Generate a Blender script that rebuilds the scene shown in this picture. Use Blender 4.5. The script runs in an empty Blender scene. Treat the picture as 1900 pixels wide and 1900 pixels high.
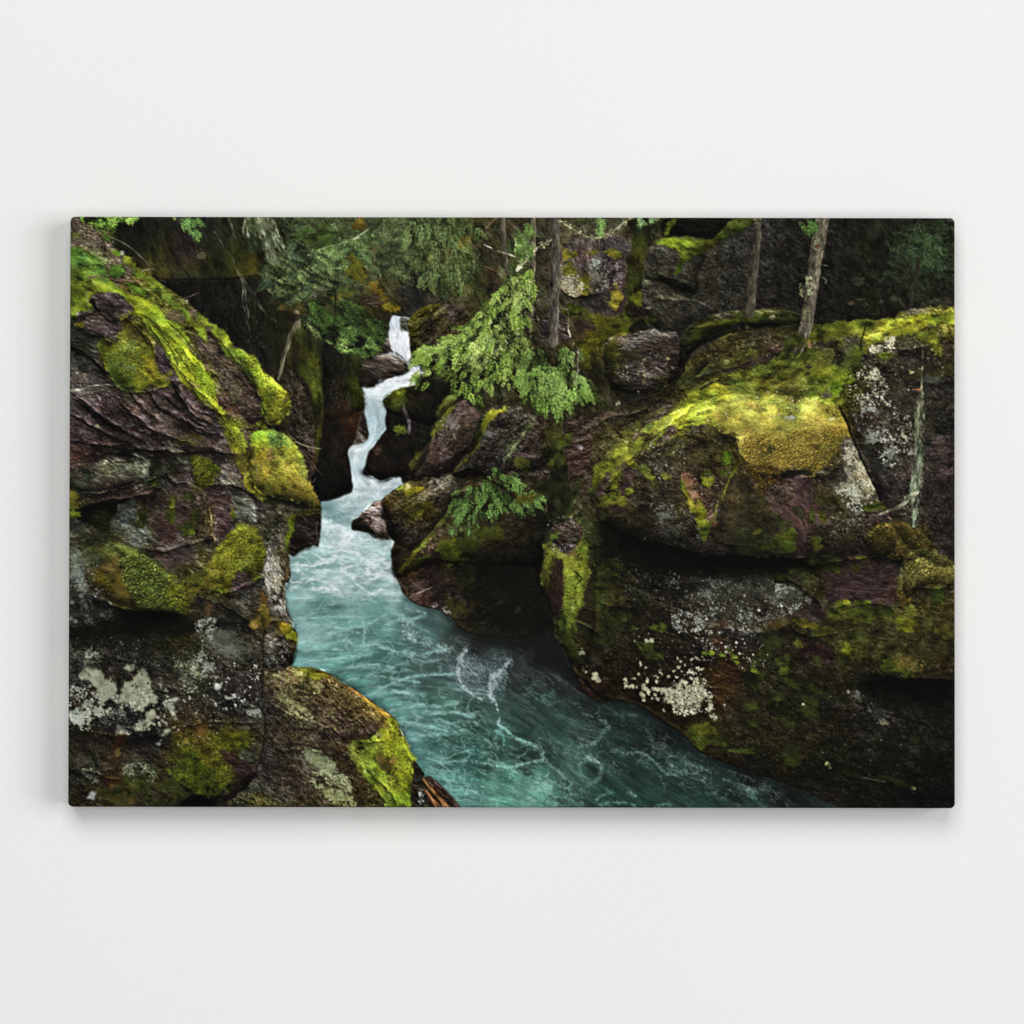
import bpy, math
import numpy as np

# ------------------------------------------------------------------ camera
K = 0.0005474                      # metres per pixel of the photograph, on the canvas
sc = bpy.context.scene
CAM_D = 4.0
cam_d = bpy.data.cameras.new('camera'); cam = bpy.data.objects.new('camera', cam_d)
sc.collection.objects.link(cam); sc.camera = cam
PITCH = math.radians(1.1)          # the camera stands a little low and looks slightly up
DEPTH = 66 * K                     # canvas stands this far off the wall
cam.location = (0, -DEPTH - CAM_D * math.cos(PITCH), -CAM_D * math.sin(PITCH))
cam.rotation_euler = (math.radians(90) + PITCH, 0, 0)
cam_d.sensor_width = 36; cam_d.lens = 36 * CAM_D / (1900 * K)
cam_d.clip_start = .1; cam_d.clip_end = 60

# ------------------------------------------------------------------ light
w = bpy.data.worlds.new('World'); sc.world = w; w.use_nodes = True
bgn = w.node_tree.nodes['Background']; bgn.inputs[0].default_value = (1, .995, .985, 1); bgn.inputs[1].default_value = .10
def lamp(name, loc, size, power, col=(1, 1, 1), size_y=None, aim=(0, 0, 0)):
    d = bpy.data.lights.new(name, 'AREA'); d.energy = power; d.color = col
    d.shape = 'RECTANGLE' if size_y else 'SQUARE'; d.size = size
    if size_y: d.size_y = size_y
    o = bpy.data.objects.new(name, d); sc.collection.objects.link(o); o.location = loc
    v = [a - b for a, b in zip(aim, loc)]
    import mathutils
    o.rotation_euler = mathutils.Vector(v).to_track_quat('-Z', 'Y').to_euler()
    return o
lamp('soft_key_from_the_right', (8.6, -7.6, .4), 7.2, 815, (1, .985, .992), 6.5)
lamp('soft_key_from_above', (-.6, -7.8, 5.2), 5.6, 432, (1, 1, .985), 5.0)
lamp('broad_front_fill', (-1.4, -9.0, -1.0), 4.5, 200, (1, 1, .99))

sc.view_settings.view_transform = 'Standard'; sc.view_settings.look = 'None'
sc.view_settings.exposure = 0; sc.view_settings.gamma = 1; sc.view_settings.use_curve_mapping = False

# ------------------------------------------------------------------ helpers
def material(name):
    m = bpy.data.materials.new(name); m.use_nodes = True
    nt = m.node_tree; return m, nt, nt.nodes, nt.links, nt.nodes['Principled BSDF']
def grid_mesh(name, co, quads, smooth=True):
    me = bpy.data.meshes.new(name); me.vertices.add(len(co)); me.vertices.foreach_set('co', np.asarray(co, np.float32).ravel())
    n = len(quads); me.loops.add(n * 4); me.loops.foreach_set('vertex_index', np.asarray(quads, np.int32).ravel())
    me.polygons.add(n); me.polygons.foreach_set('loop_start', np.arange(0, n * 4, 4, dtype=np.int32))
    me.polygons.foreach_set('use_smooth', np.full(n, smooth)); me.update(calc_edges=True)
    return me
def link(name, me, mat, parent=None):
    o = bpy.data.objects.new(name, me); sc.collection.objects.link(o); me.materials.append(mat)
    if parent: o.parent = parent
    return o

# ------------------------------------------------------------------ wall
wm, nt, N, L, bs = material('matt_white_plaster')
tc = N.new('ShaderNodeTexCoord')
n1 = N.new('ShaderNodeTexNoise'); n1.inputs['Scale'].default_value = 2.2; n1.inputs['Detail'].default_value = 5
n2 = N.new('ShaderNodeTexNoise'); n2.inputs['Scale'].default_value = 260; n2.inputs['Detail'].default_value = 4
r = N.new('ShaderNodeValToRGB'); r.color_ramp.elements[0].position = .3; r.color_ramp.elements[1].position = .7
r.color_ramp.elements[0].color = (.803, .803, .795, 1); r.color_ramp.elements[1].color = (.815, .815, .808, 1)
b = N.new('ShaderNodeBump'); b.inputs['Strength'].default_value = .22; b.inputs['Distance'].default_value = .0012
L.new(tc.outputs['Object'], n1.inputs['Vector']); L.new(tc.outputs['Object'], n2.inputs['Vector'])
L.new(n1.outputs['Fac'], r.inputs['Fac']); L.new(r.outputs['Color'], bs.inputs['Base Color'])
L.new(n2.outputs['Fac'], b.inputs['Height']); L.new(b.outputs['Normal'], bs.inputs['Normal'])
bs.inputs['Roughness'].default_value = .95; bs.inputs['Specular IOR Level'].default_value = .1
gx, gz = np.meshgrid(np.linspace(-3, 3, 25), np.linspace(-3, 3, 25))
co = np.stack([gx.ravel(), np.zeros(gx.size), gz.ravel()], 1)
i = (np.arange(24)[:, None] * 25 + np.arange(24)).ravel()
wall = link('wall', grid_mesh('wall', co, np.stack([i, i + 1, i + 26, i + 25], 1)), wm)
wall['kind'] = 'structure'

# ---------------------------------------------------------------- the printed picture
# The print is pigment on a flat canvas: it is worked out here pixel by pixel with noise,
# outlines and brush dabs, and goes onto the canvas mesh as a colour attribute.
OX, OY, PW, PH = 122, 400, 1653, 1102
rng = np.random.default_rng(7)
TAB = rng.random((512, 512)).astype(np.float32)
img = np.zeros((PH, PW, 3), np.float32)
f4 = np.float32

def hx(s):
    s = s.lstrip('#'); return np.array([int(s[i:i+2], 16) / 255 for i in (0, 2, 4)], f4)
def box(x0, y0, x1, y1):
    a = max(0, int(x0 - OX)); b = max(0, int(y0 - OY)); c = min(PW, int(x1 - OX) + 1); d = min(PH, int(y1 - OY) + 1)
    c = max(c, a + 1); d = max(d, b + 1)
    X, Y = np.meshgrid(np.arange(a, c, dtype=f4) + OX, np.arange(b, d, dtype=f4) + OY)
    return (slice(b, d), slice(a, c)), X, Y
def vn(X, Y, seed):
    X = X + seed * 17.37 + 1000; Y = Y + seed * 41.13 + 1000
    xi = np.floor(X).astype(np.int32); yi = np.floor(Y).astype(np.int32)
    fx = X - xi; fy = Y - yi
    fx = fx * fx * (3 - 2 * fx); fy = fy * fy * (3 - 2 * fy)
    x0 = xi & 511; x1 = (xi + 1) & 511; y0 = yi & 511; y1 = (yi + 1) & 511
    a = TAB[y0, x0]; b = TAB[y0, x1]; c = TAB[y1, x0]; d = TAB[y1, x1]
    a = a + (b - a) * fx; c = c + (d - c) * fx
    return a + (c - a) * fy
def fbm(X, Y, s, o=3, seed=1, ang=0., st=1., gain=.5):
    """fractal noise about -1..1; s size in pixels, features stretched st times along ang degrees"""
    t = math.radians(ang); c, n = math.cos(t), math.sin(t)
    U = (X * c + Y * n) / (s * st); V = (Y * c - X * n) / s
    r = 0; a = 1; tot = 0
    for k in range(o):
        r = r + (vn(U, V, seed + 3 * k) - .5) * a; tot += a * .38; a *= gain; U = U * 2.03; V = V * 2.03
    return r / tot
def sm(x, a, b):
    t = np.clip((x - a) / (b - a), 0, 1); return t * t * (3 - 2 * t)
def blur(m, r):
    r = int(round(r))
    if r < 1: return m
    for ax in (0, 1):
        for _ in (0, 1):
            p = [(0, 0)] * m.ndim; p[ax] = (r + 1, r)
            c = np.cumsum(np.pad(m, p, mode='edge'), axis=ax, dtype=np.float64)
            n = m.shape[ax]
            hi = np.take(c, range(2 * r + 1, 2 * r + 1 + n), axis=ax); lo = np.take(c, range(0, n), axis=ax)
            m = ((hi - lo) / (2 * r + 1)).astype(f4)
    return m
def pts(s):
    v = [float(a) for a in s.replace(',', ' ').split()]
    return np.array(v, f4).reshape(-1, 2)
def smooth(P, k=4, closed=True):
    n = len(P); out = []
    for i in range(n if closed else n - 1):
        p0, p1, p2, p3 = (P[(i - 1) % n], P[i], P[(i + 1) % n], P[(i + 2) % n]) if closed else (P[max(i - 1, 0)], P[i], P[i + 1], P[min(i + 2, n - 1)])
        for j in range(k):
            t = j / k
            out.append(.5 * (2 * p1 + (p2 - p0) * t + (2 * p0 - 5 * p1 + 4 * p2 - p3) * t * t + (3 * p1 - p0 - 3 * p2 + p3) * t ** 3))
    if not closed: out.append(P[-1])
    return np.array(out, f4)
def area(P, soft=1., jag=2., js=9., seed=5, sharp=False):
    """mask of an outline (string or array), its edge roughened by jag pixels of noise"""
    if isinstance(P, str): P = pts(P)
    if not sharp: P = smooth(P)
    pad = jag + soft * 3 + 2
    sl, X, Y = box(P[:, 0].min() - pad, P[:, 1].min() - pad, P[:, 0].max() + pad, P[:, 1].max() + pad)
    if jag > 0:
        U = X + jag * fbm(X, Y, js, 2, seed); V = Y + jag * fbm(X, Y, js, 2, seed + 9)
    else: U, V = X, Y
    m = np.zeros(X.shape, bool); y0 = Y[0, 0]; ex = int(jag * 1.6) + 2
    for i in range(len(P)):
        xa, ya = P[i]; xb, yb = P[(i + 1) % len(P)]
        if ya == yb: continue
        r0 = max(0, int(min(ya, yb) - y0) - ex); r1 = max(0, int(max(ya, yb) - y0) + ex + 1)
        if r1 <= r0: continue
        v = V[r0:r1]; m[r0:r1] ^= ((ya > v) != (yb > v)) & (U[r0:r1] < (xb - xa) * (v - ya) / (yb - ya) + xa)
    m = m.astype(f4)
    m = blur(m, soft) if soft >= 1 else m
    return sl, X, Y, m
def put(sl, m, col):
    if m.ndim == 2: m = m[..., None]
    img[sl] += (np.clip(col, 0, 1) - img[sl]) * m
def ctl(s):
    C = []
    for t in s.split():
        x, y, h = t.split(','); C.append((float(x), float(y), *hx(h)))
    return np.array(C, f4)
def field(X, Y, C, p=1.6, e=60.):
    """colours typed at points, spread over the surface between them"""
    if isinstance(C, str): C = ctl(C)
    h, w = X.shape; q = 8
    gx = np.arange(0, w + q, q) + X[0, 0]; gy = np.arange(0, h + q, q) + Y[0, 0]
    GX, GY = np.meshgrid(gx, gy)
    GX2 = GX + 14 * fbm(GX, GY, 30, 2, 77); GY2 = GY + 14 * fbm(GX, GY, 30, 2, 78)
    num = 0; den = 0
    for c in C:
        wt = 1 / ((GX2 - c[0]) ** 2 + (GY2 - c[1]) ** 2 + e) ** p
        num = num + wt[..., None] * c[2:]; den = den + wt
    g = (num / den[..., None]).astype(f4)
    jx = np.arange(w) / q; ix = jx.astype(int); fx = (jx - ix)[None, :, None].astype(f4)
    jy = np.arange(h) / q; iy = jy.astype(int); fy = (jy - iy)[:, None, None].astype(f4)
    a = g[iy][:, ix]; b = g[iy][:, np.minimum(ix + 1, g.shape[1] - 1)]
    iy1 = np.minimum(iy + 1, g.shape[0] - 1); c = g[iy1][:, ix]; d = g[iy1][:, np.minimum(ix + 1, g.shape[1] - 1)]
    t = a + (b - a) * fx; u = c + (d - c) * fx
    return t + (u - t) * fy
def relief(h, k=1., lx=-.35):
    g = np.zeros_like(h); g[1:-1] = (h[2:] - h[:-2]); x = np.zeros_like(h); x[:, 1:-1] = h[:, 2:] - h[:, :-2]
    return k * (g + lx * x)
def tone(base, L, ds=.3, add=.03):
    """lighten by L; the light end goes paler and greyer instead of louder"""
    Lc = np.where(L > 1, 1 + (L - 1) * .72, L)[..., None]
    c = base * Lc; k = np.clip(L - 1, 0, 1)[..., None]
    c = c + (c.mean(-1, keepdims=True) - c) * k * ds + add * k
    return c
def desat(c, k):
    g = c @ np.array([.3, .55, .15], f4)
    return c + (g[..., None] - c) * k
def norm(r): return np.clip(r / (r.std() + 1e-6), -2.6, 2.6)
def stone(X, Y, base, ang=20., st=2.5, s=26., amp=.35, rel=1.6, fine=.22, seed=3, hue=.05):
    """rock: beds and facets along ang, broken by finer grain"""
    U = X + 4 * fbm(X, Y, 30, 2, seed + 31); V = Y + 4 * fbm(X, Y, 30, 2, seed + 37)
    h = fbm(U, V, s, 4, seed, ang, 1 + (st - 1) * .7, .5)
    r = norm(relief(fbm(U, V, s * .7, 5, seed + 20, ang, 1 + (st - 1) * .8, .66)))
    ridge = np.clip(1 - np.abs(fbm(U, V, s * .9, 3, seed + 60, ang + 12, st + .3)) * 4.5, 0, 1) ** 2
    g = fbm(X, Y, 2.2, 2, seed + 80, ang, 1.2)
    sp = np.clip(fbm(X, Y, 3.4, 2, seed + 84, ang, 1.3) - .45, 0, 1)
    m2 = fbm(U, V, s * .42, 3, seed + 70, ang, 1 + (st - 1) * .8, .55)
    fac = np.clip(np.abs(fbm(U, V, s * .55, 2, seed + 75, ang - 20, st)) * 3.5, 0, 1)
    fis = np.clip(1 - np.abs(fbm(U, V, s * 1.5, 4, seed + 65, ang + 5, st + .6, .55)) * 9, 0, 1)
    L = np.exp(1.5 * amp * h + .2 * rel * r + .26 * rel * m2 + fine * g * .62 - ridge * .6 * np.clip(h + .4, 0, 1) + sp * fine * 3.2 - .3 * (1 - fac) ** 2 - .75 * fis * np.clip(.5 - m2, 0, 1))
    L = np.clip(L, .12, 2.7)
    t = fbm(X, Y, 20, 4, seed + 90)[..., None]
    b = base.copy(); b[..., 2] -= .85 * np.clip(b[..., 2] - b[..., 1], 0, 1); b[..., 0] -= .2 * np.clip(b[..., 0] - b[..., 1], 0, 1); b = desat(b, .1) * np.array([1.05, 1.01, .92], f4) * (1 + t * hue * 1.6 * np.array([1., .3, -.8], f4))
    return tone(b, L, .45, .03)
def moss(X, Y, base, seed=11, s=13., amp=.4, rel=1.1, grain=.5, ang=0., st=1.3, hue=.16):
    """cushions of moss: small bright tufts over dark gaps"""
    h = fbm(X, Y, s * 1.2, 4, seed, ang, st, .62)
    f = fbm(X, Y, 2.1, 2, seed + 40, ang, 1.1, .8)
    r = norm(relief(h)) * .12 * rel + norm(relief(f)) * .17 * grain
    pit = np.clip(-.12 - fbm(X, Y, s * .8, 3, seed + 44, ang, st + .4), 0, 1)
    big = fbm(X, Y, s * 3, 2, seed + 48, ang, st)
    L = .99 * np.exp(amp * h * 1.2 + .75 * r + grain * .28 * f - pit * 2.6 * amp + .4 * amp * big)
    L = np.clip(L, .14, 2.)
    t = fbm(X, Y, 26, 4, seed + 70)[..., None]
    b = desat(base, .08) * np.array([1.0, 1.03, 1.08], f4) * (1 + t * hue * .7 * np.array([1.2, .25, -.6], f4))
    return tone(b, L, .12, .05)
def mossy(P, col, seed=11, jag=5., js=8., soft=1., a=1., hole=0., **k):
    sl, X, Y, m = area(P, soft + 2, jag * 1.1, js * 1.3, seed)
    m = sm(m + .42 * fbm(X, Y, 4, 3, seed + 8) * (m > 0) * (m < 1), .12, .85)
    hole = hole or (.05 if a == 1 else 0)
    if hole: m = m * sm(fbm(X, Y, 11, 4, seed + 5), hole - 1.1, hole - .8)
    b = field(X, Y, col) if ',' in col else hx(col)[None, None]
    # the cushion stands proud: a thin dark rim under it
    sh = np.zeros_like(m); d = 3; sh[d:, 1:] = m[:-d, :-1]; sh = np.clip(blur(sh, 2) - m * .9, 0, 1)
    img[sl] *= (1 - .42 * sh * a)[..., None]
    put(sl, m * a, moss(X, Y, b, seed, **k))
def rocky(P, col, seed=3, jag=1.5, js=10., soft=1., a=1., **k):
    sl, X, Y, m = area(P, soft, jag, js, seed)
    b = field(X, Y, col) if ',' in col else hx(col)[None, None]
    put(sl, m * a, stone(X, Y, b, seed=seed, **k))
def patch(x, y, rx, ry, rot, col, kind='moss', d=.9, seed=None, s=9., a=1., n=.55):
    """ragged patch of moss / lichen / stone fading out round its rim"""
    global PSEED
    PSEED += 7; seed = PSEED if seed is None else seed
    R = max(rx, ry) * 1.7
    sl, X, Y = box(x - R, y - R, x + R, y + R)
    t = math.radians(rot); U = ((X - x) * math.cos(t) + (Y - y) * math.sin(t)) / rx; V = ((Y - y) * math.cos(t) - (X - x) * math.sin(t)) / ry
    q = np.sqrt(U * U + V * V)
    s = min(s, .9 * min(rx, ry) + 1.5)
    v = 1 - q + n * 1.5 * fbm(X, Y, s, 4, seed, rot, 1.3, .7)
    if kind == 'lichen': v = v + .3 * fbm(X, Y, 3, 2, seed + 2)
    m = sm(v, .5 - d * .5 - .1, .5 - d * .5 + .3) * a
    b = hx(col)[None, None]
    if kind == 'moss': c = moss(X, Y, b, seed, ang=rot)
    elif kind == 'stone': c = stone(X, Y, b, ang=rot, seed=seed)
    elif kind == 'lichen': c = b * (1 + .22 * fbm(X, Y, 4, 3, seed + 4)[..., None])
    elif kind == 'dark': c = b * (1 + .3 * fbm(X, Y, 6, 3, seed + 4)[..., None])
    else: c = b * np.exp(.25 * fbm(X, Y, 5, 3, seed + 4, rot, 3)[..., None])
    put(sl, m, c)
PSEED = 100
def soften(x, y, rx, ry, k):
    """scale the tone of a soft spot by k (k<1 darker)"""
    sl, X, Y = box(x - rx * 2.2, y - ry * 2.2, x + rx * 2.2, y + ry * 2.2)
    g = np.exp(-((X - x) / rx) ** 2 - ((Y - y) / ry) ** 2)
    img[sl] *= (1 + (k - 1) * g)[..., None]
def line(P, w0, w1, col, a=1., jag=1., seed=9, soft=.8, tex=.25, shade=0.):
    """a tapering stroke: crack, twig, trunk, foam line"""
    if isinstance(P, str): P = pts(P)
    P = smooth(P, 5, False); w = np.linspace(w0, w1, len(P))
    pad = max(w0, w1) + jag + 3
    sl, X, Y = box(P[:, 0].min() - pad, P[:, 1].min() - pad, P[:, 0].max() + pad, P[:, 1].max() + pad)
    U = X + jag * .8 * fbm(X, Y, 15, 3, seed); V = Y + jag * .8 * fbm(X, Y, 15, 3, seed + 5)
    best = np.full(X.shape, 1e9, f4); side = np.zeros(X.shape, f4)
    for i in range(len(P) - 1):
        a0, b0 = P[i], P[i + 1]; d = b0 - a0; L2 = float(d @ d) + 1e-6
        t = np.clip(((U - a0[0]) * d[0] + (V - a0[1]) * d[1]) / L2, 0, 1)
        ex = U - a0[0] - t * d[0]; ey = V - a0[1] - t * d[1]
        wd = (w[i] + (w[i + 1] - w[i]) * t) * .5
        r = np.sqrt(ex * ex + ey * ey) - wd
        k = r < best
        best = np.where(k, r, best)
        if shade: side = np.where(k, ex / np.maximum(wd, .5), side)
    m = np.clip(.5 - best / soft - (.9 if tex > .5 else .35) * np.clip(fbm(X, Y, 5, 3, seed + 8), -.3, 1) * (tex > .2), 0, 1) * a
    dd = P[-1] - P[0]; an = math.degrees(math.atan2(dd[1], dd[0]))
    L = np.exp(tex * 1.6 * fbm(X, Y, 4, 3, seed + 3, an, 3.) + shade * np.clip(side, -1, 1))
    put(sl, m, tone(hx(col)[None, None], L, .1, .02))
def dabs(x, y, L, w, ang, col, a=1., batches=14):
    """thousands of tiny elliptical brush marks"""
    n = len(x)
    if n == 0: return
    one = np.ones(n, f4); L = L * one; w = w * one; a = a * one; ang = np.radians(ang * one)
    col = np.broadcast_to(col, (n, 3)) if np.ndim(col) < 2 else col
    h = int(np.ceil(max(L.max(), w.max()) / 2 + 1)); o = np.arange(-h, h + 1)
    ox, oy = np.meshgrid(o, o); ox = ox.ravel(); oy = oy.ravel()
    flat = img.reshape(-1, 3)
    for k in range(batches):
        s = slice(k * n // batches, (k + 1) * n // batches)
        if s.stop <= s.start: continue
        cx = x[s] - OX; cy = y[s] - OY; ix = np.round(cx).astype(int); iy = np.round(cy).astype(int)
        PX = ix[:, None] + ox; PY = iy[:, None] + oy
        dx = PX - cx[:, None]; dy = PY - cy[:, None]; c = np.cos(ang[s])[:, None]; t = np.sin(ang[s])[:, None]
        u = (dx * c + dy * t) / (L[s][:, None] / 2); v = (dy * c - dx * t) / (w[s][:, None] / 2)
        A = np.clip((1 - np.sqrt(u * u + v * v)) * np.minimum(L, w)[s][:, None] / 2 + .45, 0, 1) * a[s][:, None]
        ok = (A > .02) & (PX >= 0) & (PX < PW) & (PY >= 0) & (PY < PH)
        idx = (PY * PW + PX)[ok]; A = A[ok]
        if not len(idx): continue
        row = np.broadcast_to(np.arange(s.stop - s.start)[:, None], ok.shape)[ok]; cc = col[s][row]
        ui, inv = np.unique(idx, return_inverse=True)
        sa = np.bincount(inv, A); m = np.minimum(sa, 1)[:, None]
        cm = np.stack([np.bincount(inv, A * cc[:, j]) for j in range(3)], 1) / sa[:, None]
        flat[ui] += ((cm - flat[ui]) * m).astype(f4)
def inside(P, n, rg):
    P = smooth(pts(P)) if isinstance(P, str) else P
    lo, hi = P.min(0), P.max(0); out = []
    while sum(len(o) for o in out) < n:
        q = lo + rg.random((n * 2, 2)) * (hi - lo); c = np.zeros(len(q), bool)
        for i in range(len(P)):
            (xa, ya), (xb, yb) = P[i], P[(i + 1) % len(P)]
            if ya != yb: c ^= ((ya > q[:, 1]) != (yb > q[:, 1])) & (q[:, 0] < (xb - xa) * (q[:, 1] - ya) / (yb - ya) + xa)
        out.append(q[c])
    return np.concatenate(out)[:n]
def pal(cols, n, rg, jit=.12):
    c = np.array([hx(c) for c in cols.split()]); i = rg.integers(0, len(c), n)
    return (c[i] * np.exp(jit * rg.standard_normal((n, 1)))).astype(f4)
def specks(P, n, cols, size=(1.5, 5), seed=1, a=.9, ang=0., el=1.3, clump=0.):
    """lichen dots, leaf litter, sparkles; clump>0 gathers them by noise"""
    rg = np.random.default_rng(seed)
    q = inside(P, n * (3 if clump else 1), rg)
    if clump:
        k = fbm(q[:, 0][None], q[:, 1][None], 16, 3, seed + 3)[0]
        q = q[np.argsort(-(k + clump * rg.standard_normal(len(q))))[:n]]; rg.shuffle(q)
    r = size[0] + (size[1] - size[0]) * rg.random(n) ** 3
    if size[1] > 3.9:
        k = np.nonzero(r > 2.6)[0]; C = pal(cols, len(k), rg)
        for _ in range(3):
            o = .42 * r[k, None] * rg.standard_normal((len(k), 2)); f = .35 + .4 * rg.random(len(k))
            dabs(q[k, 0] + o[:, 0], q[k, 1] + o[:, 1], r[k] * f * el, r[k] * f, ang + 40 * rg.standard_normal(len(k)), C * (.85 + .25 * rg.random((len(k), 1))), a)
        r[k] *= .6
    dabs(q[:, 0], q[:, 1], r * el * (.8 + .5 * rg.random(n)), r, ang + 35 * rg.standard_normal(n), pal(cols, n, rg), a * (.6 + .4 * rg.random(n)))
def sprays(P, n, cols, dirn=60., spread=35., L=(10, 22), needle=4.5, w=1.5, seed=1, a=.95, under='1c2210', ua=.55, grad=0.):
    """conifer sprays: little twigs with needles on both sides, dark ones behind, light ones in front"""
    rg = np.random.default_rng(seed)
    q = inside(P, n * 2, rg)
    k = fbm(q[:, 0][None], q[:, 1][None], 11, 3, seed + 6)[0] + .3 * rg.standard_normal(len(q)); q = q[np.argsort(-k)[:n]]; rg.shuffle(q)
    if under:
        u = inside(P, n, rg); dabs(u[:, 0], u[:, 1], 14, 8, dirn, pal(under, n, rg, .25), ua)
    order = fbm(q[:, 0][None], q[:, 1][None], 18, 2, seed + 2)[0]
    C = [hx(c) for c in cols.split()]; K = len(C)
    layer = np.sort(rg.random(n)); ang = dirn + spread * rg.standard_normal(n); ln = L[0] + (L[1] - L[0]) * rg.random(n)
    X_, Y_, A_, C_, N_ = [], [], [], [], []
    for i in range(n):
        t = np.clip(layer[i] * .75 + .25 * (order[i] + 1) * .5 + .08 * rg.standard_normal(), 0, .999) * (K - 1)
        k = int(t); col = C[k] + (C[min(k + 1, K - 1)] - C[k]) * (t - k)
        m = max(4, int(ln[i] / 1.5)); s = (np.arange(m) + .5) / m
        th = math.radians(ang[i]); droop = .5 * s
        px = q[i, 0] + ln[i] * s * np.cos(th + droop * 0 ); py = q[i, 1] + ln[i] * (s * np.sin(th) + .12 * s * s)
        sd = np.where(np.arange(m) % 2, 1, -1)
        nl = needle * (1 - .5 * s) * (.6 + .7 * rg.random(m))
        na = ang[i] + sd * (55 - 12 * s) + 22 * rg.standard_normal(m)
        X_.append(px + np.cos(np.radians(na)) * nl * .5); Y_.append(py + np.sin(np.radians(na)) * nl * .5)
        A_.append(na); N_.append(nl); C_.append(np.repeat((col * np.exp(.15 * rg.standard_normal()))[None], m, 0) * np.exp(.24 * rg.standard_normal((m, 1))))
    dabs(np.concatenate(X_), np.concatenate(Y_), np.concatenate(N_) + 1.2, w, np.concatenate(A_), np.concatenate(C_).astype(f4), a, 40)
def tufts(P, n, cols, size=(3, 6), seed=1, a=.8, ang=90., spread=50., el=1.8, sh='14150a', so=1.6, sa=.5):
    """leafy dots each with a dark gap under it"""
    rg = np.random.default_rng(seed); q = inside(P, n * 2, rg)
    k = fbm(q[:, 0][None], q[:, 1][None], 14, 3, seed + 3)[0] + .35 * rg.standard_normal(len(q)); n = int(n * 1.25); q = q[np.argsort(-k)[:n]]; rg.shuffle(q)
    sa = sa * .6; a = a * .75; r = (size[0] + (size[1] - size[0]) * rg.random(n)) * (.55 + .35 * rg.random(n))
    an = ang + spread * rg.standard_normal(n); c = pal(cols, n, rg, .18)
    B = 12
    for k in range(B):
        s = slice(k * n // B, (k + 1) * n // B)
        if sa: dabs(q[s, 0] + .4 * so, q[s, 1] + so, r[s] * el, r[s], an[s], hx(sh), sa * 1.35, 1)
        dabs(q[s, 0], q[s, 1], r[s] * el * .85, r[s] * .8, an[s], c[s], a, 1)

def foam(P, w0, w1, col, a=.6, n=None, seed=1, L=(2, 7), ang=None):
    """a broken line of foam: many short marks strewn along a path, thick and thin"""
    P = smooth(pts(P), 8, False); rg = np.random.default_rng(seed)
    d = np.diff(P, axis=0); ln = np.hypot(d[:, 0], d[:, 1]); cum = np.concatenate([[0], np.cumsum(ln)])
    n = n or int(cum[-1] * (1.2 + .5 * max(w0, w1))); t = rg.random(n)
    br = vn(t * cum[-1] / 9, np.zeros(n) + seed, seed)
    keep = br + .25 * rg.random(n) > .42; t = t[keep]; n = len(t); br = br[keep]
    x = np.interp(t * cum[-1], cum, P[:, 0]); y = np.interp(t * cum[-1], cum, P[:, 1])
    i = np.clip(np.searchsorted(cum, t * cum[-1]) - 1, 0, len(d) - 1); th = np.degrees(np.arctan2(d[i, 1], d[i, 0]))
    w = (w0 + (w1 - w0) * t) * (.25 + br)
    x = x + rg.standard_normal(n) * w * .5 + 2 * (vn(t * cum[-1] / 12, t * 0, seed + 5) - .5); y = y + rg.standard_normal(n) * w * .5
    l = L[0] + (L[1] - L[0]) * rg.random(n) ** 2
    dabs(x, y, l, .9 + 1.1 * rg.random(n), (th if ang is None else ang) + 22 * rg.standard_normal(n), pal(col, n, rg, .1), a * (.25 + .75 * rg.random(n)), 8)

def ledge(P, dn=14., lo=.65, up=7., hi=.22, core=1.3, jag=3., seed=None):
    """a printed ledge or crack: dark on the right-hand side of the path (below, for a path
    running left to right), a lit lip on the other side, a black line between"""
    global PSEED
    PSEED += 7; seed = PSEED if seed is None else seed
    P = smooth(pts(P), 5, False); pad = 2.6 * max(dn, up) + jag
    sl, X, Y = box(P[:, 0].min() - pad, P[:, 1].min() - pad, P[:, 0].max() + pad, P[:, 1].max() + pad)
    U = X + jag * fbm(X, Y, 13, 3, seed, 0, 1, .6); V = Y + jag * fbm(X, Y, 13, 3, seed + 5, 0, 1, .6)
    best = np.full(X.shape, 1e9, f4); side = np.zeros(X.shape, f4); tt = np.zeros(X.shape, f4); n = len(P) - 1
    for i in range(n):
        a0, b0 = P[i], P[i + 1]; d = b0 - a0; L2 = float(d @ d) + 1e-6
        t = np.clip(((U - a0[0]) * d[0] + (V - a0[1]) * d[1]) / L2, 0, 1)
        ex = U - a0[0] - t * d[0]; ey = V - a0[1] - t * d[1]; r = np.hypot(ex, ey); k = r < best
        best = np.where(k, r, best); side = np.where(k, np.sign(d[0] * ey - d[1] * ex), side); tt = np.where(k, (i + t) / n, tt)
    end = np.clip(np.minimum(tt, 1 - tt) * 6, 0, 1); nz = fbm(X, Y, 9, 3, seed + 9)
    dnv = dn * (1 + .5 * nz)
    sh = np.where(side > 0, lo * np.exp(-(best / dnv) ** 1.4), 0) * end
    li = np.where(side < 0, hi * np.exp(-(best / up) ** 1.4) * (1 + nz), 0) * end
    co = np.clip(1.2 - best / np.maximum(core * (1 + .9 * nz), .2), 0, 1) * end * min(1, lo * 1.3)
    img[sl] *= ((1 - sh) * (1 + li) * (1 - .8 * co))[..., None]
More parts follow.
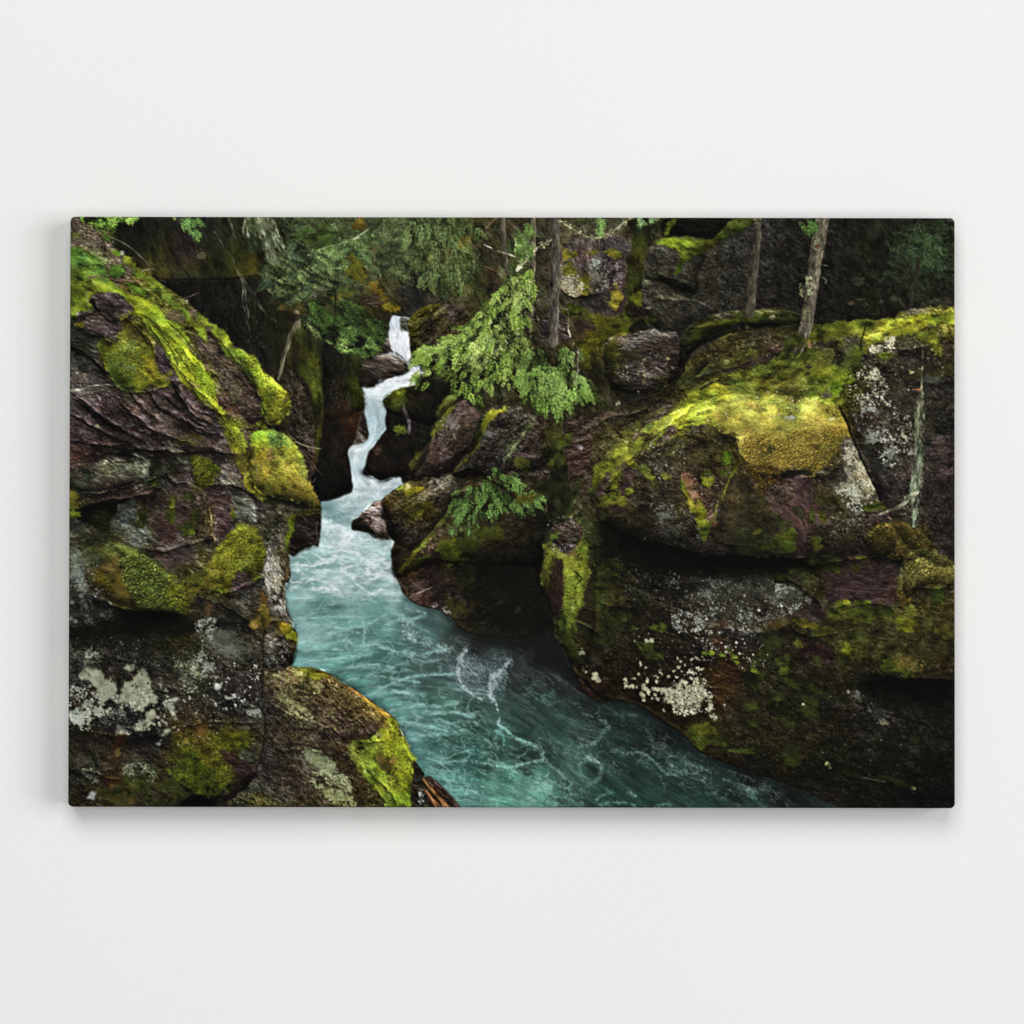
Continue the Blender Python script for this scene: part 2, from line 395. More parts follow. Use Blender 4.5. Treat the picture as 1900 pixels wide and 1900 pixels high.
def fans(P, n, cols, center, L=(22, 44), seed=1, a=.95, sh='11150a', out=.5, fine=1.):
    """drooping flat boughs of a hemlock: each a tapering fan of twigs set with short needles"""
    rg = np.random.default_rng(seed); q = inside(P, n, rg)
    q = q[np.argsort(q[:, 1] + 25 * rg.standard_normal(n))]
    C = np.array([hx(c) for c in cols.split()]); K = len(C)
    tone_ = fbm(q[:, 0][None], q[:, 1][None], 26, 2, seed + 2)[0]
    for i in range(n):
        x0, y0 = q[i]; dx = x0 - center[0]; th = math.degrees(math.atan2(1., out * dx / 60.)); th = th + 20 * rg.standard_normal()
        ln = L[0] + (L[1] - L[0]) * rg.random(); m = int(ln / 2.1); X_, Y_, A_, T_, N_ = [], [], [], [], []
        dabs(np.array([x0 + 2., x0 + 3]), np.array([y0 + ln * .3, y0 + ln * .6]), ln * .7, ln * .42, th, hx(sh), .34, 1)
        px, py = x0, y0; d = th
        lev = np.clip(.62 + .4 * tone_[i] + .16 * rg.standard_normal(), .1, .98)
        for k in range(m):
            s_ = (k + .5) / m; px += 2.1 * math.cos(math.radians(d)); py += 2.1 * math.sin(math.radians(d)); d += (90 - d) * .02
            tl = ln * .36 * (1 - s_) ** .75 * (.55 + .6 * rg.random()) + 2
            for sd in (-1, 1):
                ta = d + sd * (52 + 8 * rg.standard_normal()); w_ = np.arange(1, max(2, int(tl / 1.9))) * 1.9
                tx = px + w_ * math.cos(math.radians(ta)); ty = py + w_ * math.sin(math.radians(ta)) + .015 * w_ ** 2
                alt = np.where(np.arange(len(w_)) % 2, 1, -1)
                X_.append(tx); Y_.append(ty); A_.append(ta + alt * 42 + 15 * rg.standard_normal(len(w_))); N_.append(2.4 + 1.6 * rg.random(len(w_)))
                T_.append(lev * .8 + .25 * w_ / (tl + 4) + .1 * rg.standard_normal(len(w_)) - .08 * (sd > 0))
        X_, Y_, A_, T_, N_ = map(np.concatenate, (X_, Y_, A_, T_, N_))
        t = np.clip(T_, 0, .999) * (K - 1); k = t.astype(int); c = C[k] + (C[np.minimum(k + 1, K - 1)] - C[k]) * (t - k)[:, None]
        dabs(X_, Y_, N_ * fine, 1.45 * fine, A_, (c * np.exp(.13 * rg.standard_normal((len(c), 1)))).astype(f4), a, 2)
def finish():
    """the lens and the print: local contrast, crisp detail"""
    global img
    for r, k in ((16, .18), (2, .3)):
        lo = blur(img, r); img = img + k * (img - lo)
    img = np.clip(img, 0, 1) ** .975
    img = img * .985 + np.array([.008, .007, .004], f4)

def spots(n, cols, seed=1):
    """crusts of lichen at given places and sizes, each with an uneven rim"""
    rg = np.random.default_rng(seed); n = np.asarray(n, f4)
    for _ in range(7):
        o = .3 * n[:, 2:3] * rg.standard_normal((len(n), 2)); f = .3 + .35 * rg.random(len(n))
        dabs(n[:, 0] + o[:, 0], n[:, 1] + o[:, 1], n[:, 2] * f * 1.3, n[:, 2] * f, 180 * rg.random(len(n)), pal(cols, len(n), rg, .1), .75, 1)

def veins(P, col, ang, s=26., st=2., k=5., a=.4, seed=1, den=0.):
    """net of foam threads on moving water"""
    sl, X, Y, m = area(P, 12, 10, 30, seed)
    U = X + 9 * fbm(X, Y, 26, 3, seed + 1); V = Y + 9 * fbm(X, Y, 26, 3, seed + 2)
    n1 = fbm(U, V, s, 3, seed + 3, ang, st, .5); n2 = fbm(U, V, s * .5, 3, seed + 4, ang + 15, st, .5)
    v = np.clip(1 - np.abs(n1) * k, 0, 1) ** 2 + .6 * np.clip(1 - np.abs(n2) * k * .8, 0, 1) ** 2
    v = v * sm(fbm(X, Y, s * 1.6, 3, seed + 5, ang, 1.5), -.35 - den, .45 - den) * (1 + .9 * fbm(X, Y, 2.6, 2, seed + 6, ang, 2.5))
    put(sl, np.clip(v, 0, 1) * m * a, hx(col)[None, None] * np.ones(X.shape + (1,), f4))

def dome(P, k=1., r=16, kx=.25, seed=None):
    """the print's light on a rounded rock: pale shoulders on top, turning dark round the sides and under"""
    sl, X, Y, m = area(P, 1, 3, 12, 900 if seed is None else seed)
    g = 0
    for q, w_ in ((r, .6), (max(3, r * .4), .4)):
        G = blur(np.pad(m, 0), q); gy = np.zeros_like(G); gy[1:-1] = G[2:] - G[:-2]; gx = np.zeros_like(G); gx[:, 1:-1] = np.abs(G[:, 2:] - G[:, :-2])
        g = g + w_ * (gy - kx * 1.6 * gx) * q * 1.3
    L = np.exp(np.clip(k * g, -1.1, .55) * m)
    img[sl] = tone(img[sl], L, .05, .01)
# ---- far wall of the gorge, the wood above it
BG = '''220,410,1b1d15 280,410,22241a 340,410,2a2c1c 400,410,2f3120 460,410,39402a 500,410,353f28 560,410,323a20 620,410,3f4a26 680,410,4a5235 740,410,4b5536 800,410,46542f 850,410,4f6335 900,410,3a3a20 960,410,332f22 1020,410,3a3a2c 1080,410,3a4228 1140,410,3c4030 1200,410,2e311f 1260,410,1e2412 1320,410,12140c 1380,410,25290f 1440,410,1a1b14 1500,410,20221a 1560,410,171813 1640,410,1b1c15 1700,410,1e2118 1760,410,1a1c15
220,460,171a10 280,460,1e2013 340,455,2a2420 310,490,33300f 400,460,262a14 440,470,35340f 470,490,453f12 500,460,2c3a1e 560,460,2a2c1e 620,460,4b5a38 680,460,4d5230 740,460,424e30 800,460,55662f 850,460,5b7038 900,460,343020 960,460,4b5a35 1000,460,2b2820 1060,460,4a4434 1110,460,4a3c3e 1160,460,443a2c 1190,460,3b3c18 1240,455,2a2c1e 1280,460,34361c 1340,460,24271c 1400,460,1f1f1a 1440,460,1a1a17 1500,460,171713 1560,460,141510 1640,460,161810 1700,460,1e2618 1760,460,181c12
300,525,0d0d0a 360,530,11110e 420,530,131410 470,520,1c1d14 500,520,28341f 560,520,2f3c25 620,520,4a5434 680,520,4a4a22 720,520,3a3a1e 780,520,2b2d22 830,520,48562a 880,520,39401f 920,520,2e281c 960,520,46552c 1010,520,352f22 1060,520,5a564a 1110,520,4f4a48 1150,520,40353a 1180,520,3c3a16 1220,520,2e3026 1270,520,23251c 1340,520,1f1f1a 1440,520,1a1a15 1560,520,161610 1640,520,171a12 1700,520,1b2415 1760,520,151611
380,580,12120e 440,580,171812 500,580,2a3520 560,580,3a4a32 600,580,4f5b3a 640,580,3f4a2c 690,575,3a3a1a 720,560,2c2b12 760,560,1f2020 760,585,26262a 790,580,24221e 840,580,3a3426 880,580,33301c 930,580,3a4824 980,580,2f3420 1030,580,3a3528 1080,580,3c3a14 1130,580,3f4012 1170,580,2a2a14 1200,580,1e1e16 1250,580,24251f 1320,580,1b1b17 1440,580,15150f 1560,580,12120d 1640,580,17170e 1700,580,151510 1760,570,15150f
450,640,191a12 500,640,1d2014 540,640,3a4222 560,650,4c4d18 600,640,28301e 640,640,303c28 690,640,1f2016 700,600,1c1c14 712,640,24221e 730,670,33302e 800,640,29271a 860,640,2e2a1a 930,650,2b3018 1000,650,2b2b1a 1060,650,2f2c16 1100,640,46460f 1130,660,33341a 1170,640,35322c 1230,640,3b3733 1240,600,22231c
510,700,241f16 560,700,45461a 575,730,4c5012 545,760,2a2418 590,780,34360f 560,820,2f2820 590,850,3a380f 570,870,2b1d18 580,900,1d1512 555,930,191613 610,660,0f0f0b 620,720,14130f 620,780,0f0e0c 655,700,1c210b 660,745,252a0e 640,790,33200f 650,820,211511 620,850,100e0c 600,890,0c0b0a 640,880,12100f 640,910,141210 600,930,11100e 640,935,15130f 560,960,1b1610 570,1000,14100f 540,1010,18130f
663,806,3f3838 690,690,3c3432 710,665,302b2a 740,680,3a3234 680,708,3a3330 780,680,3a3c3c 800,690,1c1a14 820,740,1d1c12 900,700,2b3018 960,720,262a18 1000,740,2a2c1a 1050,720,24260f 1100,700,1f1f12'''
# ---- river
RIVER = '''727,588 742,590 762,592 762,610 760,630 763,648 768,662 776,676 786,690 784,703 767,717 742,721 723,732 710,744 713,753 718,763 715,778 716,797 710,805 696,824 685,839 680,852 678,866 673,880 689,884 708,893 723,888 742,886 748,899 731,910 710,927 706,932 689,938 673,953 655,969 654,984 668,986 683,989 702,999 723,998 735,1003 728,1016 725,1028 728,1049 734,1070 742,1087 748,1102 765,1117 780,1125 801,1130 816,1134 828,1142 841,1153 854,1164 877,1160 920,1150 980,1150 1028,1160 1043,1203 1056,1224 1066,1250 1089,1289 1106,1301 1140,1301 1174,1304 1203,1319 1228,1340 1258,1357 1287,1382 1300,1396 1326,1408 1379,1427 1418,1440 1458,1453 1497,1469 1524,1482 1560,1501 780,1501 770,1440 700,1330 560,1260 500,1260 500,1100 528,1085 538,1070 535,1049 538,1031 580,1014 592,1008 590,942 593,934 635,921 654,910 652,892 646,849 646,835 656,826 675,822 682,812 679,790 673,763 675,753 668,717 680,716 692,719 700,714 702,705 718,706 734,699 745,702 759,695 757,680 748,664 730,655 724,640 722,620'''
WATER = '''742,600,bfc8cf 742,630,dfe4ea 745,655,dde3e8 768,675,c4ccd2 770,695,a5afb4 700,740,a0b4ba 740,712,d6dfe1 700,722,cfd8da 690,790,8fa6ad 697,765,96adb2 670,870,9fb4b9 665,845,b8c6c9 700,905,b4c5c8 660,900,b8c8cb 740,895,9fb3b5 650,945,8fabac 680,925,9fb5b8 610,955,67898a 620,990,9cb8ba 640,1000,b9cccf 690,1012,8fb0af 600,1040,8cb2ae 680,1040,92b6b4 560,1060,7ca6a0 640,1080,a6c4c3 720,1080,a4bec0 560,1100,7da39f 720,1105,93b2b3 600,1115,6c9893 580,1125,5b8b84 650,1120,66958f 700,1125,588881 760,1125,587a76 800,1150,3f5c57 560,1170,7aa49f 620,1170,619088 700,1180,4b776f 780,1180,486864 840,1190,35443f 850,1170,262b28 900,1185,181b19 980,1190,131514 1020,1200,111313 560,1220,64958c 640,1220,51807460 720,1220,3c695f 800,1230,465e5a 860,1240,56686a 640,1260,4a7c70 720,1260,41665d 800,1270,3f5c56 900,1260,38494a 960,1250,252b2a 1030,1270,1d2223 720,1300,53867c 760,1310,4a7a6f 820,1310,37594f 900,1300,324b44 1000,1300,273a36 1100,1320,1c2726 780,1350,5b8b85 860,1350,2a4b42 820,1375,2b5148 930,1365,35564d 1000,1370,263d37 1080,1360,2a3d39 1150,1360,1b2b28 1220,1380,151e1d 800,1410,457066 870,1400,284f46 930,1400,1f3630 1000,1400,1f332c 970,1415,213830 1060,1400,304b44 860,1440,3c6e63 940,1440,44786a 1000,1440,416f63 1060,1450,2e4a43 1120,1430,20352f 1200,1440,1e312c 1260,1450,1c302b 1300,1450,1c2f2a 1300,1415,223532 1380,1460,18231f 1450,1480,141a18 850,1480,538a7e 930,1470,548f80 1000,1480,4f8373 1060,1490,38594f 1130,1480,1f3832 1200,1485,1d382f 1300,1480,203a31 1400,1490,1c2f29'''.replace('51807460','518074')
# ---- left cliff
LCL = '''140,420,3a342c 180,430,4a4236 150,450,463e34 195,450,3f3a30 150,480,5b7228 180,495,5f7b2c 220,490,463a30 230,510,4a4030 150,530,4e5a14 170,545,5c6410 200,520,4c4222 260,530,5f6a1c 240,500,3f3428 250,510,7a7a1a 290,540,55601a 150,560,5e6a14 140,590,33391a 190,560,3f3536 210,575,40373a 180,600,5a4b52 210,620,40343a 150,610,33352b 150,650,2c2f26 180,640,34362c 140,680,3a3a35 170,700,4a4348 140,720,50484c 230,660,656d18 260,690,6f7a1c 250,640,5a5a22 280,670,7c7614 300,680,463838 310,700,3f3030 290,610,6a7218 330,640,8a9a18 350,620,4d5220 370,600,5d601c 380,640,4a4236 410,670,4a4034 440,720,46392f 470,760,352622 360,690,4f4a20 390,720,5a5c18 160,760,40343a 200,760,4a393e 150,800,463c42 180,810,3e3438 250,760,4d3c41 300,740,564348 350,740,543c40 390,760,503a3e 260,790,453539 300,790,5b4b54 330,780,4a3b38 370,790,4d4046 400,800,45403f 420,810,55494c 430,760,4c3530 440,790,6c7a16 200,780,1e1718 180,830,2b1d1f 150,850,351f1f 220,800,2e2225 300,820,43302f 280,830,231b1a 350,815,403a24 400,825,3a2d2c 150,830,4a3033 190,840,4e3635 230,845,1f1a15 200,870,646a58 230,880,626a55 260,870,7c8672 265,895,6c7560 160,880,3c332e 150,900,55584a 165,895,3c4138 200,900,4b3a37 240,905,3c292a 300,860,1d1b14 310,880,20241a 340,860,4b5244 360,870,5b5c54 330,880,3a3430 320,900,362c2e 350,890,4a3c40 380,880,4a4a1c 375,900,454a10 410,880,565450 430,890,5f6460 440,870,3f3a26 400,860,46393a 420,850,5c5854 460,860,54461c 150,950,181410 180,940,231a1a 230,925,412e30 280,930,32221f 320,920,3f3331 340,930,4c423a 390,930,40303a 440,940,596058 460,930,2a1f24 410,930,3c2a2f 140,930,3a380f 220,960,3c4540 240,980,4f5853 250,1000,525b56 180,970,181a10 270,970,2e300f 300,970,35272a 320,990,372a2c 350,970,20200f 380,960,3a3424 390,990,463f2e 410,970,463338 420,990,3f2e33 440,970,4b5048 470,960,2d302a 140,980,1f2019 140,1000,43483f 150,1040,606a5c 140,1060,606b60 160,1020,33351f 200,1000,272a12 190,1040,3f3a16 200,1060,372f1d 230,1040,3a4018 260,1050,323d16 290,1070,3b4616 310,1030,3a2b30 330,1020,4c4143 350,1040,3a3230 340,1060,3c3a1c 380,1030,3c3a1c 390,1060,403e18 430,1030,505018 450,1050,4a4a14 480,1030,45470f 470,1000,40401c 440,1080,4c3846 400,1090,4e500f 370,1100,403c14 340,1110,4a4e12 300,1110,3c4512 270,1100,323b10 240,1090,31320f 200,1090,3f391a 180,1080,4a4028 150,1090,3a3d3a 170,1120,2c2e2c 190,1130,33342e 140,1130,1e2020 220,1120,231c0b 260,1130,2a280c 320,1130,34350e 360,1120,2d2922 400,1120,302f2b 440,1110,2e2f2a 480,1090,3c3f3c 500,1060,6d6e66 500,1100,5d5e58 510,1130,4d4b44 490,1000,3a403a 500,980,32351f 520,1010,3a3a2e 530,1040,3c3422 520,1080,3a362a 300,1155,0c0c08 350,1160,14130a 250,1170,0e0d09 180,1170,12110d 140,1180,10100c 400,1160,2f302b 380,1180,3c3f37 420,1190,3f433b 450,1170,23221a 480,1160,3f3214 500,1180,2f2b22 530,1170,4a4014 535,1190,2d280f 510,1200,3a342a 520,1220,26221a 350,1200,26290f 300,1200,16160e 230,1190,131310 160,1200,161611 150,1230,30312b 200,1230,232320 260,1230,1c1c19 320,1230,22221e 350,1250,363a2d 400,1230,31322e 440,1230,20201c 480,1220,242420 140,1260,2a2a27 300,1260,2a2a26 360,1280,2b2f23 400,1280,1e1d1b 440,1270,272023 470,1280,1e1a1c 140,1290,1e1c1a 300,1300,1a1a19 340,1300,201f1c 370,1320,2c241c 420,1320,1c1b1a 460,1330,1b191b 480,1330,2f302c 220,1340,111116 260,1360,0c0c10 150,1370,1a1810 200,1360,19170f 160,1400,25251c 220,1380,26170a 250,1400,1e1815 290,1380,131214 330,1360,352b12 360,1350,34260f 380,1370,4a3a10 420,1370,3f3f0e 450,1380,34380e 350,1400,3f420e 380,1400,443c0e 360,1430,2c3a0a 400,1440,40400c 430,1430,3a340e 420,1410,2e2416 450,1420,281a22 470,1400,2c2c20 300,1420,35301f 250,1420,33372a 260,1450,2c3018 200,1440,33200c 170,1440,2a2b22 140,1440,1c1c16 150,1480,1a140a 220,1480,231f0a 280,1480,1c1c0e 330,1460,22240c 360,1490,040404 390,1470,0a0a06 420,1460,22230c 440,1450,1a140f 460,1440,16100f'''
LCL_OUT = '''118,395 205,395 203,430 205,445 208,462 222,470 240,484 253,498 275,502 285,517 310,536 338,555 361,576 376,586 386,601 405,609 422,624 428,639 458,656 477,668 484,685 500,700 519,715 538,734 542,746 537,769 523,776 518,790 522,805 536,807 550,826 563,849 567,870 573,900 584,917 590,932 583,941 560,945 549,960 541,985 534,1020 536,1045 537,1078 528,1085 527,1106 531,1134 543,1159 549,1174 550,1193 545,1214 539,1240 500,1300 486,1390 470,1440 430,1480 430,1510 118,1510'''
LB_OUT = '''487,1250 510,1241 540,1239 571,1240 588,1243 614,1255 635,1270 660,1283 679,1296 698,1310 719,1325 732,1338 742,1357 753,1382 765,1409 774,1426 784,1440 788,1470 796,1510 424,1510 434,1482 465,1452 480,1420 487,1380 492,1320'''
LBC = '''500,1250,3a3626 560,1247,4a4418 530,1280,453c26 580,1270,3a3218 620,1290,3a3016 500,1300,3c322c 540,1300,464028 600,1320,3a2c1e 650,1300,46381c 680,1320,5a4620 700,1330,5a4a1a 500,1340,362d28 560,1340,3a352a 620,1350,40302a 680,1350,3a2c20 700,1370,2f2216 490,1400,2e2c2a 530,1380,352e22 600,1380,32261c 650,1390,2a2014 580,1410,4a4a38 600,1430,484634 680,1400,332c14 640,1430,332814 560,1430,2f2220 500,1430,1f1f1d 480,1460,2c2e2c 520,1470,302a24 570,1470,352a24 620,1460,45442a 660,1470,2f260f 700,1460,33320f 740,1470,3c480f 770,1460,2c240c 780,1480,1a1a16 440,1490,1f2014 480,1490,3a3a10 560,1495,26200c 700,1490,2c280c 750,1490,3a4410'''
# ---- right mass
BR_OUT = '''1100,800 1130,768 1180,742 1250,712 1262,690 1290,662 1335,630 1400,612 1470,605 1520,603 1560,597 1600,596 1650,592 1668,580 1700,572 1771,568 1785,568 1785,1510 1560,1510 1550,1495 1524,1482 1497,1469 1458,1453 1418,1440 1379,1427 1326,1408 1300,1396 1287,1382 1258,1357 1228,1340 1203,1319 1174,1304 1140,1301 1106,1301 1089,1289 1066,1250 1056,1224 1043,1203 1031,1182 1028,1150 1020,1120 1006,1085 1004,1060 1012,1035 1010,1025 1022,1000 1040,975 1055,960 1060,940 1080,900 1092,860'''
BRC = '''1130,770,33291f 1180,770,2c2a14 1150,820,40401a 1200,745,2a2019 1250,740,3a3416 1290,700,2e2c12 1330,660,35301a 1400,640,2b2816 1430,650,332a20 1480,620,22260e 1540,620,4a5216 1600,610,4f5a14 1650,605,646a1a 1700,600,6a6e18 1760,590,7a7a1e 1700,580,46443a 1560,640,332c24 1500,660,3f4512 1450,680,4f5216 1400,700,55581a 1350,700,55591a 1300,740,6b6c16 1340,760,6b6a1e 1400,760,6f6c22 1460,740,606212 1500,720,57600e 1540,700,5b6610 1560,740,3f450e 1270,780,6a6a1a 1240,800,4a4822 1380,800,6d6524 1440,800,6a6026 1500,790,6b6026 1560,790,5e501c 1420,830,5a4c20 1480,840,54481c 1540,830,4e461e 1300,800,3b3523 1280,840,2b251a 1330,830,24200f 1360,850,3a3a10 1200,830,454018 1180,800,3a3020 1220,860,2c2717 1160,880,3a3620 1140,900,3d2330 1250,900,2f2b22 1300,880,2a2015 1300,920,4b2f22 1280,940,3f3a1c 1400,880,3a311c 1370,900,30271b 1430,900,4b3a38 1480,880,4a3a3c 1520,880,36311f 1450,960,4d3540 1500,950,523a45 1420,940,35301c 1380,960,33311a 1340,980,2e2c18 1550,930,2c2a14 1580,900,6d6a5c 1600,860,57554c 1610,930,504e44 1640,960,2a2222 1200,950,262318 1160,950,3a3818 1230,980,33332e 1280,1000,2c2a22 1330,1020,3a2a2e 1420,1010,332a1a 1480,1010,3a2f20 1560,1000,2a2a18
1600,660,33332a 1650,640,3c3a2c 1700,660,24201c 1750,640,2a2414 1650,700,26211c 1620,720,33302a 1700,720,1f1c18 1750,720,1c1b17 1640,780,302f2b 1600,780,302a2a 1700,800,2a2a22 1750,800,1a1918 1650,850,2a2824 1700,860,2e2e28 1750,870,33262b 1650,900,2e2226 1750,920,1f181b 1700,950,2f302a 1750,980,191617 1650,990,3a3214 1700,990,3a3018 1720,1050,4a4620 1760,1060,4f4c20 1750,1020,1f1a18 1690,1080,3a3520 1700,1120,2f2c14 1590,1020,30201f 1680,1035,16130d
1010,1075,3c3f14 1020,1050,46461a 1070,1090,3c3f16 1035,1090,33221f 1080,1000,33341a 1060,980,2e2a20 1035,1015,32301c 1100,990,2a2d12 1120,1000,161a0c 1120,1040,14160c 1120,1080,1a180f 1095,1110,22200f 1095,1140,281a13 1150,1020,0b0b08 1150,1050,11110c 1200,1040,0b0b09 1200,1060,12110e 1180,1100,1a1a10 1250,1050,0b0b09 1250,1080,1c1b16 1300,1060,10100d 1300,1100,24221a 1350,1065,1c1c17 1350,1090,2c2b22 1400,1050,0c0c09 1400,1080,34342a 1440,1080,32322a 1480,1100,38372c 1450,1050,14140d 1350,1130,302e25 1400,1130,35322a 1450,1130,302c28 1300,1150,302b27 1350,1170,302b29 1250,1130,1f1b16 1200,1150,1a1811 1150,1150,171610 1520,1060,2a2814 1500,1080,34341a 1600,1070,33242a 1650,1070,33252b 1560,1090,2e1f25 1600,1110,2f2126 1500,1130,2a201b 1560,1140,34370f 1600,1140,27280f 1650,1140,2b2a12 1680,1150,403f16 1740,1140,343012 1500,1180,1c1c10 1450,1180,1f1e10 1560,1180,2a2610 1620,1180,262411 1700,1190,2c2812 1760,1180,2a2510 1510,1210,221316 1450,1230,151809 1570,1200,32340f 1640,1220,2c2d0c 1680,1230,3b3916 1700,1240,2b2b0e 1760,1240,221d0d 1600,1250,14140b 1700,1280,090a09 1760,1290,090908 1640,1280,0e0e08 1340,1250,36200d 1320,1280,2f1e0e 1300,1220,181410 1260,1230,14110c 1400,1270,191a0d 1450,1300,141508 1500,1300,131409 1550,1320,13110c 1600,1330,141311 1640,1340,191915 1700,1350,13120e 1760,1350,0e0e0c 1200,1200,14120b 1150,1220,161208 1100,1220,191710 1100,1270,20150f 1150,1280,171008 1200,1300,140f09 1270,1320,161006 1310,1360,24230c 1380,1380,1a1a0c 1350,1400,141107 1450,1400,161508 1470,1400,1c1b0b 1550,1380,0f0e07 1650,1400,0e0d08 1750,1420,0b0a07 1500,1430,0a0a06 1600,1450,0b0b06 1700,1480,070706 1760,1490,060606 1400,1430,0d0c08 1270,1180,1a1711 1070,1150,33370f 1080,1190,2b2d10 1060,1210,26240f'''
def flow_water():
    P = smooth(pts(RIVER), 3)
    sl, X, Y, m = area(RIVER, 2, 2., 8, 21)
    m = sm(m, .08, .75)
    c = field(X, Y, WATER, 1.9, 120.)
    # direction of the current, degrees (0 = level, positive runs down to the right)
    F = '742,600,88 742,640,85 768,672,60 760,705,-10 700,725,-6 695,760,82 700,800,100 670,830,150 668,870,80 690,905,20 740,900,-5 650,930,-15 620,960,-20 620,1000,20 690,1010,12 640,1040,-4 560,1060,2 700,1060,8 600,1100,3 720,1100,5 560,1160,-12 640,1150,-6 720,1150,12 800,1160,24 560,1220,-8 640,1210,-14 720,1200,8 800,1210,30 900,1200,25 1000,1200,14 700,1280,-12 780,1290,4 860,1260,24 960,1260,28 1040,1280,34 780,1340,5 860,1340,28 960,1340,26 1080,1340,28 1180,1350,24 820,1400,20 900,1400,26 1000,1400,30 1100,1400,36 1220,1400,30 840,1470,6 940,1470,20 1060,1470,36 1180,1470,30 1320,1450,24 1450,1480,22'
    th = np.zeros(X.shape, f4); q = 8
    GX, GY = np.meshgrid(np.arange(X.shape[1] // q + 2) * q + X[0, 0], np.arange(X.shape[0] // q + 2) * q + Y[0, 0])
    nu = 0; nc = 0
    for t in F.split():
        x, y, d = map(float, t.split(',')); w = 1 / ((GX - x) ** 2 + (GY - y) ** 2 + 300) ** 1.5
        nu = nu + w * math.sin(math.radians(d)); nc = nc + w * math.cos(math.radians(d))
    g = np.arctan2(nu, nc) + .22 * fbm(GX, GY, 60, 2, 51)
    iy = np.clip(((Y - Y[0, 0]) / q).astype(int), 0, g.shape[0] - 1); ix = np.clip(((X - X[0, 0]) / q).astype(int), 0, g.shape[1] - 1)
    th = blur(g[iy, ix].astype(f4), 5)
    cx, cy = np.cos(th), np.sin(th)
    hh, ww = X.shape
    yy, xx = np.mgrid[0:hh, 0:ww].astype(f4)
    def lic(src, step, n):
        r = src.copy(); 
        for s in (1, -1):
            px, py = xx.copy(), yy.copy()
            for k in range(n):
                ii = np.clip(py.astype(np.int32), 0, hh - 1); jj = np.clip(px.astype(np.int32), 0, ww - 1)
                px = px + s * step * cx[ii, jj]; py = py + s * step * cy[ii, jj]
                r += src[np.clip(py.astype(np.int32), 0, hh - 1), np.clip(px.astype(np.int32), 0, ww - 1)]
        return r / (2 * n + 1)
    big = lic(fbm(X, Y, 15, 4, 61), 3.2, 9); mid = lic(fbm(X, Y, 5, 3, 62), 2.2, 7); fin = lic(fbm(X, Y, 2.2, 2, 63), 1.6, 5)
    big /= big.std(); mid /= mid.std(); fin /= fin.std()
    calm = sm(Y, 1060, 1260)[..., None]; dark = 1 - sm(X - 900 - (Y - 1170) * .2, 0, 120)[..., None] * .45
    L = .5 * big + .32 * mid + .24 * fin
    amp = (.07 + .055 * calm)
    col = c * np.exp(amp * L[..., None] * 1.5)
    ridge = np.clip(1 - np.abs(big * .6 + mid * .25) * 2.2, 0, 1) ** 2   # foam threads where the current folds
    ridge = ridge * sm(fbm(X, Y, 45, 2, 66), -.25, .5)
    foam = np.array([.72, .83, .83], f4)
    k = (ridge[..., None] * (.26 - .02 * calm) * dark)
    col = col + (foam * (.55 + .45 * c.mean(-1, keepdims=True) * 2).clip(0, 1) - col) * k
    hi = sm(big * .5 + mid * .5 + .35 * fin, 1.0, 2.4)[..., None] * (.42 - .18 * calm) * dark
    col = col + (np.array([.83, .88, .9], f4) - col) * hi
    put(sl, m, desat(col, .09))
def flecks(P, n, cols, ang, L=(4, 12), w=1.5, seed=1, a=.6, clump=.5):
    rg = np.random.default_rng(seed); q = inside(P, n * 3, rg)
    k = fbm(q[:, 0][None], q[:, 1][None], 20, 3, seed + 3, ang, 2)[0]
    q = q[np.argsort(-(k + clump * rg.standard_normal(len(q))))[:n]]; rg.shuffle(q)
    l = L[0] + (L[1] - L[0]) * rg.random(n) ** 2
    dabs(q[:, 0], q[:, 1], l, w * (.7 + .6 * rg.random(n)), ang + 14 * rg.standard_normal(n), pal(cols, n, rg), a * (.3 + .7 * rg.random(n)))
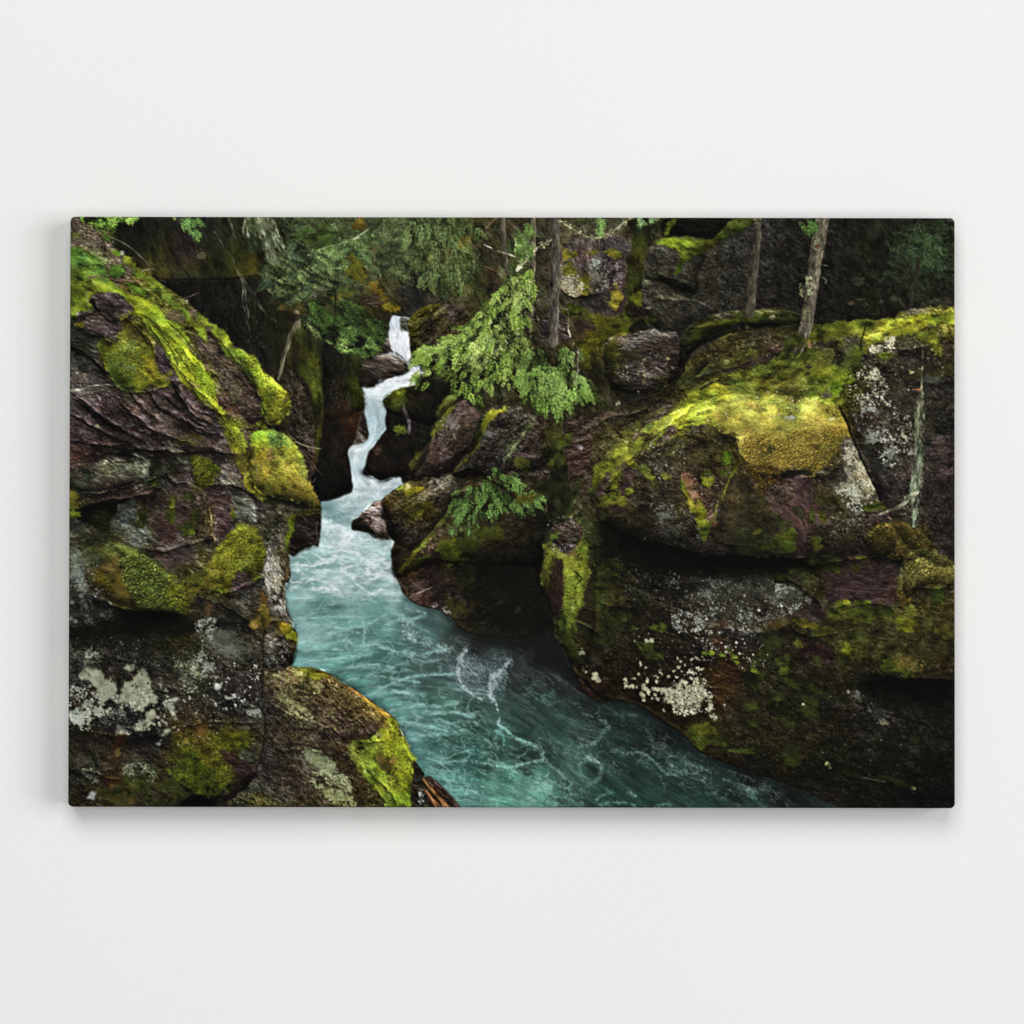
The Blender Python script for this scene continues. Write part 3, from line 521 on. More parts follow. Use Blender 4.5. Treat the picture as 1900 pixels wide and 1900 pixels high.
def paint():
    S = 'x'
    # --- everything behind the river
    sl, X, Y = box(0, 0, 3000, 1060)
    put(sl, np.ones(X.shape, f4), stone(X, Y, field(X, Y, BG), ang=70, st=1.6, s=22, amp=.3, rel=.8, fine=.18, seed=4))
    # overhanging slab on the left and its shadow
    mossy('205,395 470,395 486,470 482,512 430,516 380,518 300,520 262,500 225,465 205,440', '220,430,1a1d10 260,460,191b10 300,470,2f2c12 300,490,35330f 340,450,2d2622 330,500,2a2614 380,470,2b2b18 400,500,24260f 440,440,2c2d16 450,480,37370f 468,495,4c4512 470,440,34361a 380,420,22241a 440,415,30331e 250,420,15170f', 31, jag=2, grain=.32, amp=.3, ang=75, st=2)
    patch(374, 475, 12, 9, 30, '58563c', 'lichen'); patch(345, 455, 16, 26, 80, '30242a', 'stone', a=.6)
    line('285,522 340,519 400,520 470,513 490,516', 3, 5, '0c0c0a', .6)
    line('290,528 360,522 420,524 470,520', 1.5, 1.5, '2d2d28', .35)
    rocky('310,536 360,530 440,530 500,540 560,590 600,640 590,680 540,700 500,700 430,640 370,590', '360,545,11110d 420,560,151610 450,600,1a1b17 480,640,1e1e19 440,545,1b1c17 500,600,1d200f 540,640,262a12 400,580,10100d', 32, ang=80, st=3, a=.85, rel=.6, fine=.12)
    specks('400,540 470,540 500,660 440,640', 160, '3c3d34 2e2f28 55564a', (1, 2.6), 33, .7, 80, 2.5)
    line('398,430 410,450 430,480 442,510 455,540 460,590', 2, 3, '5c5e50', .6, 3, tex=.6)
    line('445,512 470,545 490,580 510,600', 5, 3, '4b4c40', .55, 4, tex=.9)
    line('448,520 452,560 458,600 464,620', 2, 1.5, '6c6e60', .5, 3, tex=.8)
    for q in ((300, 450, 60, 50, .8), (400, 450, 60, 60, .78), (400, 590, 90, 60, .8), (470, 600, 60, 60, .85), (540, 660, 40, 60, .8), (250, 430, 40, 40, .8)): soften(*q)
    # conifers over the left side
    sprays('470,400 720,400 730,470 700,520 640,560 600,540 560,500 500,480 465,440', 420, '28321c 38462a 4a5a38 5e6e4a', 20, 30, (12, 26), 5, 1.5, 41, .7, '20261a', .3)
    fans('485,440 560,440 600,480 640,560 610,600 560,580 520,540 490,500', 46, '1a2114 2c3822 42523a 586c4c 708660', (430, 400), (26, 46), 142, .6, out=-1.2, fine=.9)
    sprays('490,480 560,470 600,500 640,580 620,640 560,600 520,560 480,520', 160, '1e2812 323f20 4b5a32 647648 80905c', 25, 22, (12, 26), 5, 1.4, 42, .75, '1a2114', .4)
    sprays('560,470 640,440 690,430 680,480 640,500 590,500', 260, '2c3820 42532f 5a6e40 748a54', 20, 25, (10, 20), 4.5, 1.4, 43, .75, '2a3420', .3)
    sprays('700,400 830,400 800,440 770,500 730,520 700,480', 300, '323c24 435030 56643e 68764e', -15, 30, (12, 24), 4.5, 1.3, 44, .6, '2a321e', .3)
    for q in ((490, 470, 30, 24, .6), (520, 430, 30, 16, .62), (575, 520, 22, 14, .7), (610, 545, 20, 12, .6), (560, 470, 16, 10, .6), (655, 480, 14, 12, .7), (730, 480, 20, 20, .7)): soften(*q)
    for q in ((545, 520, 26, 14, 1.25), (590, 470, 40, 12, 1.2), (570, 540, 26, 10, 1.25)): soften(*q)
    patch(592, 440, 40, 22, 0, '41561f', 'moss', a=.8); patch(668, 415, 12, 18, 30, '5e4a14', 'moss')
    patch(655, 500, 26, 18, 60, '6a6214', 'moss', a=.85); patch(640, 545, 14, 20, 80, '54541a', 'moss', a=.8); patch(700, 545, 14, 34, -25, '5a4c14', 'moss'); patch(725, 570, 22, 9, 30, '6e5c14', 'moss')
    patch(695, 560, 20, 16, 0, '33271a', 'stone', a=.8); patch(590, 545, 16, 12, 0, '5b5450', 'stone', a=.5); patch(615, 580, 22, 30, 80, '5b4c16', 'moss', a=.7); patch(545, 575, 34, 12, 5, '3f3310', 'moss', a=.7)
    sprays('570,560 640,560 690,590 720,620 700,640 660,630 620,640 590,610', 260, '12180c 1e2a14 30441e 46602c', 35, 20, (12, 24), 5, 1.4, 45, .75, '141a10', .4)
    sprays('600,620 640,605 690,630 690,660 660,668 620,655', 200, '1c2812 32461f 4c6430 688046', 20, 30, (9, 18), 4.5, 1.4, 46, .8, '10140d', .5)
    line('700,415 670,435 640,450 600,462 570,475', 4, 2, '8a8f68', .55, 3, tex=.9); line('702,455 690,480 700,505', 6, 2, '5a5034', .7, 4)
    for a_ in ('478,405 490,440 500,470', '482,400 500,430 520,470 530,478', '455,400 452,430 455,440', '490,415 492,450 498,480', '423,405 428,425 438,440'): line(a_, 7, 3, '6d7358', .45, 4, tex=.9, soft=2)
    for a_ in ('476,403 486,425 496,452 508,475', '488,402 502,425 522,455 536,478', '482,403 490,430 494,462', '460,404 456,425 460,440', '497,404 515,435 528,462'): line(a_, 9, 4, '767c60', .5, 4, tex=.9, soft=4)
    flecks('470,400 500,400 530,470 500,490 485,450', 420, '8a9074 747a5e 5c6248', 70, (5, 14), 1.3, 47, .6)
    # far centre: pale rock with moss between the trees
    rocky('1045,455 1085,440 1150,440 1172,470 1170,560 1130,590 1080,585 1045,555 1038,520', '1060,470,4a3c3a 1080,480,4c3a44 1110,480,3c3a38 1100,500,55564e 1120,520,47463f 1060,520,7c7762 1050,540,6c6a54 1140,490,3d3140 1150,460,45454c 1160,520,443034 1120,560,3a332c 1085,530,44401c 1160,550,3d2c33 1080,560,2c2b27', 51, ang=75, st=1.5, fine=.2, rel=1.)
    for a_ in ((1062, 475, 10, 8), (1100, 470, 14, 6), (1056, 500, 12, 16), (1085, 530, 12, 20), (1140, 470, 16, 8), (1143, 555, 14, 26), (1050, 470, 8, 14)): patch(*a_, 0, '6b6416', 'moss', a=.85)
    specks('1042,515 1075,510 1080,545 1058,550 1042,535', 190, 'aaa58a 8c886e c2bda0', (1.5, 4), 52, .8, clump=.4)
    specks('1092,478 1150,490 1150,535 1120,550 1095,520', 260, '8e8c80 a9a89c 6c6b62', (1.2, 3.6), 53, .75, clump=.5)
    patch(1105, 487, 9, 6, 0, '8a8f86', 'lichen'); patch(1165, 460, 12, 8, 0, '50505c', 'stone', a=.6)
    mossy('1045,570 1065,565 1100,580 1150,595 1170,600 1165,625 1130,630 1095,645 1100,680 1085,685 1075,640 1060,620 1045,600', '1060,575,4c5210 1100,590,4c480f 1150,600,4a4a10 1090,640,55520c 1095,670,48480f 1120,625,53560e 1070,610,3a2e24', 54, jag=4)
    patch(1088, 605, 26, 9, 15, '3f3028', 'stone', a=.8)
    mossy('1168,400 1200,400 1203,470 1192,520 1200,545 1180,575 1165,560 1160,500 1172,450', '1180,420,1f220e 1180,470,3b3a10 1180,510,2a2d0e 1180,550,36380f', 55, jag=4, ang=80, st=2)
    mossy('1165,560 1190,538 1200,545 1195,565 1175,585 1168,600 1160,590', '494c0e', 56)
    rocky('1010,590 1040,580 1060,620 1050,635 1000,630', '3a3030', 57, fine=.5)
    # right back boulders
    rocky('1200,470 1222,448 1250,440 1290,440 1330,434 1380,410 1450,400 1540,400 1540,560 1480,600 1400,590 1300,600 1240,620 1205,600 1190,560 1193,510', '1215,480,33332a 1240,480,3c3c33 1200,505,4e5242 1250,510,2c2d24 1300,490,23231c 1320,460,2b2b24 1350,450,2a2a25 1400,470,211f1d 1350,520,1f1f1b 1300,550,22221c 1250,560,2a2a22 1220,560,2e2c26 1230,590,2b2b20 1280,590,1c1c18 1450,500,171714 1500,450,161612 1500,550,12120f 1350,570,1c1c16', 58, ang=60, st=1.2, s=24, amp=.2, fine=.3, rel=1.2)
    specks('1200,470 1260,450 1390,420 1400,560 1250,620 1195,560', 700, '4c4d43 3c3d34 66675a 5a5b50', (1, 3.4), 59, .55, clump=.6)
    mossy('1212,450 1230,441 1262,440 1300,441 1325,438 1335,448 1300,470 1276,480 1262,505 1250,508 1262,478 1255,465 1235,458', '1230,448,58600e 1260,455,555e0e 1270,475,3f4a0e 1310,450,42420f 1256,500,45550c', 60, jag=3)
    rocky('1232,408 1270,400 1360,400 1352,415 1328,440 1312,447 1300,440 1260,438 1228,436', '0a0a07', 61, jag=3)
    mossy('1228,430 1236,415 1255,402 1248,420 1232,436', '4a5010', 62); mossy('1300,440 1312,446 1330,438 1350,415 1375,402 1400,402 1385,420 1350,440 1310,465 1300,460', '1320,450,3c400c 1360,420,2f360c 1390,405,2c300e', 63, jag=3)
    line('1360,402 1357,415', 2, 1, '5a5a40', .8)
    rocky('1205,580 1190,588 1165,590 1160,575 1172,560 1190,580 1200,610 1185,625 1165,610', '0d0d09', 64, a=.8)
    patch(1206, 594, 10, 6, 0, '3f4510'); patch(1203, 572, 5, 3, 0, '6e6258', 'lichen'); patch(1280, 610, 30, 8, 0, '33312c', 'stone')
    rocky('1125,632 1160,622 1210,612 1255,618 1262,650 1264,690 1230,718 1180,728 1140,722 1122,690', '1140,650,2c2b14 1160,635,3c3834 1210,625,3a3634 1240,650,37302f 1180,660,3f3835 1220,680,45393a 1250,670,3c2a2b 1160,690,3c3538 1200,705,463a3c 1150,715,26260f 1225,712,3a3a18 1135,675,2a2a10', 65, ang=10, st=2.2, s=16, fine=.3)
    specks('1140,670 1250,650 1258,690 1200,715 1145,705', 46, 'a09a74 8a8462 77725a', (2, 5.5), 66, .75, 0, 1.6)
    specks('1140,640 1250,640 1258,690 1200,715 1145,705', 260, '5c5250 6b5f5c 2c2424', (1, 2.6), 67, .6)
    patch(1135, 660, 12, 30, 0, '30330c', a=.8); patch(1165, 660, 24, 12, -10, '2a2a10', a=.7)
    line('1190,665 1215,655 1240,640', 2, 1, '1a1614', .8); line('1135,722 1180,728 1230,720 1262,695 1275,660', 5, 10, '080806', .85)
    # dark wood, upper right
    sprays('1640,440 1690,410 1771,405 1771,520 1720,510 1690,490 1660,520 1635,500', 200, '1b2417 26331f 314029', 30, 40, (10, 22), 4.5, 1.4, 71, .7, '10140e', .4)
    sprays('1690,430 1745,425 1742,480 1700,490 1680,470', 150, '1f2b1a 2c3d24 3a4c30', 35, 30, (10, 20), 4.5, 1.4, 72, .7, None)
    line('1703,480 1700,510 1694,545 1688,575', 7, 9, '232119', .8, tex=.3); line('1690,495 1670,540 1660,570', 3, 4, '1b1a14', .7)
    specks('1540,500 1700,500 1760,570 1560,585', 200, '3a3a2c 2c2c22 4a4a38', (1, 3), 73, .6, 0, 2)
    for a_ in ((1577, 563, 8, 4, '4a4030'), (1660, 553, 9, 6, '3a3a2c'), (1634, 560, 5, 5, '34342c'), (1590, 520, 12, 8, '2c2d24')): patch(a_[0], a_[1], a_[2], a_[3], 0, a_[4], 'lichen', a=.8)
    line('1590,556 1604,555', 1.5, 1, '5c5c48', .6); line('1540,575 1600,590 1660,582', 3, 3, '0b0b08', .6)
    # long mossy boulders behind the slope
    rocky('1262,640 1270,610 1300,592 1350,578 1400,575 1450,572 1490,585 1488,605 1440,612 1390,612 1340,620 1300,640 1275,665 1262,670', '1275,615,2c2e1a 1310,600,3a4012 1290,640,26260f 1350,590,30360f 1400,590,2c320e 1450,590,24270f 1480,600,1f1f18 1340,585,2e2e2c 1300,650,14140f 1350,612,23200f', 74, ang=-8, st=2)
    mossy('1290,612 1320,598 1380,588 1440,585 1480,592 1470,602 1400,606 1340,615 1300,630 1280,625', '1310,608,424810 1380,596,39400f 1450,595,2a300f', 75, jag=4, a=.9)
    patch(1385, 604, 9, 4, 0, '77735c', 'lichen'); patch(1433, 590, 4, 6, 60, '6a6a50', 'lichen'); patch(1366, 608, 10, 5, 0, '4a4a48', 'stone')
    line('1262,675 1290,645 1340,622 1400,612 1480,606', 9, 3, '0a0a07', .8)
    rocky('1312,662 1322,640 1342,624 1372,616 1420,610 1476,604 1480,622 1462,645 1430,658 1390,668 1340,675', '1325,650,2e2c1c 1345,632,3c3f16 1380,622,3a3c14 1430,616,25280f 1360,650,33281f 1400,645,3a2c2c 1440,640,3a2a2e 1460,620,1c1c12 1340,665,2c2618 1400,660,32281f', 870, ang=-10, st=2, fine=.25)
    mossy('1322,642 1342,626 1372,618 1425,612 1465,610 1440,622 1400,630 1360,640 1330,655', '1335,640,454a14 1380,624,3c4014 1430,616,2e330f', 871, a=.85, jag=5)
    flow_water(); river_marks()
    rocks_mid()
    domes_mid()
    right_mass()
    for P, k, r in (('1108,965 1095,920 1105,870 1135,830 1180,800 1250,765 1330,735 1400,735 1500,735 1555,755 1600,860 1640,945 1660,1025 1580,1032 1400,1034 1300,1030 1240,1012 1150,985', .9, 32), ('1600,640 1650,596 1785,575 1785,1020 1690,1020 1645,945 1610,860 1566,755 1575,700', .7, 24), ('1006,1085 1005,1050 1020,1000 1060,960 1095,970 1105,1020 1105,1150 1085,1250 1043,1203 1028,1150', 1.1, 16), ('1325,765 1500,730 1568,770 1578,800 1540,850 1490,880 1430,870 1380,850', .12, 20), ('1680,1030 1730,1018 1790,1050 1790,1085 1720,1085 1680,1110', 1., 12), ('1610,985 1680,968 1735,1020 1670,1038 1610,1020', .8, 10)): dome(P, k, r)
    trees_mid()
    left_cliff()
    front_boulder()
    for P, k, r in (('462,815 475,802 500,800 537,812 560,850 572,898 590,931 584,940 540,928 500,925 478,910 460,875', .8, 18), ('440,650 462,660 484,688 519,715 541,748 524,776 500,788 478,732 450,690', .8, 12), (LB_OUT, .9, 30), ('185,640 222,600 262,605 285,655 318,705 285,718 235,728 195,680', .35, 12), ('352,850 378,848 395,860 394,895 370,905 356,890', .8, 8), ('150,1025 220,1010 290,1045 350,1100 345,1142 250,1135 165,1090', .45, 18), ('345,1070 405,1015 455,970 492,1035 470,1075 400,1100 355,1130', .4, 16), ('128,850 200,845 275,860 280,890 230,905 130,912', 1., 12), ('492,1175 548,1190 540,1235 490,1245', .9, 9)): dome(P, k, r)
    ledges()
    finish()
    return img
def river_marks():
    # rocks by the fall
    rocky('742,592 752,590 760,596 763,612 757,617 743,614', '4a5250', 81, fine=.2); rocky('712,640 720,625 724,650 720,664 710,655', '42403e', 82)
    rocky('668,717 669,680 676,668 700,660 722,656 735,655 744,664 750,680 752,696 745,702 734,699 718,706 702,705 700,714 690,720', '680,690,33302c 700,675,352f2b 715,680,42362f 740,675,4a4446 750,685,5a5458 725,668,4a474a 690,712,2e2a28 735,695,4b4548', 83, ang=15, st=3, fine=.15, soft=1.4)
    line('724,656 735,660 748,668 755,675', 5, 2, '8f979c', .6, 2, soft=2, tex=.4)
    flecks('724,618 758,618 764,650 772,672 750,660 727,650', 160, 'f3f6fa e4e9ee ffffff', 84, (8, 18), 2, 84, .5)
    flecks('752,650 768,664 786,690 775,698 765,680', 120, 'e9eef2 cfd6db', 55, (5, 12), 2, 85, .5)
    for x, y, rx, ry in ((725, 708, 16, 7), (752, 702, 16, 8), (705, 714, 12, 6), (770, 696, 10, 7), (745, 706, 24, 7)): patch(x, y, rx, ry, -8, 'e6ecee', 'foam', a=.8, s=5)
    line('672,722 700,724 740,720 775,706', 5, 6, 'e3e9ea', .55, 2, soft=5)
    line('758,642 766,664 774,684 778,698', 15, 22, 'dfe5ea', .6, 3, soft=6, tex=.3); patch(768, 692, 18, 10, 0, 'dde4e8', 'foam', a=.6, s=6)
    veins('655,750 715,745 716,800 660,870 650,910 740,900 700,930 640,930 650,830', '748f98', 95, 11, 2.2, 3.5, .45, 705, .3); veins('725,600 762,600 766,660 726,655', '9fb0bc', 88, 8, 3, 3.5, .4, 706, .3); veins('590,960 650,950 725,1010 725,1090 540,1090 560,1040', '5f918c', 2, 18, 2.6, 4.5, .4, 707, .2)
    patch(658, 833, 12, 8, 0, 'd3dcde', 'foam', a=.7, s=5); patch(690, 895, 14, 6, 30, 'd6dfe2', 'foam', a=.8, s=5); patch(730, 893, 16, 6, -10, 'cdd7da', 'foam', a=.7, s=5); patch(712, 902, 20, 7, 0, 'c9d4d7', 'foam', a=.6, s=6)
    patch(666, 912, 16, 9, 30, 'ccd6da', 'foam', a=.6, s=6); patch(660, 920, 40, 10, -5, 'c6d2d5', 'foam', a=.6, s=8)
    patch(627, 985, 26, 14, 20, 'cad8db', 'foam', a=.7, s=8); patch(640, 1004, 18, 10, -40, 'd8e2e4', 'foam', a=.7, s=7); patch(604, 975, 12, 10, 0, 'c2d1d4', 'foam', a=.7, s=8)
    for P, w, a in (('540,1035 590,1012 640,1018 700,1022 728,1018', 7, .4), ('600,1040 660,1036 725,1030', 6, .35), ('560,1050 610,1042 670,1045 720,1040', 5, .35), ('560,1075 620,1078 690,1070 730,1072', 8, .4), ('580,1095 640,1098 700,1105 745,1100', 8, .4), ('640,1015 665,1028 700,1018', 6, .35), ('655,985 700,1000 730,1006', 6, .4), ('600,1060 640,1068 690,1062', 4, .3)): line(P, w, w * .5, 'd4e2e3', a, 5, soft=7, tex=.4)
    for x, y, rx, ry, a in ((580, 1180, 50, 18, .25), (690, 1108, 50, 10, .35), (720, 1092, 30, 12, .35), (560, 1105, 20, 12, .3), (640, 1065, 60, 8, .25)): patch(x, y, rx, ry, -5, 'a9c8c5', 'foam', a=a, s=14)
    soften(614, 1128, 18, 5, .82); soften(600, 1118, 36, 8, .9)
    # threads of foam on the green water
    T = '545,1150 580,1148 620,1146 660,1148;540,1165 590,1160 640,1168 680,1160 720,1140;560,1190 600,1180 640,1172 670,1178;600,1200 640,1190 660,1200 700,1196;672,1150 675,1175 672,1195;640,1265 690,1255 740,1262 780,1268;690,1290 730,1268 780,1255 850,1252;700,1275 740,1285 790,1290;680,1300 720,1285 770,1292;715,1322 770,1310 810,1312 850,1305;745,1362 790,1366 820,1362;740,1340 790,1348 830,1358;790,1330 830,1322 880,1330;560,1230 620,1225 690,1215;700,1200 760,1215 820,1208;640,1240 700,1235 750,1245;730,1138 760,1150 790,1140 750,1130;560,1210 600,1205 650,1210;720,1160 745,1150 770,1160'
    for i, t in enumerate(T.split(';')): foam(t, 5, 4, '8cbab2 a4c8c3 7caaa2', .27, None, 200 + i, (4, 12))
    foam('752,1155 765,1180 775,1195 800,1198 830,1208', 11, 7, 'b4cbcc 9ab6b6', .5, 380, 223); foam('745,1175 770,1190', 12, 8, 'b9d2d2', .4, 120, 224)
    flecks('745,1150 780,1170 840,1200 830,1215 780,1200 750,1180', 160, 'c4d8da a4bcbd 8fa9a8', 28, (2, 7), 1.3, 225, .6)
    # white crests
    for t, w0, w1 in (('866,1203 853,1225 849,1245 852,1262 862,1278 880,1292 893,1300', 7, 2), ('853,1222 860,1235', 9, 6), ('947,1225 930,1245 916,1258 920,1270 909,1288 920,1305', 4, 5), ('914,1252 908,1270 910,1300', 5, 9), ('910,1262 926,1254', 8, 4), ('920,1305 927,1335 925,1345 945,1358', 2, 2)): foam(t, w0 * 1.1, w1 * 1.1, 'b9c4cb 8fa0a8 d4dce2', .48, None, int(w0 * 9 + w1 + len(t)), (2, 5), 38)
    flecks('850,1200 880,1210 900,1255 895,1300 860,1275 847,1240', 320, '9aabb0 7c8e91 c6d0d5', 40, (3, 9), 1.2, 231, .6)
    flecks('900,1225 950,1225 940,1260 930,1300 905,1300', 260, '8fa3a6 c3ced6 6d8385', 40, (2, 7), 1.2, 232, .6)
    foam('925,1345 940,1358 960,1372 985,1382', 5, 4, '8ec0b4', .6, None, 233); foam('900,1357 930,1360 935,1385', 8, 5, '78b0a2 5c9488', .5, None, 234)
    # nets of foam drawn out by the current
    R = '760,1330 900,1290 1000,1270 1080,1310 1180,1330 1290,1400 1360,1440 1440,1480 1400,1495 800,1495 790,1440'
    veins('545,1110 740,1110 800,1180 860,1240 780,1330 700,1290 620,1250 550,1225', 'a8ccc8', -8, 30, 2.2, 6, .42, 600)
    veins('700,1250 860,1250 900,1340 860,1480 800,1480 760,1400 720,1320', 'a4cdc6', 8, 30, 2, 6, .42, 610); veins('780,1330 900,1330 1010,1400 1080,1480 860,1498 800,1470', '9ccfc3', 24, 22, 1.8, 5.5, .42, 620, .1)
    veins('900,1250 1060,1260 1180,1330 1290,1400 1240,1450 1100,1440 960,1360', '8fb0ac', 30, 26, 1.8, 7, .34, 630); veins('1040,1300 1160,1320 1260,1370 1300,1420 1160,1440 1060,1400', 'a4bcba', 26, 18, 1.6, 6, .34, 640)
    veins('1220,1380 1320,1415 1480,1475 1440,1498 1300,1480 1200,1440', '93adab', 22, 16, 2.2, 6, .45, 650); veins('880,1425 1010,1420 1070,1495 860,1498', 'aadccf', 30, 16, 1.6, 4.5, .5, 660, .2)
    veins('560,1020 730,1010 745,1105 540,1100', 'e4eeee', 4, 24, 3, 3.2, .72, 670, .4); veins('600,965 660,960 720,1010 600,1030', 'e6eef0', 15, 14, 1.8, 3.4, .65, 680, .4); veins('640,900 745,890 690,935 600,960', 'e4ecee', -12, 14, 2, 3.4, .6, 690, .3)
    veins('655,750 715,745 716,800 660,870 650,830', 'dbe6ea', 95, 12, 2, 4, .4, 700, .1); veins('820,1190 960,1200 1000,1280 880,1300', '8fa0a2', 30, 16, 1.8, 6, .4, 710)
    flecks(R, 800, '4f7d74 6fa397 3d665d 88b9ae', 30, (2, 5), 1.1, 240, .42, .6)
    flecks('1020,1290 1090,1310 1200,1340 1270,1390 1200,1400 1100,1370 1030,1330', 300, '6d8583 93a8a9 52706c', 30, (2, 5), 1.1, 241, .5, .4)
    flecks('1240,1370 1310,1410 1420,1455 1460,1480 1380,1480 1290,1440 1230,1410', 320, '5f7d78 8aa19f a6bbbb', 24, (2, 6), 1.1, 242, .55, .4)
    flecks('960,1240 1040,1250 1080,1290 1060,1310 980,1290', 150, '6d7272 535a59 7f8685', 20, (2, 4), 1, 243, .45, .5)
    flecks('790,1360 880,1340 900,1400 860,1480 800,1420', 220, '7db3a9 a3cfc8 5c938a', 28, (2, 6), 1.2, 244, .5, .5)
    for t, w0, w1, c in (('900,1417 925,1422 950,1424 980,1416 1008,1412', 3, 3, 'a8d8cc'), ('1008,1395 1006,1405 1020,1420 1035,1432 1050,1447', 4, 3, 'b6dcd6'), ('985,1383 1000,1390 1008,1400', 3, 5, '9fcfc4'), ('790,1408 820,1415 860,1412 900,1418', 3, 2, '96c8bd'), ('1090,1405 1100,1408 1115,1425 1110,1445 1085,1460', 7, 5, '86b3aa'), ('1090,1408 1075,1420 1080,1440', 5, 4, '7aa79e'), ('1082,1405 1105,1412 1112,1420', 5, 3, 'd0e2e2'), ('1120,1340 1128,1350 1115,1365 1100,1380 1070,1388', 4, 3, '8aa6a4'), ('1110,1330 1122,1342', 4, 4, '93abaa'), ('1075,1322 1100,1332 1125,1340', 2, 2, '8ea5a4'), ('1150,1400 1190,1398 1215,1415 1235,1435 1260,1440', 3, 2, '809f9c'), ('1240,1425 1262,1432 1275,1430', 6, 4, 'a9c1c4'), ('1110,1495 1130,1490 1160,1490 1180,1496', 3, 3, '86b6a8'), ('1215,1498 1235,1492 1250,1496', 3, 3, '7dac9f'), ('1270,1415 1300,1425 1330,1435', 4, 3, '8fa9a8'), ('1350,1430 1380,1440 1400,1448', 3, 2, '7f9996'), ('1340,1445 1380,1458 1400,1470', 3, 2, '6f908a'), ('1390,1475 1405,1485 1410,1496', 3, 2, '6f9a90'), ('1165,1470 1180,1478', 5, 2, '94c0b6'), ('1140,1470 1120,1475 1105,1485', 4, 2, '6f9c91'), ('1300,1400 1320,1405', 3, 2, '9ab0b2')): foam(t, w0 * 1.5, w1 * 1.6, c + ' ' + '7fa8a0', .55 if w0 in (3, 4) and len(t) > 28 and t[0] in '9' else .3, None, int(w0 * 31 + len(t) + w1), (2, 5), 32)
    for x, y, rx, ry, a in ((920, 1450, 26, 9, .4), (985, 1458, 28, 12, .5), (1035, 1450, 20, 12, .45), (960, 1478, 50, 12, .3), (860, 1480, 22, 14, .4), (840, 1445, 16, 12, .25), (1000, 1440, 16, 14, .35)): patch(x, y, rx, ry, 30, '9fd2c6', 'foam', a=a * .3, s=9)
    flecks('900,1430 1010,1420 1060,1470 1080,1495 880,1495', 360, '8fcabb 6fae9c b5dcd2', 32, (3, 7), 1.4, 246, .4, .5)
def rocks_mid():
    # left-hand wall beyond the cliff
    mossy('545,600 565,610 585,650 596,700 598,760 598,830 590,870 585,860 586,800 580,760 575,725 560,715 545,690 530,660', '560,630,2c3010 575,680,404610 583,710,4a5014 590,760,2c2f0c 592,800,3a3a10 590,840,38360f 550,680,2c2814', 91, jag=3, ang=80, st=1.8)
    rocky('520,700 545,690 575,725 580,780 585,860 580,900 560,880 545,820 535,800 540,750', '540,720,2b2418 555,760,2a241a 560,800,322a22 570,850,33241c 575,890,2a1b17 550,780,1c1813', 92, ang=80, st=1.5, fine=.4)
    specks('535,730 575,740 582,830 560,850 545,800', 150, '5c5c44 3c3f20 6b6a55', (1, 3), 93, .6, 80)
    rocky('598,640 630,655 668,665 670,715 676,758 674,764 680,790 678,810 655,826 645,838 646,860 654,908 640,920 600,932 590,925 575,900 590,850 600,760', '610,680,11110d 620,740,13120e 655,690,181c0c 665,740,242a0c 640,770,2a1a10 648,790,3f220f 650,815,231611 618,800,0e0d0b 615,850,11100e 620,900,0f0e0c 645,890,131110 600,900,0b0a09 635,830,1a1412', 94, ang=85, st=2, s=20, amp=.2, fine=.1, rel=.7)
    mossy('655,660 668,662 670,715 676,756 650,752 648,700', '655,690,1d2209 668,720,2c330c 668,750,333a0e', 95, jag=2, ang=85, st=2, a=.9)
    specks('605,700 640,720 640,760 605,750', 60, '3a3a30 4c4c40 2c2c24', (1, 3), 96, .7)
    rocky('670,766 675,764 680,790 683,812 675,823 656,827 660,810', '45403f', 97, ang=60, fine=.12)
    rocky('535,955 592,930 592,1010 580,1014 560,1024 538,1033 534,1000', '555,960,1e1a14 575,950,20200f 560,1000,181312 585,990,1f1917 545,1020,14110e', 98, ang=20, st=2, amp=.25)
    line('589,970 586,985 591,1008', 3, 2, '4a4442', .7, 1); specks('545,930 590,935 590,950 550,960', 60, '4a5014 3a4010', (2, 4), 99, .7)
    line('549,582 551,598 540,622 528,655 521,685 516,706', 11, 5, '55523f', .85, 2, tex=.4, shade=.45); line('551,590 556,602 552,618', 6, 3, '4c4a38', .7, 2, tex=.4); patch(540, 590, 20, 10, 0, '14120c', 'dark', a=.6)
    line('620,540 622,570 620,620', 2, 2, '14120d', .7, 1)
    # dark nose rock on the right bank
    rocky('784,702 767,717 742,721 723,732 710,744 713,753 718,763 715,778 716,797 710,805 696,824 685,839 680,852 678,866 673,880 689,884 708,893 723,888 742,886 748,899 770,890 800,850 830,790 860,740 850,700 810,690', '740,740,30340f 760,730,1a1a10 800,730,10100a 730,790,0c0c09 760,810,171510 710,830,1c1614 740,850,0e0c0b 700,870,1a1513 730,880,1a1412 780,850,110f0d 790,790,151411 770,770,13120e', 101, ang=60, st=1.6, amp=.25, s=20, fine=.1, rel=.8)
    mossy('711,744 724,734 742,724 752,728 748,745 752,760 742,765 725,762 717,758', '718,748,545a22 735,745,444d14 745,735,3c440f', 102, jag=1.5, grain=.25)
    line('712,738 727,727 745,722 768,716', 2, 1.5, '5a5a3a', .5, 1)
    line('750,762 755,775 760,790 758,805', 7, 6, '655d61', .85, 2, tex=.4, seed=6); line('748,745 746,765', 3, 2, '3f3c30', .7)
    mossy('732,795 745,788 755,803 745,806 735,808', '3f4a14', 103, jag=2); line('720,800 745,808 765,812', 3, 2, '050505', .8); patch(700, 840, 8, 12, 20, '3a2c28', 'stone', a=.8)
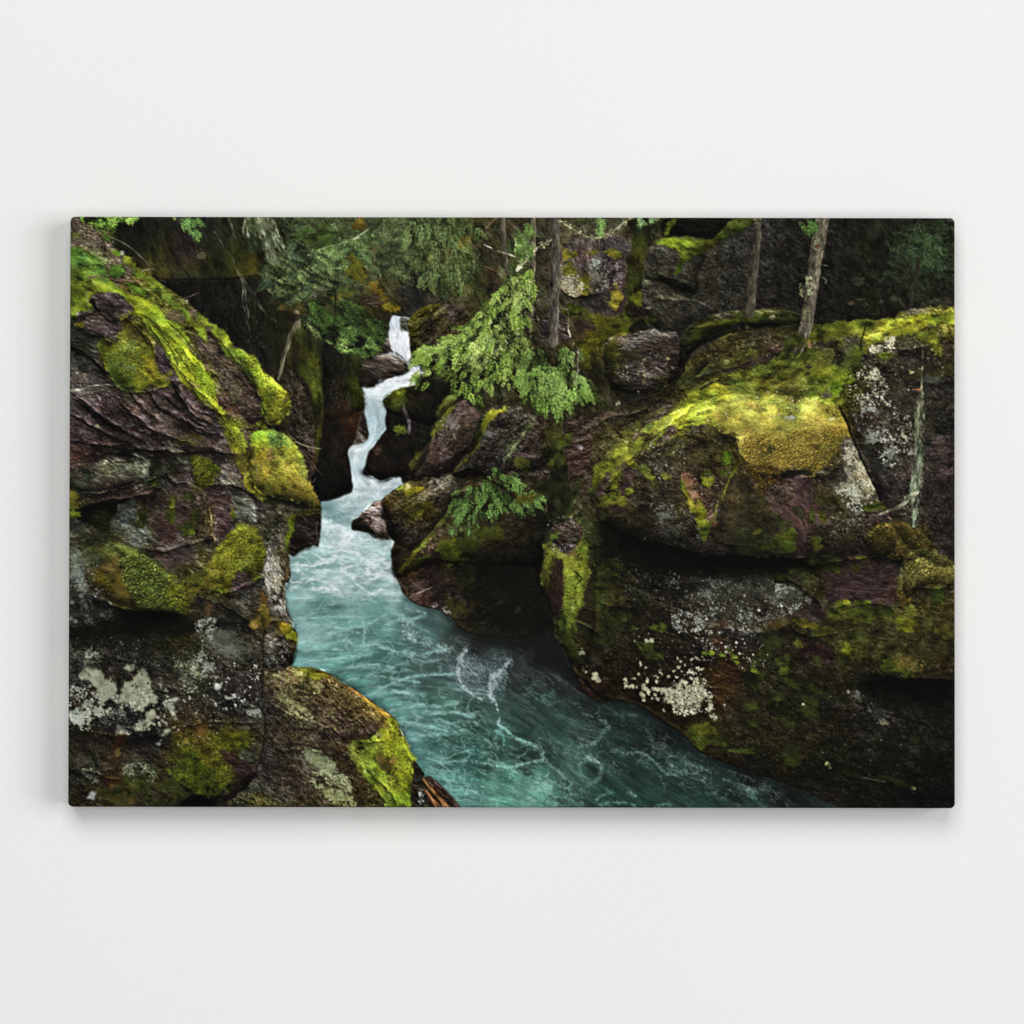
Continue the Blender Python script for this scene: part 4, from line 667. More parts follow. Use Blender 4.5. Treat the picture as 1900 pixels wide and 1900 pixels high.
    # leaning red-brown rock
    rocky('826,740 850,738 872,752 895,780 880,830 850,860 835,876 800,886 768,894 757,890 762,870 772,850 790,830 803,808 812,780', '835,790,57504a 850,770,45393a 820,830,4a3a34 800,850,45332f 850,830,352423 780,870,33281f 830,860,2c1d1c 870,800,3c3026 860,760,3f3330 810,870,2a1c1a', 104, ang=-50, st=2, s=16, fine=.16, rel=1.2)
    mossy('824,738 842,734 846,745 834,770 820,795 808,808 800,812 806,785 814,760', '835,745,565a1c 820,775,5c6018 805,805,4c4c18', 105, jag=2, grain=.3, ang=-55, st=2)
    mossy('765,850 785,835 778,850 768,868 758,886 758,872', '4a4414', 106, jag=2); specks('810,780 845,770 850,800 820,830', 150, '8d8680 6c6460 a39c92', (1, 3.4), 107, .6, -50)
    for q in ((832, 850, 8, 2, '80736e'), (842, 812, 4, 6, '857a6c'), (838, 785, 9, 12, '6e6862')): patch(q[0], q[1], q[2], q[3], -20, q[4], 'lichen', a=.6)
    rocky('885,790 905,760 960,752 985,770 1020,780 1040,840 1020,900 960,930 880,900 840,885 836,876 860,858', '900,800,2a2a24 930,830,23231f 900,850,1c1a17 960,800,28261f 990,820,2c1f1c 1000,860,33292a 870,880,191512 930,870,211e1c 970,850,2e221f 1020,820,24200f 950,900,33292e', 108, ang=-45, st=1.6, s=14, fine=.45)
    mossy('892,785 905,765 925,758 948,757 915,775 900,800 885,830 870,850 855,868 838,878 850,862 868,845 880,820', '910,768,5c5c12 895,800,5a5c14 875,840,5c5816 850,868,524e14', 109, jag=3, ang=-50, st=2, grain=.35)
    specks('850,870 920,800 1000,800 1000,900 900,910', 420, '55554c 6d6c60 3c3c34', (1, 3.6), 110, .6, clump=.5)
    line('840,885 870,872 900,882 900,890', 3, 6, '070706', .7); patch(905, 805, 10, 6, 0, '70706a', 'lichen', a=.7)
    # small wet boulder and the rock behind it
    rocky('706,932 731,912 765,891 800,886 838,884 846,905 838,935 820,962 795,992 765,1022 745,1015 725,1000 712,965', '715,950,2c2410 735,930,3a3218 765,915,4e4a14 790,900,45381f 820,900,5a574e 830,930,3c352c 780,950,4a4016 800,970,42351c 750,960,2a2617 730,980,1c1713 760,1000,211b15 790,940,4c4520', 111, ang=-40, st=1.8, s=16, fine=.35)
    patch(765, 912, 24, 7, -15, '605a10'); patch(775, 945, 28, 12, -10, '57520f', a=.8); patch(745, 905, 10, 4, -20, '4a5212'); specks('800,890 838,888 838,920 810,930', 140, '857f78 6b665e a09a8e', (1, 3), 112, .6, -50)
    rocky('655,969 673,953 689,938 706,932 712,955 716,985 725,1000 702,999 683,989 668,986 654,984', '668,975,1d1a18 685,960,5c4a4a 700,950,6c5a58 690,975,66575a 705,980,4a3734 700,992,2b2220 712,995,2a211e', 113, ang=25, st=2.5, s=12, fine=.35)
    specks('680,955 705,938 712,970 700,985 685,965', 90, 'a89ca0 8a7c80 c0b6ba', (1, 3), 114, .7, 20, 2); rocky('655,968 668,965 685,978 697,992 680,989 668,986 654,984', '1c1a19', 115)
    # big dark undercut rock
    rocky('735,1003 765,1015 800,985 825,955 842,925 870,885 950,880 1040,900 1060,930 1050,960 1020,1000 1004,1050 1006,1090 1025,1130 1032,1185 960,1188 900,1186 877,1176 854,1166 841,1153 828,1142 816,1134 801,1130 780,1125 765,1117 748,1102 742,1087 734,1070 728,1049 725,1028 728,1016', '740,1030,221e14 735,1060,25241a 760,1060,35230f 760,1010,2c2412 800,1000,3c2c1e 820,980,352c1a 800,1040,3a2622 830,1020,3c4010 790,1090,2f1f1d 765,1105,45352f 780,1115,49312a 830,1100,1c1310 810,1125,2a211f 860,1040,16160c 840,1140,1a1710 880,1060,0e0e09 900,1000,23220e 950,1000,1a170c 950,1060,0c0c09 990,1060,0b0b08 950,1120,0f0f0b 900,1130,13120a 870,1155,1c1b0e 980,1150,10100c 1010,1170,0f0f0d 1000,960,18180c 960,930,241d14 900,940,262414 1040,940,1f230f 1020,920,1d200d', 116, ang=-35, st=1.5, s=22, amp=.28, fine=.14, rel=1.1)
    mossy('818,955 830,950 822,975 800,1002 780,1022 765,1035 755,1052 745,1068 738,1066 742,1052 758,1035 775,1012 800,985', '815,970,48441a 790,1010,66641a 770,1030,54540f 745,1055,6c6a1a', 117, jag=4, ang=-45, st=1.6, grain=.4)
    mossy('770,1040 800,1032 806,1040 790,1040 775,1050 765,1050', '54560f', 118, jag=3)
    patch(840, 1022, 28, 26, -20, '545c10', a=.85); patch(905, 990, 34, 16, 0, '3c430e', a=.7); patch(865, 1012, 30, 18, 0, '33390c', a=.7); patch(880, 985, 22, 12, 0, '3c420e', a=.7); patch(870, 1070, 22, 30, 0, '1f240b', a=.6); patch(850, 1130, 18, 30, -60, '2b2a0e', a=.7)
    line('764,1108 785,1098 800,1092', 3, 2, '8a7c78', .5, 2, tex=.9); patch(775, 1090, 16, 7, -5, '54413f', 'stone', a=.6); patch(806, 1127, 7, 4, 0, '8f8f94', 'lichen', a=.8); patch(828, 1136, 9, 3, 15, '9a9590', 'lichen', a=.7); patch(824, 1129, 6, 2, -20, '7d7d80', 'lichen', a=.7)
    specks('790,1000 815,1005 800,1020 780,1030', 30, 'b0a088 8a7a66', (1, 2.6), 119, .7); specks('760,1070 840,1080 830,1120 790,1110', 26, 'c0b4a8 8a7a72', (1, 2.8), 120, .7)
    specks('860,1090 1000,1060 1010,1160 880,1150', 200, '1e1e12 26261a 17170f', (1, 3), 121, .6)
    patch(945, 1135, 26, 7, -10, '2a2716', 'stone', a=.8); patch(965, 1137, 14, 4, 8, '55575a', 'lichen', a=.7); line('955,1137 980,1143 990,1150', 2, 1, '4a4c4e', .7, 3)
    patch(920, 1070, 30, 8, 0, '15150d', 'stone', a=.5)
    patch(950, 1150, 80, 26, 0, '0b0b09', 'dark', a=.8); patch(1000, 1120, 40, 40, 0, '0a0a07', 'dark', a=.6); patch(930, 1090, 70, 40, 0, '0d0d0a', 'dark', a=.55); patch(880, 1165, 34, 9, 15, '14140e', 'dark', a=.6)
    sl, X, Y, m = area('850,1168 900,1178 960,1182 1032,1180 1040,1200 1000,1206 930,1200 870,1186', 7, 4, 20, 777); put(sl, m * .75, hx('101211')[None, None] * np.ones(X.shape + (1,), f4))
    # under the right slope
    mossy('1015,800 1035,780 1045,790 1060,840 1050,900 1070,940 1060,960 1020,985 1010,940 1018,880', '1040,800,3c3a14 1040,830,2c2c0e 1030,860,26280e 1040,900,1c200c 1050,950,20240f 1020,950,1a1c0c', 122, jag=5, ang=70, st=1.5)
    rocky('1045,790 1080,770 1130,770 1120,820 1100,870 1080,900 1062,900 1050,850', '1070,795,30261f 1060,820,3a2a24 1080,830,36261e 1090,850,3a261f 1075,870,331f1c 1110,800,2d2418 1060,860,3a2522 1075,885,281f14', 123, ang=-20, fine=.4)
    mossy('1018,850 1040,815 1062,800 1060,815 1040,840 1022,865', '454a14', 124, jag=4, a=.9); patch(1075, 830, 9, 5, 20, '6f6466', 'lichen', a=.7); patch(1078, 833, 3, 3, 0, 'a89ca0', 'lichen')
    mossy('1065,900 1085,880 1110,870 1105,900 1085,925 1090,960 1060,970 1058,930', '1080,900,23260e 1070,940,2a2e10 1090,950,2a2d12', 125, jag=5)
    specks('1040,780 1130,770 1100,870 1060,900', 220, '5a4a44 6c5c50 2c1f1a', (1, 2.6), 126, .6)
def domes_mid():
    for P, k, r in (('784,702 767,717 742,721 723,732 710,744 713,753 718,763 730,772 760,780 800,790 830,760 860,740 850,700', .9, 14), ('720,790 716,797 710,805 696,824 685,839 680,852 678,866 673,880 689,884 708,893 742,888 770,880 790,850 800,810 760,790', .9, 14),
        ('826,740 850,738 872,752 895,780 880,830 850,860 835,876 800,886 768,894 757,890 762,870 772,850 790,830 803,808 812,780', 1.2, 14), ('885,790 905,760 960,752 985,770 1020,780 1030,840 1000,870 960,880 900,886 840,884 860,858', .9, 16),
        ('706,932 731,912 765,891 800,886 838,884 846,905 838,935 820,962 795,992 765,1022 745,1015 725,1000 712,965', 1.3, 14), ('655,969 673,953 689,938 706,932 712,955 716,985 725,1000 702,999 683,989 668,986 654,984', 1.2, 8),
        ('735,1003 800,985 842,925 880,890 950,885 1010,930 1010,1010 1004,1050 950,1050 880,1048 800,1050 735,1075 725,1028', 1.1, 22), ('760,600 770,582 790,569 815,565 850,572 868,590 865,620 848,642 820,650 790,655 765,650', 1., 12),
        ('1125,632 1160,622 1210,612 1255,618 1262,650 1264,690 1230,718 1180,728 1140,722 1122,690', 1.3, 12), ('1262,640 1270,610 1300,592 1350,578 1400,575 1450,572 1490,585 1488,600 1440,606 1390,608 1340,616 1300,636 1275,660', 1.4, 11), ('1312,662 1322,640 1342,624 1372,616 1420,610 1476,604 1480,622 1462,645 1430,658 1390,668 1340,675', 1., 10),
        ('1200,470 1222,448 1250,440 1290,440 1310,465 1300,500 1290,545 1240,530 1205,520 1193,510', 1.1, 14), ('1205,560 1240,545 1300,565 1330,590 1300,602 1240,618 1210,605', .9, 12), ('545,600 565,610 585,650 596,700 598,760 590,800 575,760 560,715 540,680', .8, 12),
        ('598,640 668,665 676,758 674,764 620,780 600,760', .5, 14), ('668,680 700,660 735,655 755,672 757,690 734,699 700,714 668,717', .9, 10)): dome(P, k, r)
def trees_mid():
    # trunks
    line('933,400 934,440 936,480 937,500', 9, 8, '49443a', .9, 1.5, 131, tex=.35, shade=.35)
    line('989,400 990,450 988,520 985,580 982,615', 8, 7, '56503f', .9, 1.5, 132, tex=.4, shade=.4)
    line('1029,400 1030,460 1029,520 1028,570 1026,635', 16, 19, '46423a', .95, 2, 133, tex=.4, shade=.45)
    flecks('1020,400 1040,400 1037,635 1018,635', 420, '6b6654 57523f 2c281e 7a755f 33361c', 86, (3, 8), 1.4, 134, .7)
    flecks('985,400 994,400 988,600 980,600', 160, '7d7863 3c382b 655f4c', 86, (3, 7), 1.2, 135, .6)
    line('1022,445 1000,458 985,470 972,485 960,500', 3, 7, '8f8c6a', .8, 3, 136, tex=.8); specks('960,490 990,455 1022,445 1020,452 990,475 968,505', 110, 'b5b48c d0cea6 6f6f4c', (1.5, 3.4), 137, .8)
    line('1040,410 1060,425 1085,437 1110,440 1130,432 1150,420 1170,402', 4, 3, '807d5e', .8, 2.5, 138, tex=.8); specks('1040,405 1090,434 1130,428 1170,400 1172,410 1130,442 1085,444 1040,420', 140, 'aaaa80 8c8c60 bcbc96', (1.5, 3.6), 139, .75)
    line('1035,448 1060,450 1080,445', 2.5, 2, '5a6040', .8, 2); line('1050,455 1090,456 1120,452', 2, 1.5, '4c5038', .7, 2); line('1110,432 1130,418 1140,405', 2, 1.5, '44423a', .8, 2)
    line('900,455 925,468 950,475 968,480', 2, 2, '8a8868', .8, 2.5, 140, tex=.8); line('900,495 920,504 942,507', 2, 2.5, '6c4c38', .8, 1.5); line('900,425 912,412 924,402', 2.5, 2, '6e5848', .8, 1)
    line('988,590 1000,600 1010,612', 3, 2, '14110c', .8, 1); line('1035,562 1042,572 1055,575', 4, 3, '6a6650', .8, 2)
    line('1052,575 1053,595 1055,615 1058,625', 3, 4, '8c8a72', .8, 3, 141, tex=.9); line('1046,585 1060,600 1068,615', 1.5, 1.5, '6f5a44', .7, 2); patch(1023, 530, 4, 5, 0, '14120f', 'dark')
    line('1406,400 1404,440 1400,480 1396,520 1392,560 1389,582', 13, 19, '39352b', .95, 1.5, 142, tex=.35, shade=.4)
    flecks('1400,400 1413,400 1404,575 1386,578', 220, '565040 2a261e 4a3028 615b48', 95, (3, 8), 1.3, 143, .6)
    specks('1400,402 1412,405 1408,425 1400,420', 24, '7a7a5c', (1.5, 3.5), 144, .7)
    # hemlock sprays round the trunks
    fans('765,400 870,400 880,440 880,500 850,520 800,530 778,500 765,470', 110, '222a16 3a4624 56683a 708650 8ca066', (800, 400), (20, 34), 151, .85)
    patch(860, 450, 18, 12, -30, '6c5a14', a=.5); patch(825, 475, 14, 16, 0, '47300f', a=.4); specks('770,460 880,440 880,540 800,560', 160, 'a8a888 7c7c60', (1, 3), 152, .5, 80, 2)
    sprays('870,540 905,520 915,560 880,600 850,600', 60, '26280f 34381a', 60, 40, (8, 14), 4, 1.3, 153, .6, None)
    sprays('955,430 985,410 988,460 975,480 960,470', 90, '3a4a24 587038 7a9a54', 80, 25, (8, 16), 4, 1.4, 154, .85, None); sprays('1098,400 1120,400 1118,425 1105,432', 36, '3f5226 6a8a48 86a862', 85, 25, (8, 14), 4, 1.4, 155, .85, None); sprays('1180,400 1215,400 1200,412 1185,415', 36, '4f6a3a 7a9868', 60, 45, (6, 12), 4, 1.4, 156, .9, None)
    sprays('1485,403 1510,403 1510,425 1492,428 1482,420', 46, '26361a 3f5a2a 4f7034', 55, 35, (7, 14), 4, 1.4, 157, .85, None)
    rocky('765,665 760,640 757,600 770,582 790,569 815,565 850,572 868,590 865,620 848,642 820,650 790,655', '765,600,40400f 790,575,46440f 810,580,4a4220 840,580,4a3f40 775,640,24230e 790,610,1a1812 830,610,2c2812 850,600,33300f 810,640,241e18 770,620,3c3a0e', 158, ang=-45, fine=.45)
    line('758,596 768,584 788,571 815,566', 4, 3, '565610', .7, 2); specks('770,590 860,580 860,640 790,650', 220, '5a564a 3c3a30 7a766a', (1, 2.8), 159, .6); patch(838, 583, 12, 6, 0, '5c5054', 'stone', a=.7)
    G = '2a3213 44551f 627c32 7c983f 94ae50 a8be66 bccc80'
    A = '980,495 992,515 990,550 975,580 955,608 930,635 880,645 830,652 790,662 778,657 805,640 850,618 882,590 905,562 935,532 960,508'
    B = '792,658 860,640 940,622 985,636 980,680 940,684 890,686 850,682 812,676'
    E = '985,645 1030,638 1075,648 1072,680 1020,690 975,690'
    D = '965,692 1000,680 1060,688 1088,712 1084,735 1050,748 1030,752 1000,742 980,728'
    for P, n, sd in ((A, 46, 161), (B, 40, 162), (D, 34, 166)): fans(P, n, '161b0c 2a3516 3f5222 54702f', (985, 500), (24, 42), sd, .8)
    fans(A, 96, G, (985, 500), (20, 36), 261, .95, out=.8); fans(B, 96, G, (960, 500), (18, 32), 262, .95, out=.8)
    fans(E, 40, '20280f 364820 50682e 6c8644 88a25a', (1010, 560), (16, 30), 267, .95)
    fans('775,690 830,675 840,690 810,705 785,712', 9, G, (860, 600), (16, 26), 263, .95, out=1.); fans('845,690 905,690 905,712 880,735 862,735 848,715', 18, G, (875, 600), (18, 30), 264)
    fans('905,690 950,688 940,712 915,715', 8, G, (925, 600), (14, 24), 265)
    fans(D, 76, '26300f 3e5420 5a7830 729042 88a654 9cba68', (1010, 560), (20, 34), 266)
    specks(A, 1100, '8aa652 a2ba6a 769242 b8c880 566c2c', (1.2, 3), 361, .6, 60, 1.5, clump=.6); specks(B, 900, '8aa652 a2ba6a 769242 b8c880 566c2c', (1.2, 3), 362, .6, 60, 1.5, clump=.6); specks(D, 1000, '769444 8cac58 628038 9ebe6c 465e24', (1.2, 3), 363, .6, 60, 1.5, clump=.6)
    for a_ in ((935, 640, 20, 9), (1010, 665, 16, 10), (960, 670, 12, 14), (890, 668, 12, 8), (1000, 590, 12, 10), (1050, 700, 10, 12), (990, 730, 8, 12), (1010, 618, 14, 7)): soften(*a_, .62)
    for a_ in ((860, 650, 34, 12), (840, 662, 30, 8), (925, 560, 24, 12), (905, 600, 24, 10), (1060, 730, 26, 14), (1015, 760, 22, 12), (865, 735, 12, 18), (900, 650, 40, 10), (1000, 690, 24, 8)): soften(*a_, 1.2)
    specks('930,560 990,520 1000,600 960,660 860,690 900,620', 220, 'b6a888 8c8068 d4cdb0', (1, 2.8), 167, .6, 80, 2); specks('1060,640 1080,650 1075,700 1064,720', 60, 'b0b09a 8a8a74', (1, 3), 168, .7, 85, 2)
    line('1073,650 1071,690 1066,715', 2, 1.5, '9c9c80', .6, 2)
    line('988,770 980,790 965,815 950,838 936,852', 3, 7, '5a6040', .75, 4, 169, tex=.8); sprays('930,840 955,815 990,770 995,780 960,830 940,855', 46, '4a5430 66724a 39401f', 120, 40, (4, 8), 3, 1.2, 170, .7, None)
    fans('918,862 948,862 945,885 965,925 955,945 930,950 890,948 855,955 835,960 845,925 858,908 885,895 902,885', 30, '141a0c 243318 35491f 486430', (900, 840), (18, 32), 171, .85)
    fans('918,862 948,862 950,885 985,905 1000,925 975,945 930,950 890,950 850,958 832,955 845,920 885,895 902,885', 84, '22301a 3a5226 547434 6c8e48 86a65c', (900, 840), (16, 28), 172, out=.9)
    sprays('835,960 880,955 880,985 855,1000 835,985', 60, '26361a 3d5228 587840', 80, 30, (7, 14), 3.6, 1.4, 172, .8, None)
    patch(970, 862, 22, 14, 10, '33330e', a=.95); soften(970, 872, 20, 8, .7); patch(985, 925, 26, 12, -10, '3f3b0e', a=.8); patch(945, 880, 14, 6, 10, '4a3c44', 'stone', a=.8); patch(970, 845, 26, 6, 5, '46393c', 'stone', a=.7)
    line('1010,955 1015,940 1008,930', 1.5, 1, '9a8060', .6, 1.5)

def ledges():
    for a_ in (
     ('150,742 190,776 235,805 275,826', 12, .7), ('215,740 240,766 275,795 320,815 360,826', 13, .7), ('278,733 298,760 340,782 375,800 420,815', 12, .7), ('322,710 336,740 352,766 385,786 425,800', 12, .7),
     ('128,768 170,792 215,815 250,828', 10, .6), ('128,735 160,755 195,785 230,802', 8, .6), ('240,728 256,750 275,770 300,790', 8, .5), ('300,730 320,752 345,765', 7, .5), ('350,715 372,745 400,765 430,775', 9, .5),
     ('128,826 200,830 250,836 320,840 400,842 455,846', 22, .75), ('150,850 200,843 245,848 275,862', 12, .6), ('130,912 180,920 230,906 275,893 300,888', 12, .7), ('135,950 190,933 250,925 300,908', 24, .7), ('305,878 320,897 352,896', 12, .6),
     ('360,906 400,902 440,905 490,925', 14, .55), ('270,940 330,945 400,932', 10, .4), ('255,1016 300,1026 350,1012 400,1002', 10, .55), ('150,1100 190,1118 230,1134 290,1138 350,1143', 34, .8), ('350,1108 400,1120 440,1140 470,1162', 16, .6),
     ('400,1112 450,1092 490,1072', 12, .5), ('128,1228 200,1222 280,1238 320,1235', 12, .35), ('330,1352 400,1342 470,1345', 10, .4), ('128,1428 175,1436 215,1452', 14, .5), ('440,1452 478,1432', 12, .6), ('330,1455 380,1482 440,1470', 10, .5), ('170,1358 240,1372 320,1360', 16, .45),
     ('360,625 390,655 430,692 480,740', 7, .4), ('222,588 250,606 280,640 300,690', 8, .45), ('142,605 175,622 212,640', 10, .6), ('168,560 190,585 225,598 250,582', 10, .6), ('128,655 165,668 200,700', 12, .6), ('185,655 200,700 240,732 300,722 320,708', 9, .5),
     ('128,590 165,585 178,568', 8, .5), ('262,588 300,640 340,700 400,760 445,840', 6, .4), ('478,770 500,792 520,792', 8, .5), ('460,885 478,915 520,930 584,942', 9, .6), ('205,545 240,575 280,595 330,640 360,680', 6, .3), ('385,610 430,660 478,735 495,785', 7, .45),
     ('1108,965 1150,985 1200,1005 1240,1012 1300,1030 1400,1034 1500,1036 1580,1034', 42, .8), ('1634,930 1606,870 1578,805 1556,755', 9, .6), ('1470,888 1500,888 1540,876 1565,848', 18, .38), ('1385,870 1420,880 1465,878', 14, .35), ('1325,802 1362,812 1372,840 1390,864', 20, .5), ('1262,648 1268,690 1240,716', 14, .7), ('1320,668 1300,690 1275,705', 10, .5),
     ('1130,722 1180,730 1230,722 1265,695', 16, .7), ('1040,538 1064,552 1092,549 1120,545', 14, .7), ('1216,506 1241,517 1270,527 1290,542', 14, .6), ('1240,620 1300,608 1390,600 1480,605', 12, .4), ('1262,640 1290,612 1340,590 1400,580', -8, 0), ('1200,545 1240,558 1290,560 1330,580', 14, .4),
     ('1490,1052 1540,1044 1600,1036 1668,1032', 12, .6), ('1530,1132 1600,1122 1664,1126', 8, .4), ('1590,1252 1650,1256 1720,1260 1780,1264', 40, .7), ('1455,1071 1484,1087 1529,1130', 10, .6), ('1470,1170 1500,1182 1560,1176', 12, .4), ('1110,1123 1150,1127 1184,1132', 14, .5), ('1066,1154 1090,1164 1120,1186', 12, .5),
     ('760,1047 800,1038 850,1042 900,1048 990,1040', 46, .5), ('757,892 800,888 840,880', 8, .6), ('840,882 870,871 900,886 960,925', 14, .6), ('800,885 830,920 880,905', 10, .3), ('710,935 725,965 735,1000', 8, .4), ('1018,955 1045,965 1080,950', 14, .5), ('1100,800 1130,775 1180,765 1250,730', 10, .4),
     ('1270,705 1330,690 1400,672', 9, .4), ('1160,615 1130,625 1120,640', 10, .3), ('1335,745 1290,745 1240,790 1180,830', 0, 0), ('1180,830 1240,792 1300,745 1345,730', 12, .3), ('1110,925 1150,880 1220,830 1290,800', 12, .35), ('1690,1090 1730,1092 1771,1090', 14, .6), ('1610,1030 1660,1040 1700,1035', 14, .55),
     ('1031,1182 1056,1224 1066,1250 1089,1289 1106,1301 1174,1304 1258,1357 1300,1396 1379,1427 1458,1453 1550,1495', 24, .5), ('725,1026 734,1070 765,1117 816,1134 854,1166 900,1182', 10, .35), ('774,1424 753,1382 732,1338 698,1310 660,1283 614,1255 545,1239', 7, .3), ('550,1190 543,1159 531,1134 527,1106 537,1070 536,1034', 6, .3), ('655,984 683,989 702,999 730,1003', 5, .35), ('678,866 673,882 689,886 708,893 742,888', 5, .35), ('538,1032 580,1014 592,1008', 5, .35), ('655,1378 690,1380 715,1372', 7, .4), ('690,1440 720,1470 740,1498', 8, .4), ('490,1300 540,1330 600,1350 650,1372', 12, .3), ('500,1400 560,1390 620,1405', 14, .35), ('1330,1165 1400,1175 1470,1160', 16, .4), ('1280,1180 1340,1235 1420,1255', 20, .35), ('1110,1050 1160,1080 1260,1085 1330,1075', 10, .35),
     ('1175,748 1210,735 1262,722', 8, .4), ('745,770 770,790 800,800', 20, .4), ('1620,640 1680,650 1730,640', 12, .4), ('1320,1005 1380,1015 1440,1028 1480,1030', 8, .4)):
        if a_[1] > 0: ledge(a_[0], a_[1], a_[2])
def right_mass():
    rocky(BR_OUT, BRC, 171, jag=3, ang=15, st=1.6, s=20, amp=.26, rel=1.1, fine=.42)
    # beds and cracks of the rock under the overhang
    sl, X, Y, m = area('1108,965 1150,985 1200,1005 1240,1012 1300,1030 1400,1034 1500,1036 1560,1034 1560,1055 1500,1060 1400,1068 1320,1072 1240,1075 1170,1050 1120,1030', 5, 6, 20, 172)
    put(sl, m * .85, hx('0b0b08')[None, None] * np.ones(X.shape + (1,), f4))
    line('1118,968 1150,983 1185,1000 1240,1012 1300,1028 1400,1034', 3, 3, '060604', .8)
    # slope: moss sheets, top left to middle
    mossy('1262,700 1290,684 1320,676 1360,672 1400,664 1440,655 1470,645 1480,650 1440,668 1400,680 1350,690 1310,696 1290,708 1270,714', '1290,675,232410 1330,648,373c10 1370,640,38330f 1390,660,3a3020 1350,670,3a3512 1430,640,3a2c24 1450,625,241f14 1310,690,2b2c16', 173, jag=4, hole=.2)
    patch(1390, 655, 26, 10, -10, '3c3a12'); patch(1440, 645, 16, 8, -20, '3b2a2e', 'stone', a=.8); line('1340,690 1380,680 1420,668', 4, 3, '3f2f34', .7, 3); pass
    mossy('1560,597 1600,596 1650,592 1690,585 1771,582 1771,598 1720,605 1690,618 1660,625 1625,640 1605,655 1590,680 1582,700 1570,715 1560,735 1545,770 1520,765 1480,760 1420,755 1380,760 1340,790 1290,790 1240,800 1200,830 1160,860 1130,880 1110,900 1100,925 1095,900 1105,870 1135,840 1175,810 1230,780 1265,745 1290,725 1320,710 1370,695 1420,675 1470,655 1490,640 1510,612', '1540,610,4c5414 1600,605,626a18 1650,606,747a1a 1720,598,7c8018 1765,590,868a1e 1640,622,7c7a22 1610,640,6f701a 1560,640,33301c 1540,620,555c14 1500,650,4c5214 1530,660,4c4e1c 1570,665,40461a 1480,670,4e5416 1440,690,5c6018 1400,700,5e6018 1500,700,606218 1540,690,687016 1545,715,5c7812 1520,720,646c16 1460,715,5c5a1c 1470,740,4a4818 1430,740,6e7020 1390,720,6a6c1c 1350,710,646618 1320,730,787c18 1280,755,8a8c1a 1300,780,909020 1250,785,8a8c18 1220,800,6c6c18 1180,830,5e6014 1150,855,545812 1120,885,585a14 1105,910,4c4e14 1340,770,8c8628 1380,750,88802c 1500,760,8a7c2a', 174, jag=6, js=10, ang=-15, st=1.5, grain=.6, hole=.12)
    # grey litter between
    for a_ in ((1530, 640, 26, 12, 0), (1585, 632, 22, 9, 20), (1500, 680, 8, 5, 0)): patch(*a_, '37302e', 'stone', a=.75)
    patch(1535, 735, 14, 7, 0, '5a5450', 'stone', a=.7); patch(1350, 755, 9, 4, -30, '8e8c84', 'lichen', a=.6); patch(1555, 665, 16, 12, -60, '241f16', 'stone', a=.8)
    patch(1225, 765, 40, 9, -30, '463c34', 'stone', a=.7); patch(1240, 805, 26, 7, -42, '4a3a34', 'stone', a=.8); patch(1180, 815, 22, 6, -50, '3c322a', 'stone', a=.7)
    line('1245,790 1225,800 1205,830', 3, 2, '7a7068', .5, 4, tex=.9); specks('1200,820 1240,780 1260,795 1220,850', 90, 'b0a89c 8a8074 c8c0b4', (1, 3), 175, .7); specks('1150,790 1230,740 1260,770 1180,830', 160, '8a8070 6c6252 a89c88', (1, 2.6), 176, .6)
    patch(1168, 840, 26, 9, -60, '70701c'); patch(1215, 800, 34, 9, -42, '7a781e'); patch(1130, 900, 26, 9, -65, '6c6c1c'); patch(1290, 850, 30, 14, -20, '4a4620', a=.5); patch(1250, 835, 24, 9, -35, '5c5a1e', a=.6); patch(1195, 805, 26, 7, -50, '55581a'); patch(1145, 885, 18, 12, 30, '6a6a1a'); patch(1110, 890, 20, 8, -62, '585c16'); patch(1172, 862, 10, 9, 0, '727218'); patch(1195, 810, 16, 10, 0, '3a341a'); patch(1270, 700, 40, 8, -25, '3a3c12', a=.8); patch(1220, 735, 26, 7, -10, '3c3f14', a=.7)
    patch(1137, 770, 32, 8, -12, '463c30', 'stone', a=.6); patch(1172, 745, 30, 7, -10, '3a342c', 'stone', a=.6)
    line('1155,772 1180,765 1187,762', 1.6, 1.5, '9a9a80', .8, 1); patch(1147, 749, 5, 3, -20, '8c8c74', 'lichen'); patch(1184, 729, 6, 2, -15, '8c8c74', 'lichen', a=.8)
    line('1262,718 1275,712 1290,700', 3, 3, '3c3f14', .6, 2); patch(1315, 712, 12, 5, -30, '7a7450', 'stone', a=.8); line('1300,722 1325,710 1350,714 1370,708', 4, 2, '14120a', .75, 2); patch(1350, 707, 22, 7, 0, '50541a')
    for q in ((1150, 860, 22, 8, -60), (1185, 830, 24, 8, -50), (1230, 790, 26, 8, -38), (1175, 795, 26, 7, -35), (1210, 770, 24, 6, -25), (1255, 755, 20, 7, -30), (1135, 840, 16, 6, -55), (1290, 720, 22, 6, -30)): patch(*q, '5a5a1c', a=.6)
    # the glowing cushion
    mossy('1325,765 1345,745 1370,735 1385,745 1410,755 1450,755 1480,752 1500,745 1535,745 1555,755 1568,770 1578,790 1576,808 1562,822 1550,835 1540,850 1530,872 1515,872 1505,885 1490,880 1485,865 1450,872 1430,870 1400,868 1380,850 1368,830 1372,812 1350,805 1330,800 1320,785', '1345,765,8e8a2c 1340,790,6f6a22 1390,770,a09a34 1430,760,95932c 1470,755,868628 1400,790,a69c3a 1450,785,a89c38 1500,765,9c9232 1540,760,8e8026 1565,785,8a7226 1520,790,a48e34 1480,805,a08a34 1430,815,9e8834 1385,810,988634 1400,835,84702c 1440,845,7a6626 1480,840,7c6628 1520,820,806a2a 1550,810,7c661e 1510,860,5e4e20 1540,840,665c22 1420,862,5e4c1c', 177, jag=9, js=14, grain=.4, s=22, rel=.7, soft=5)
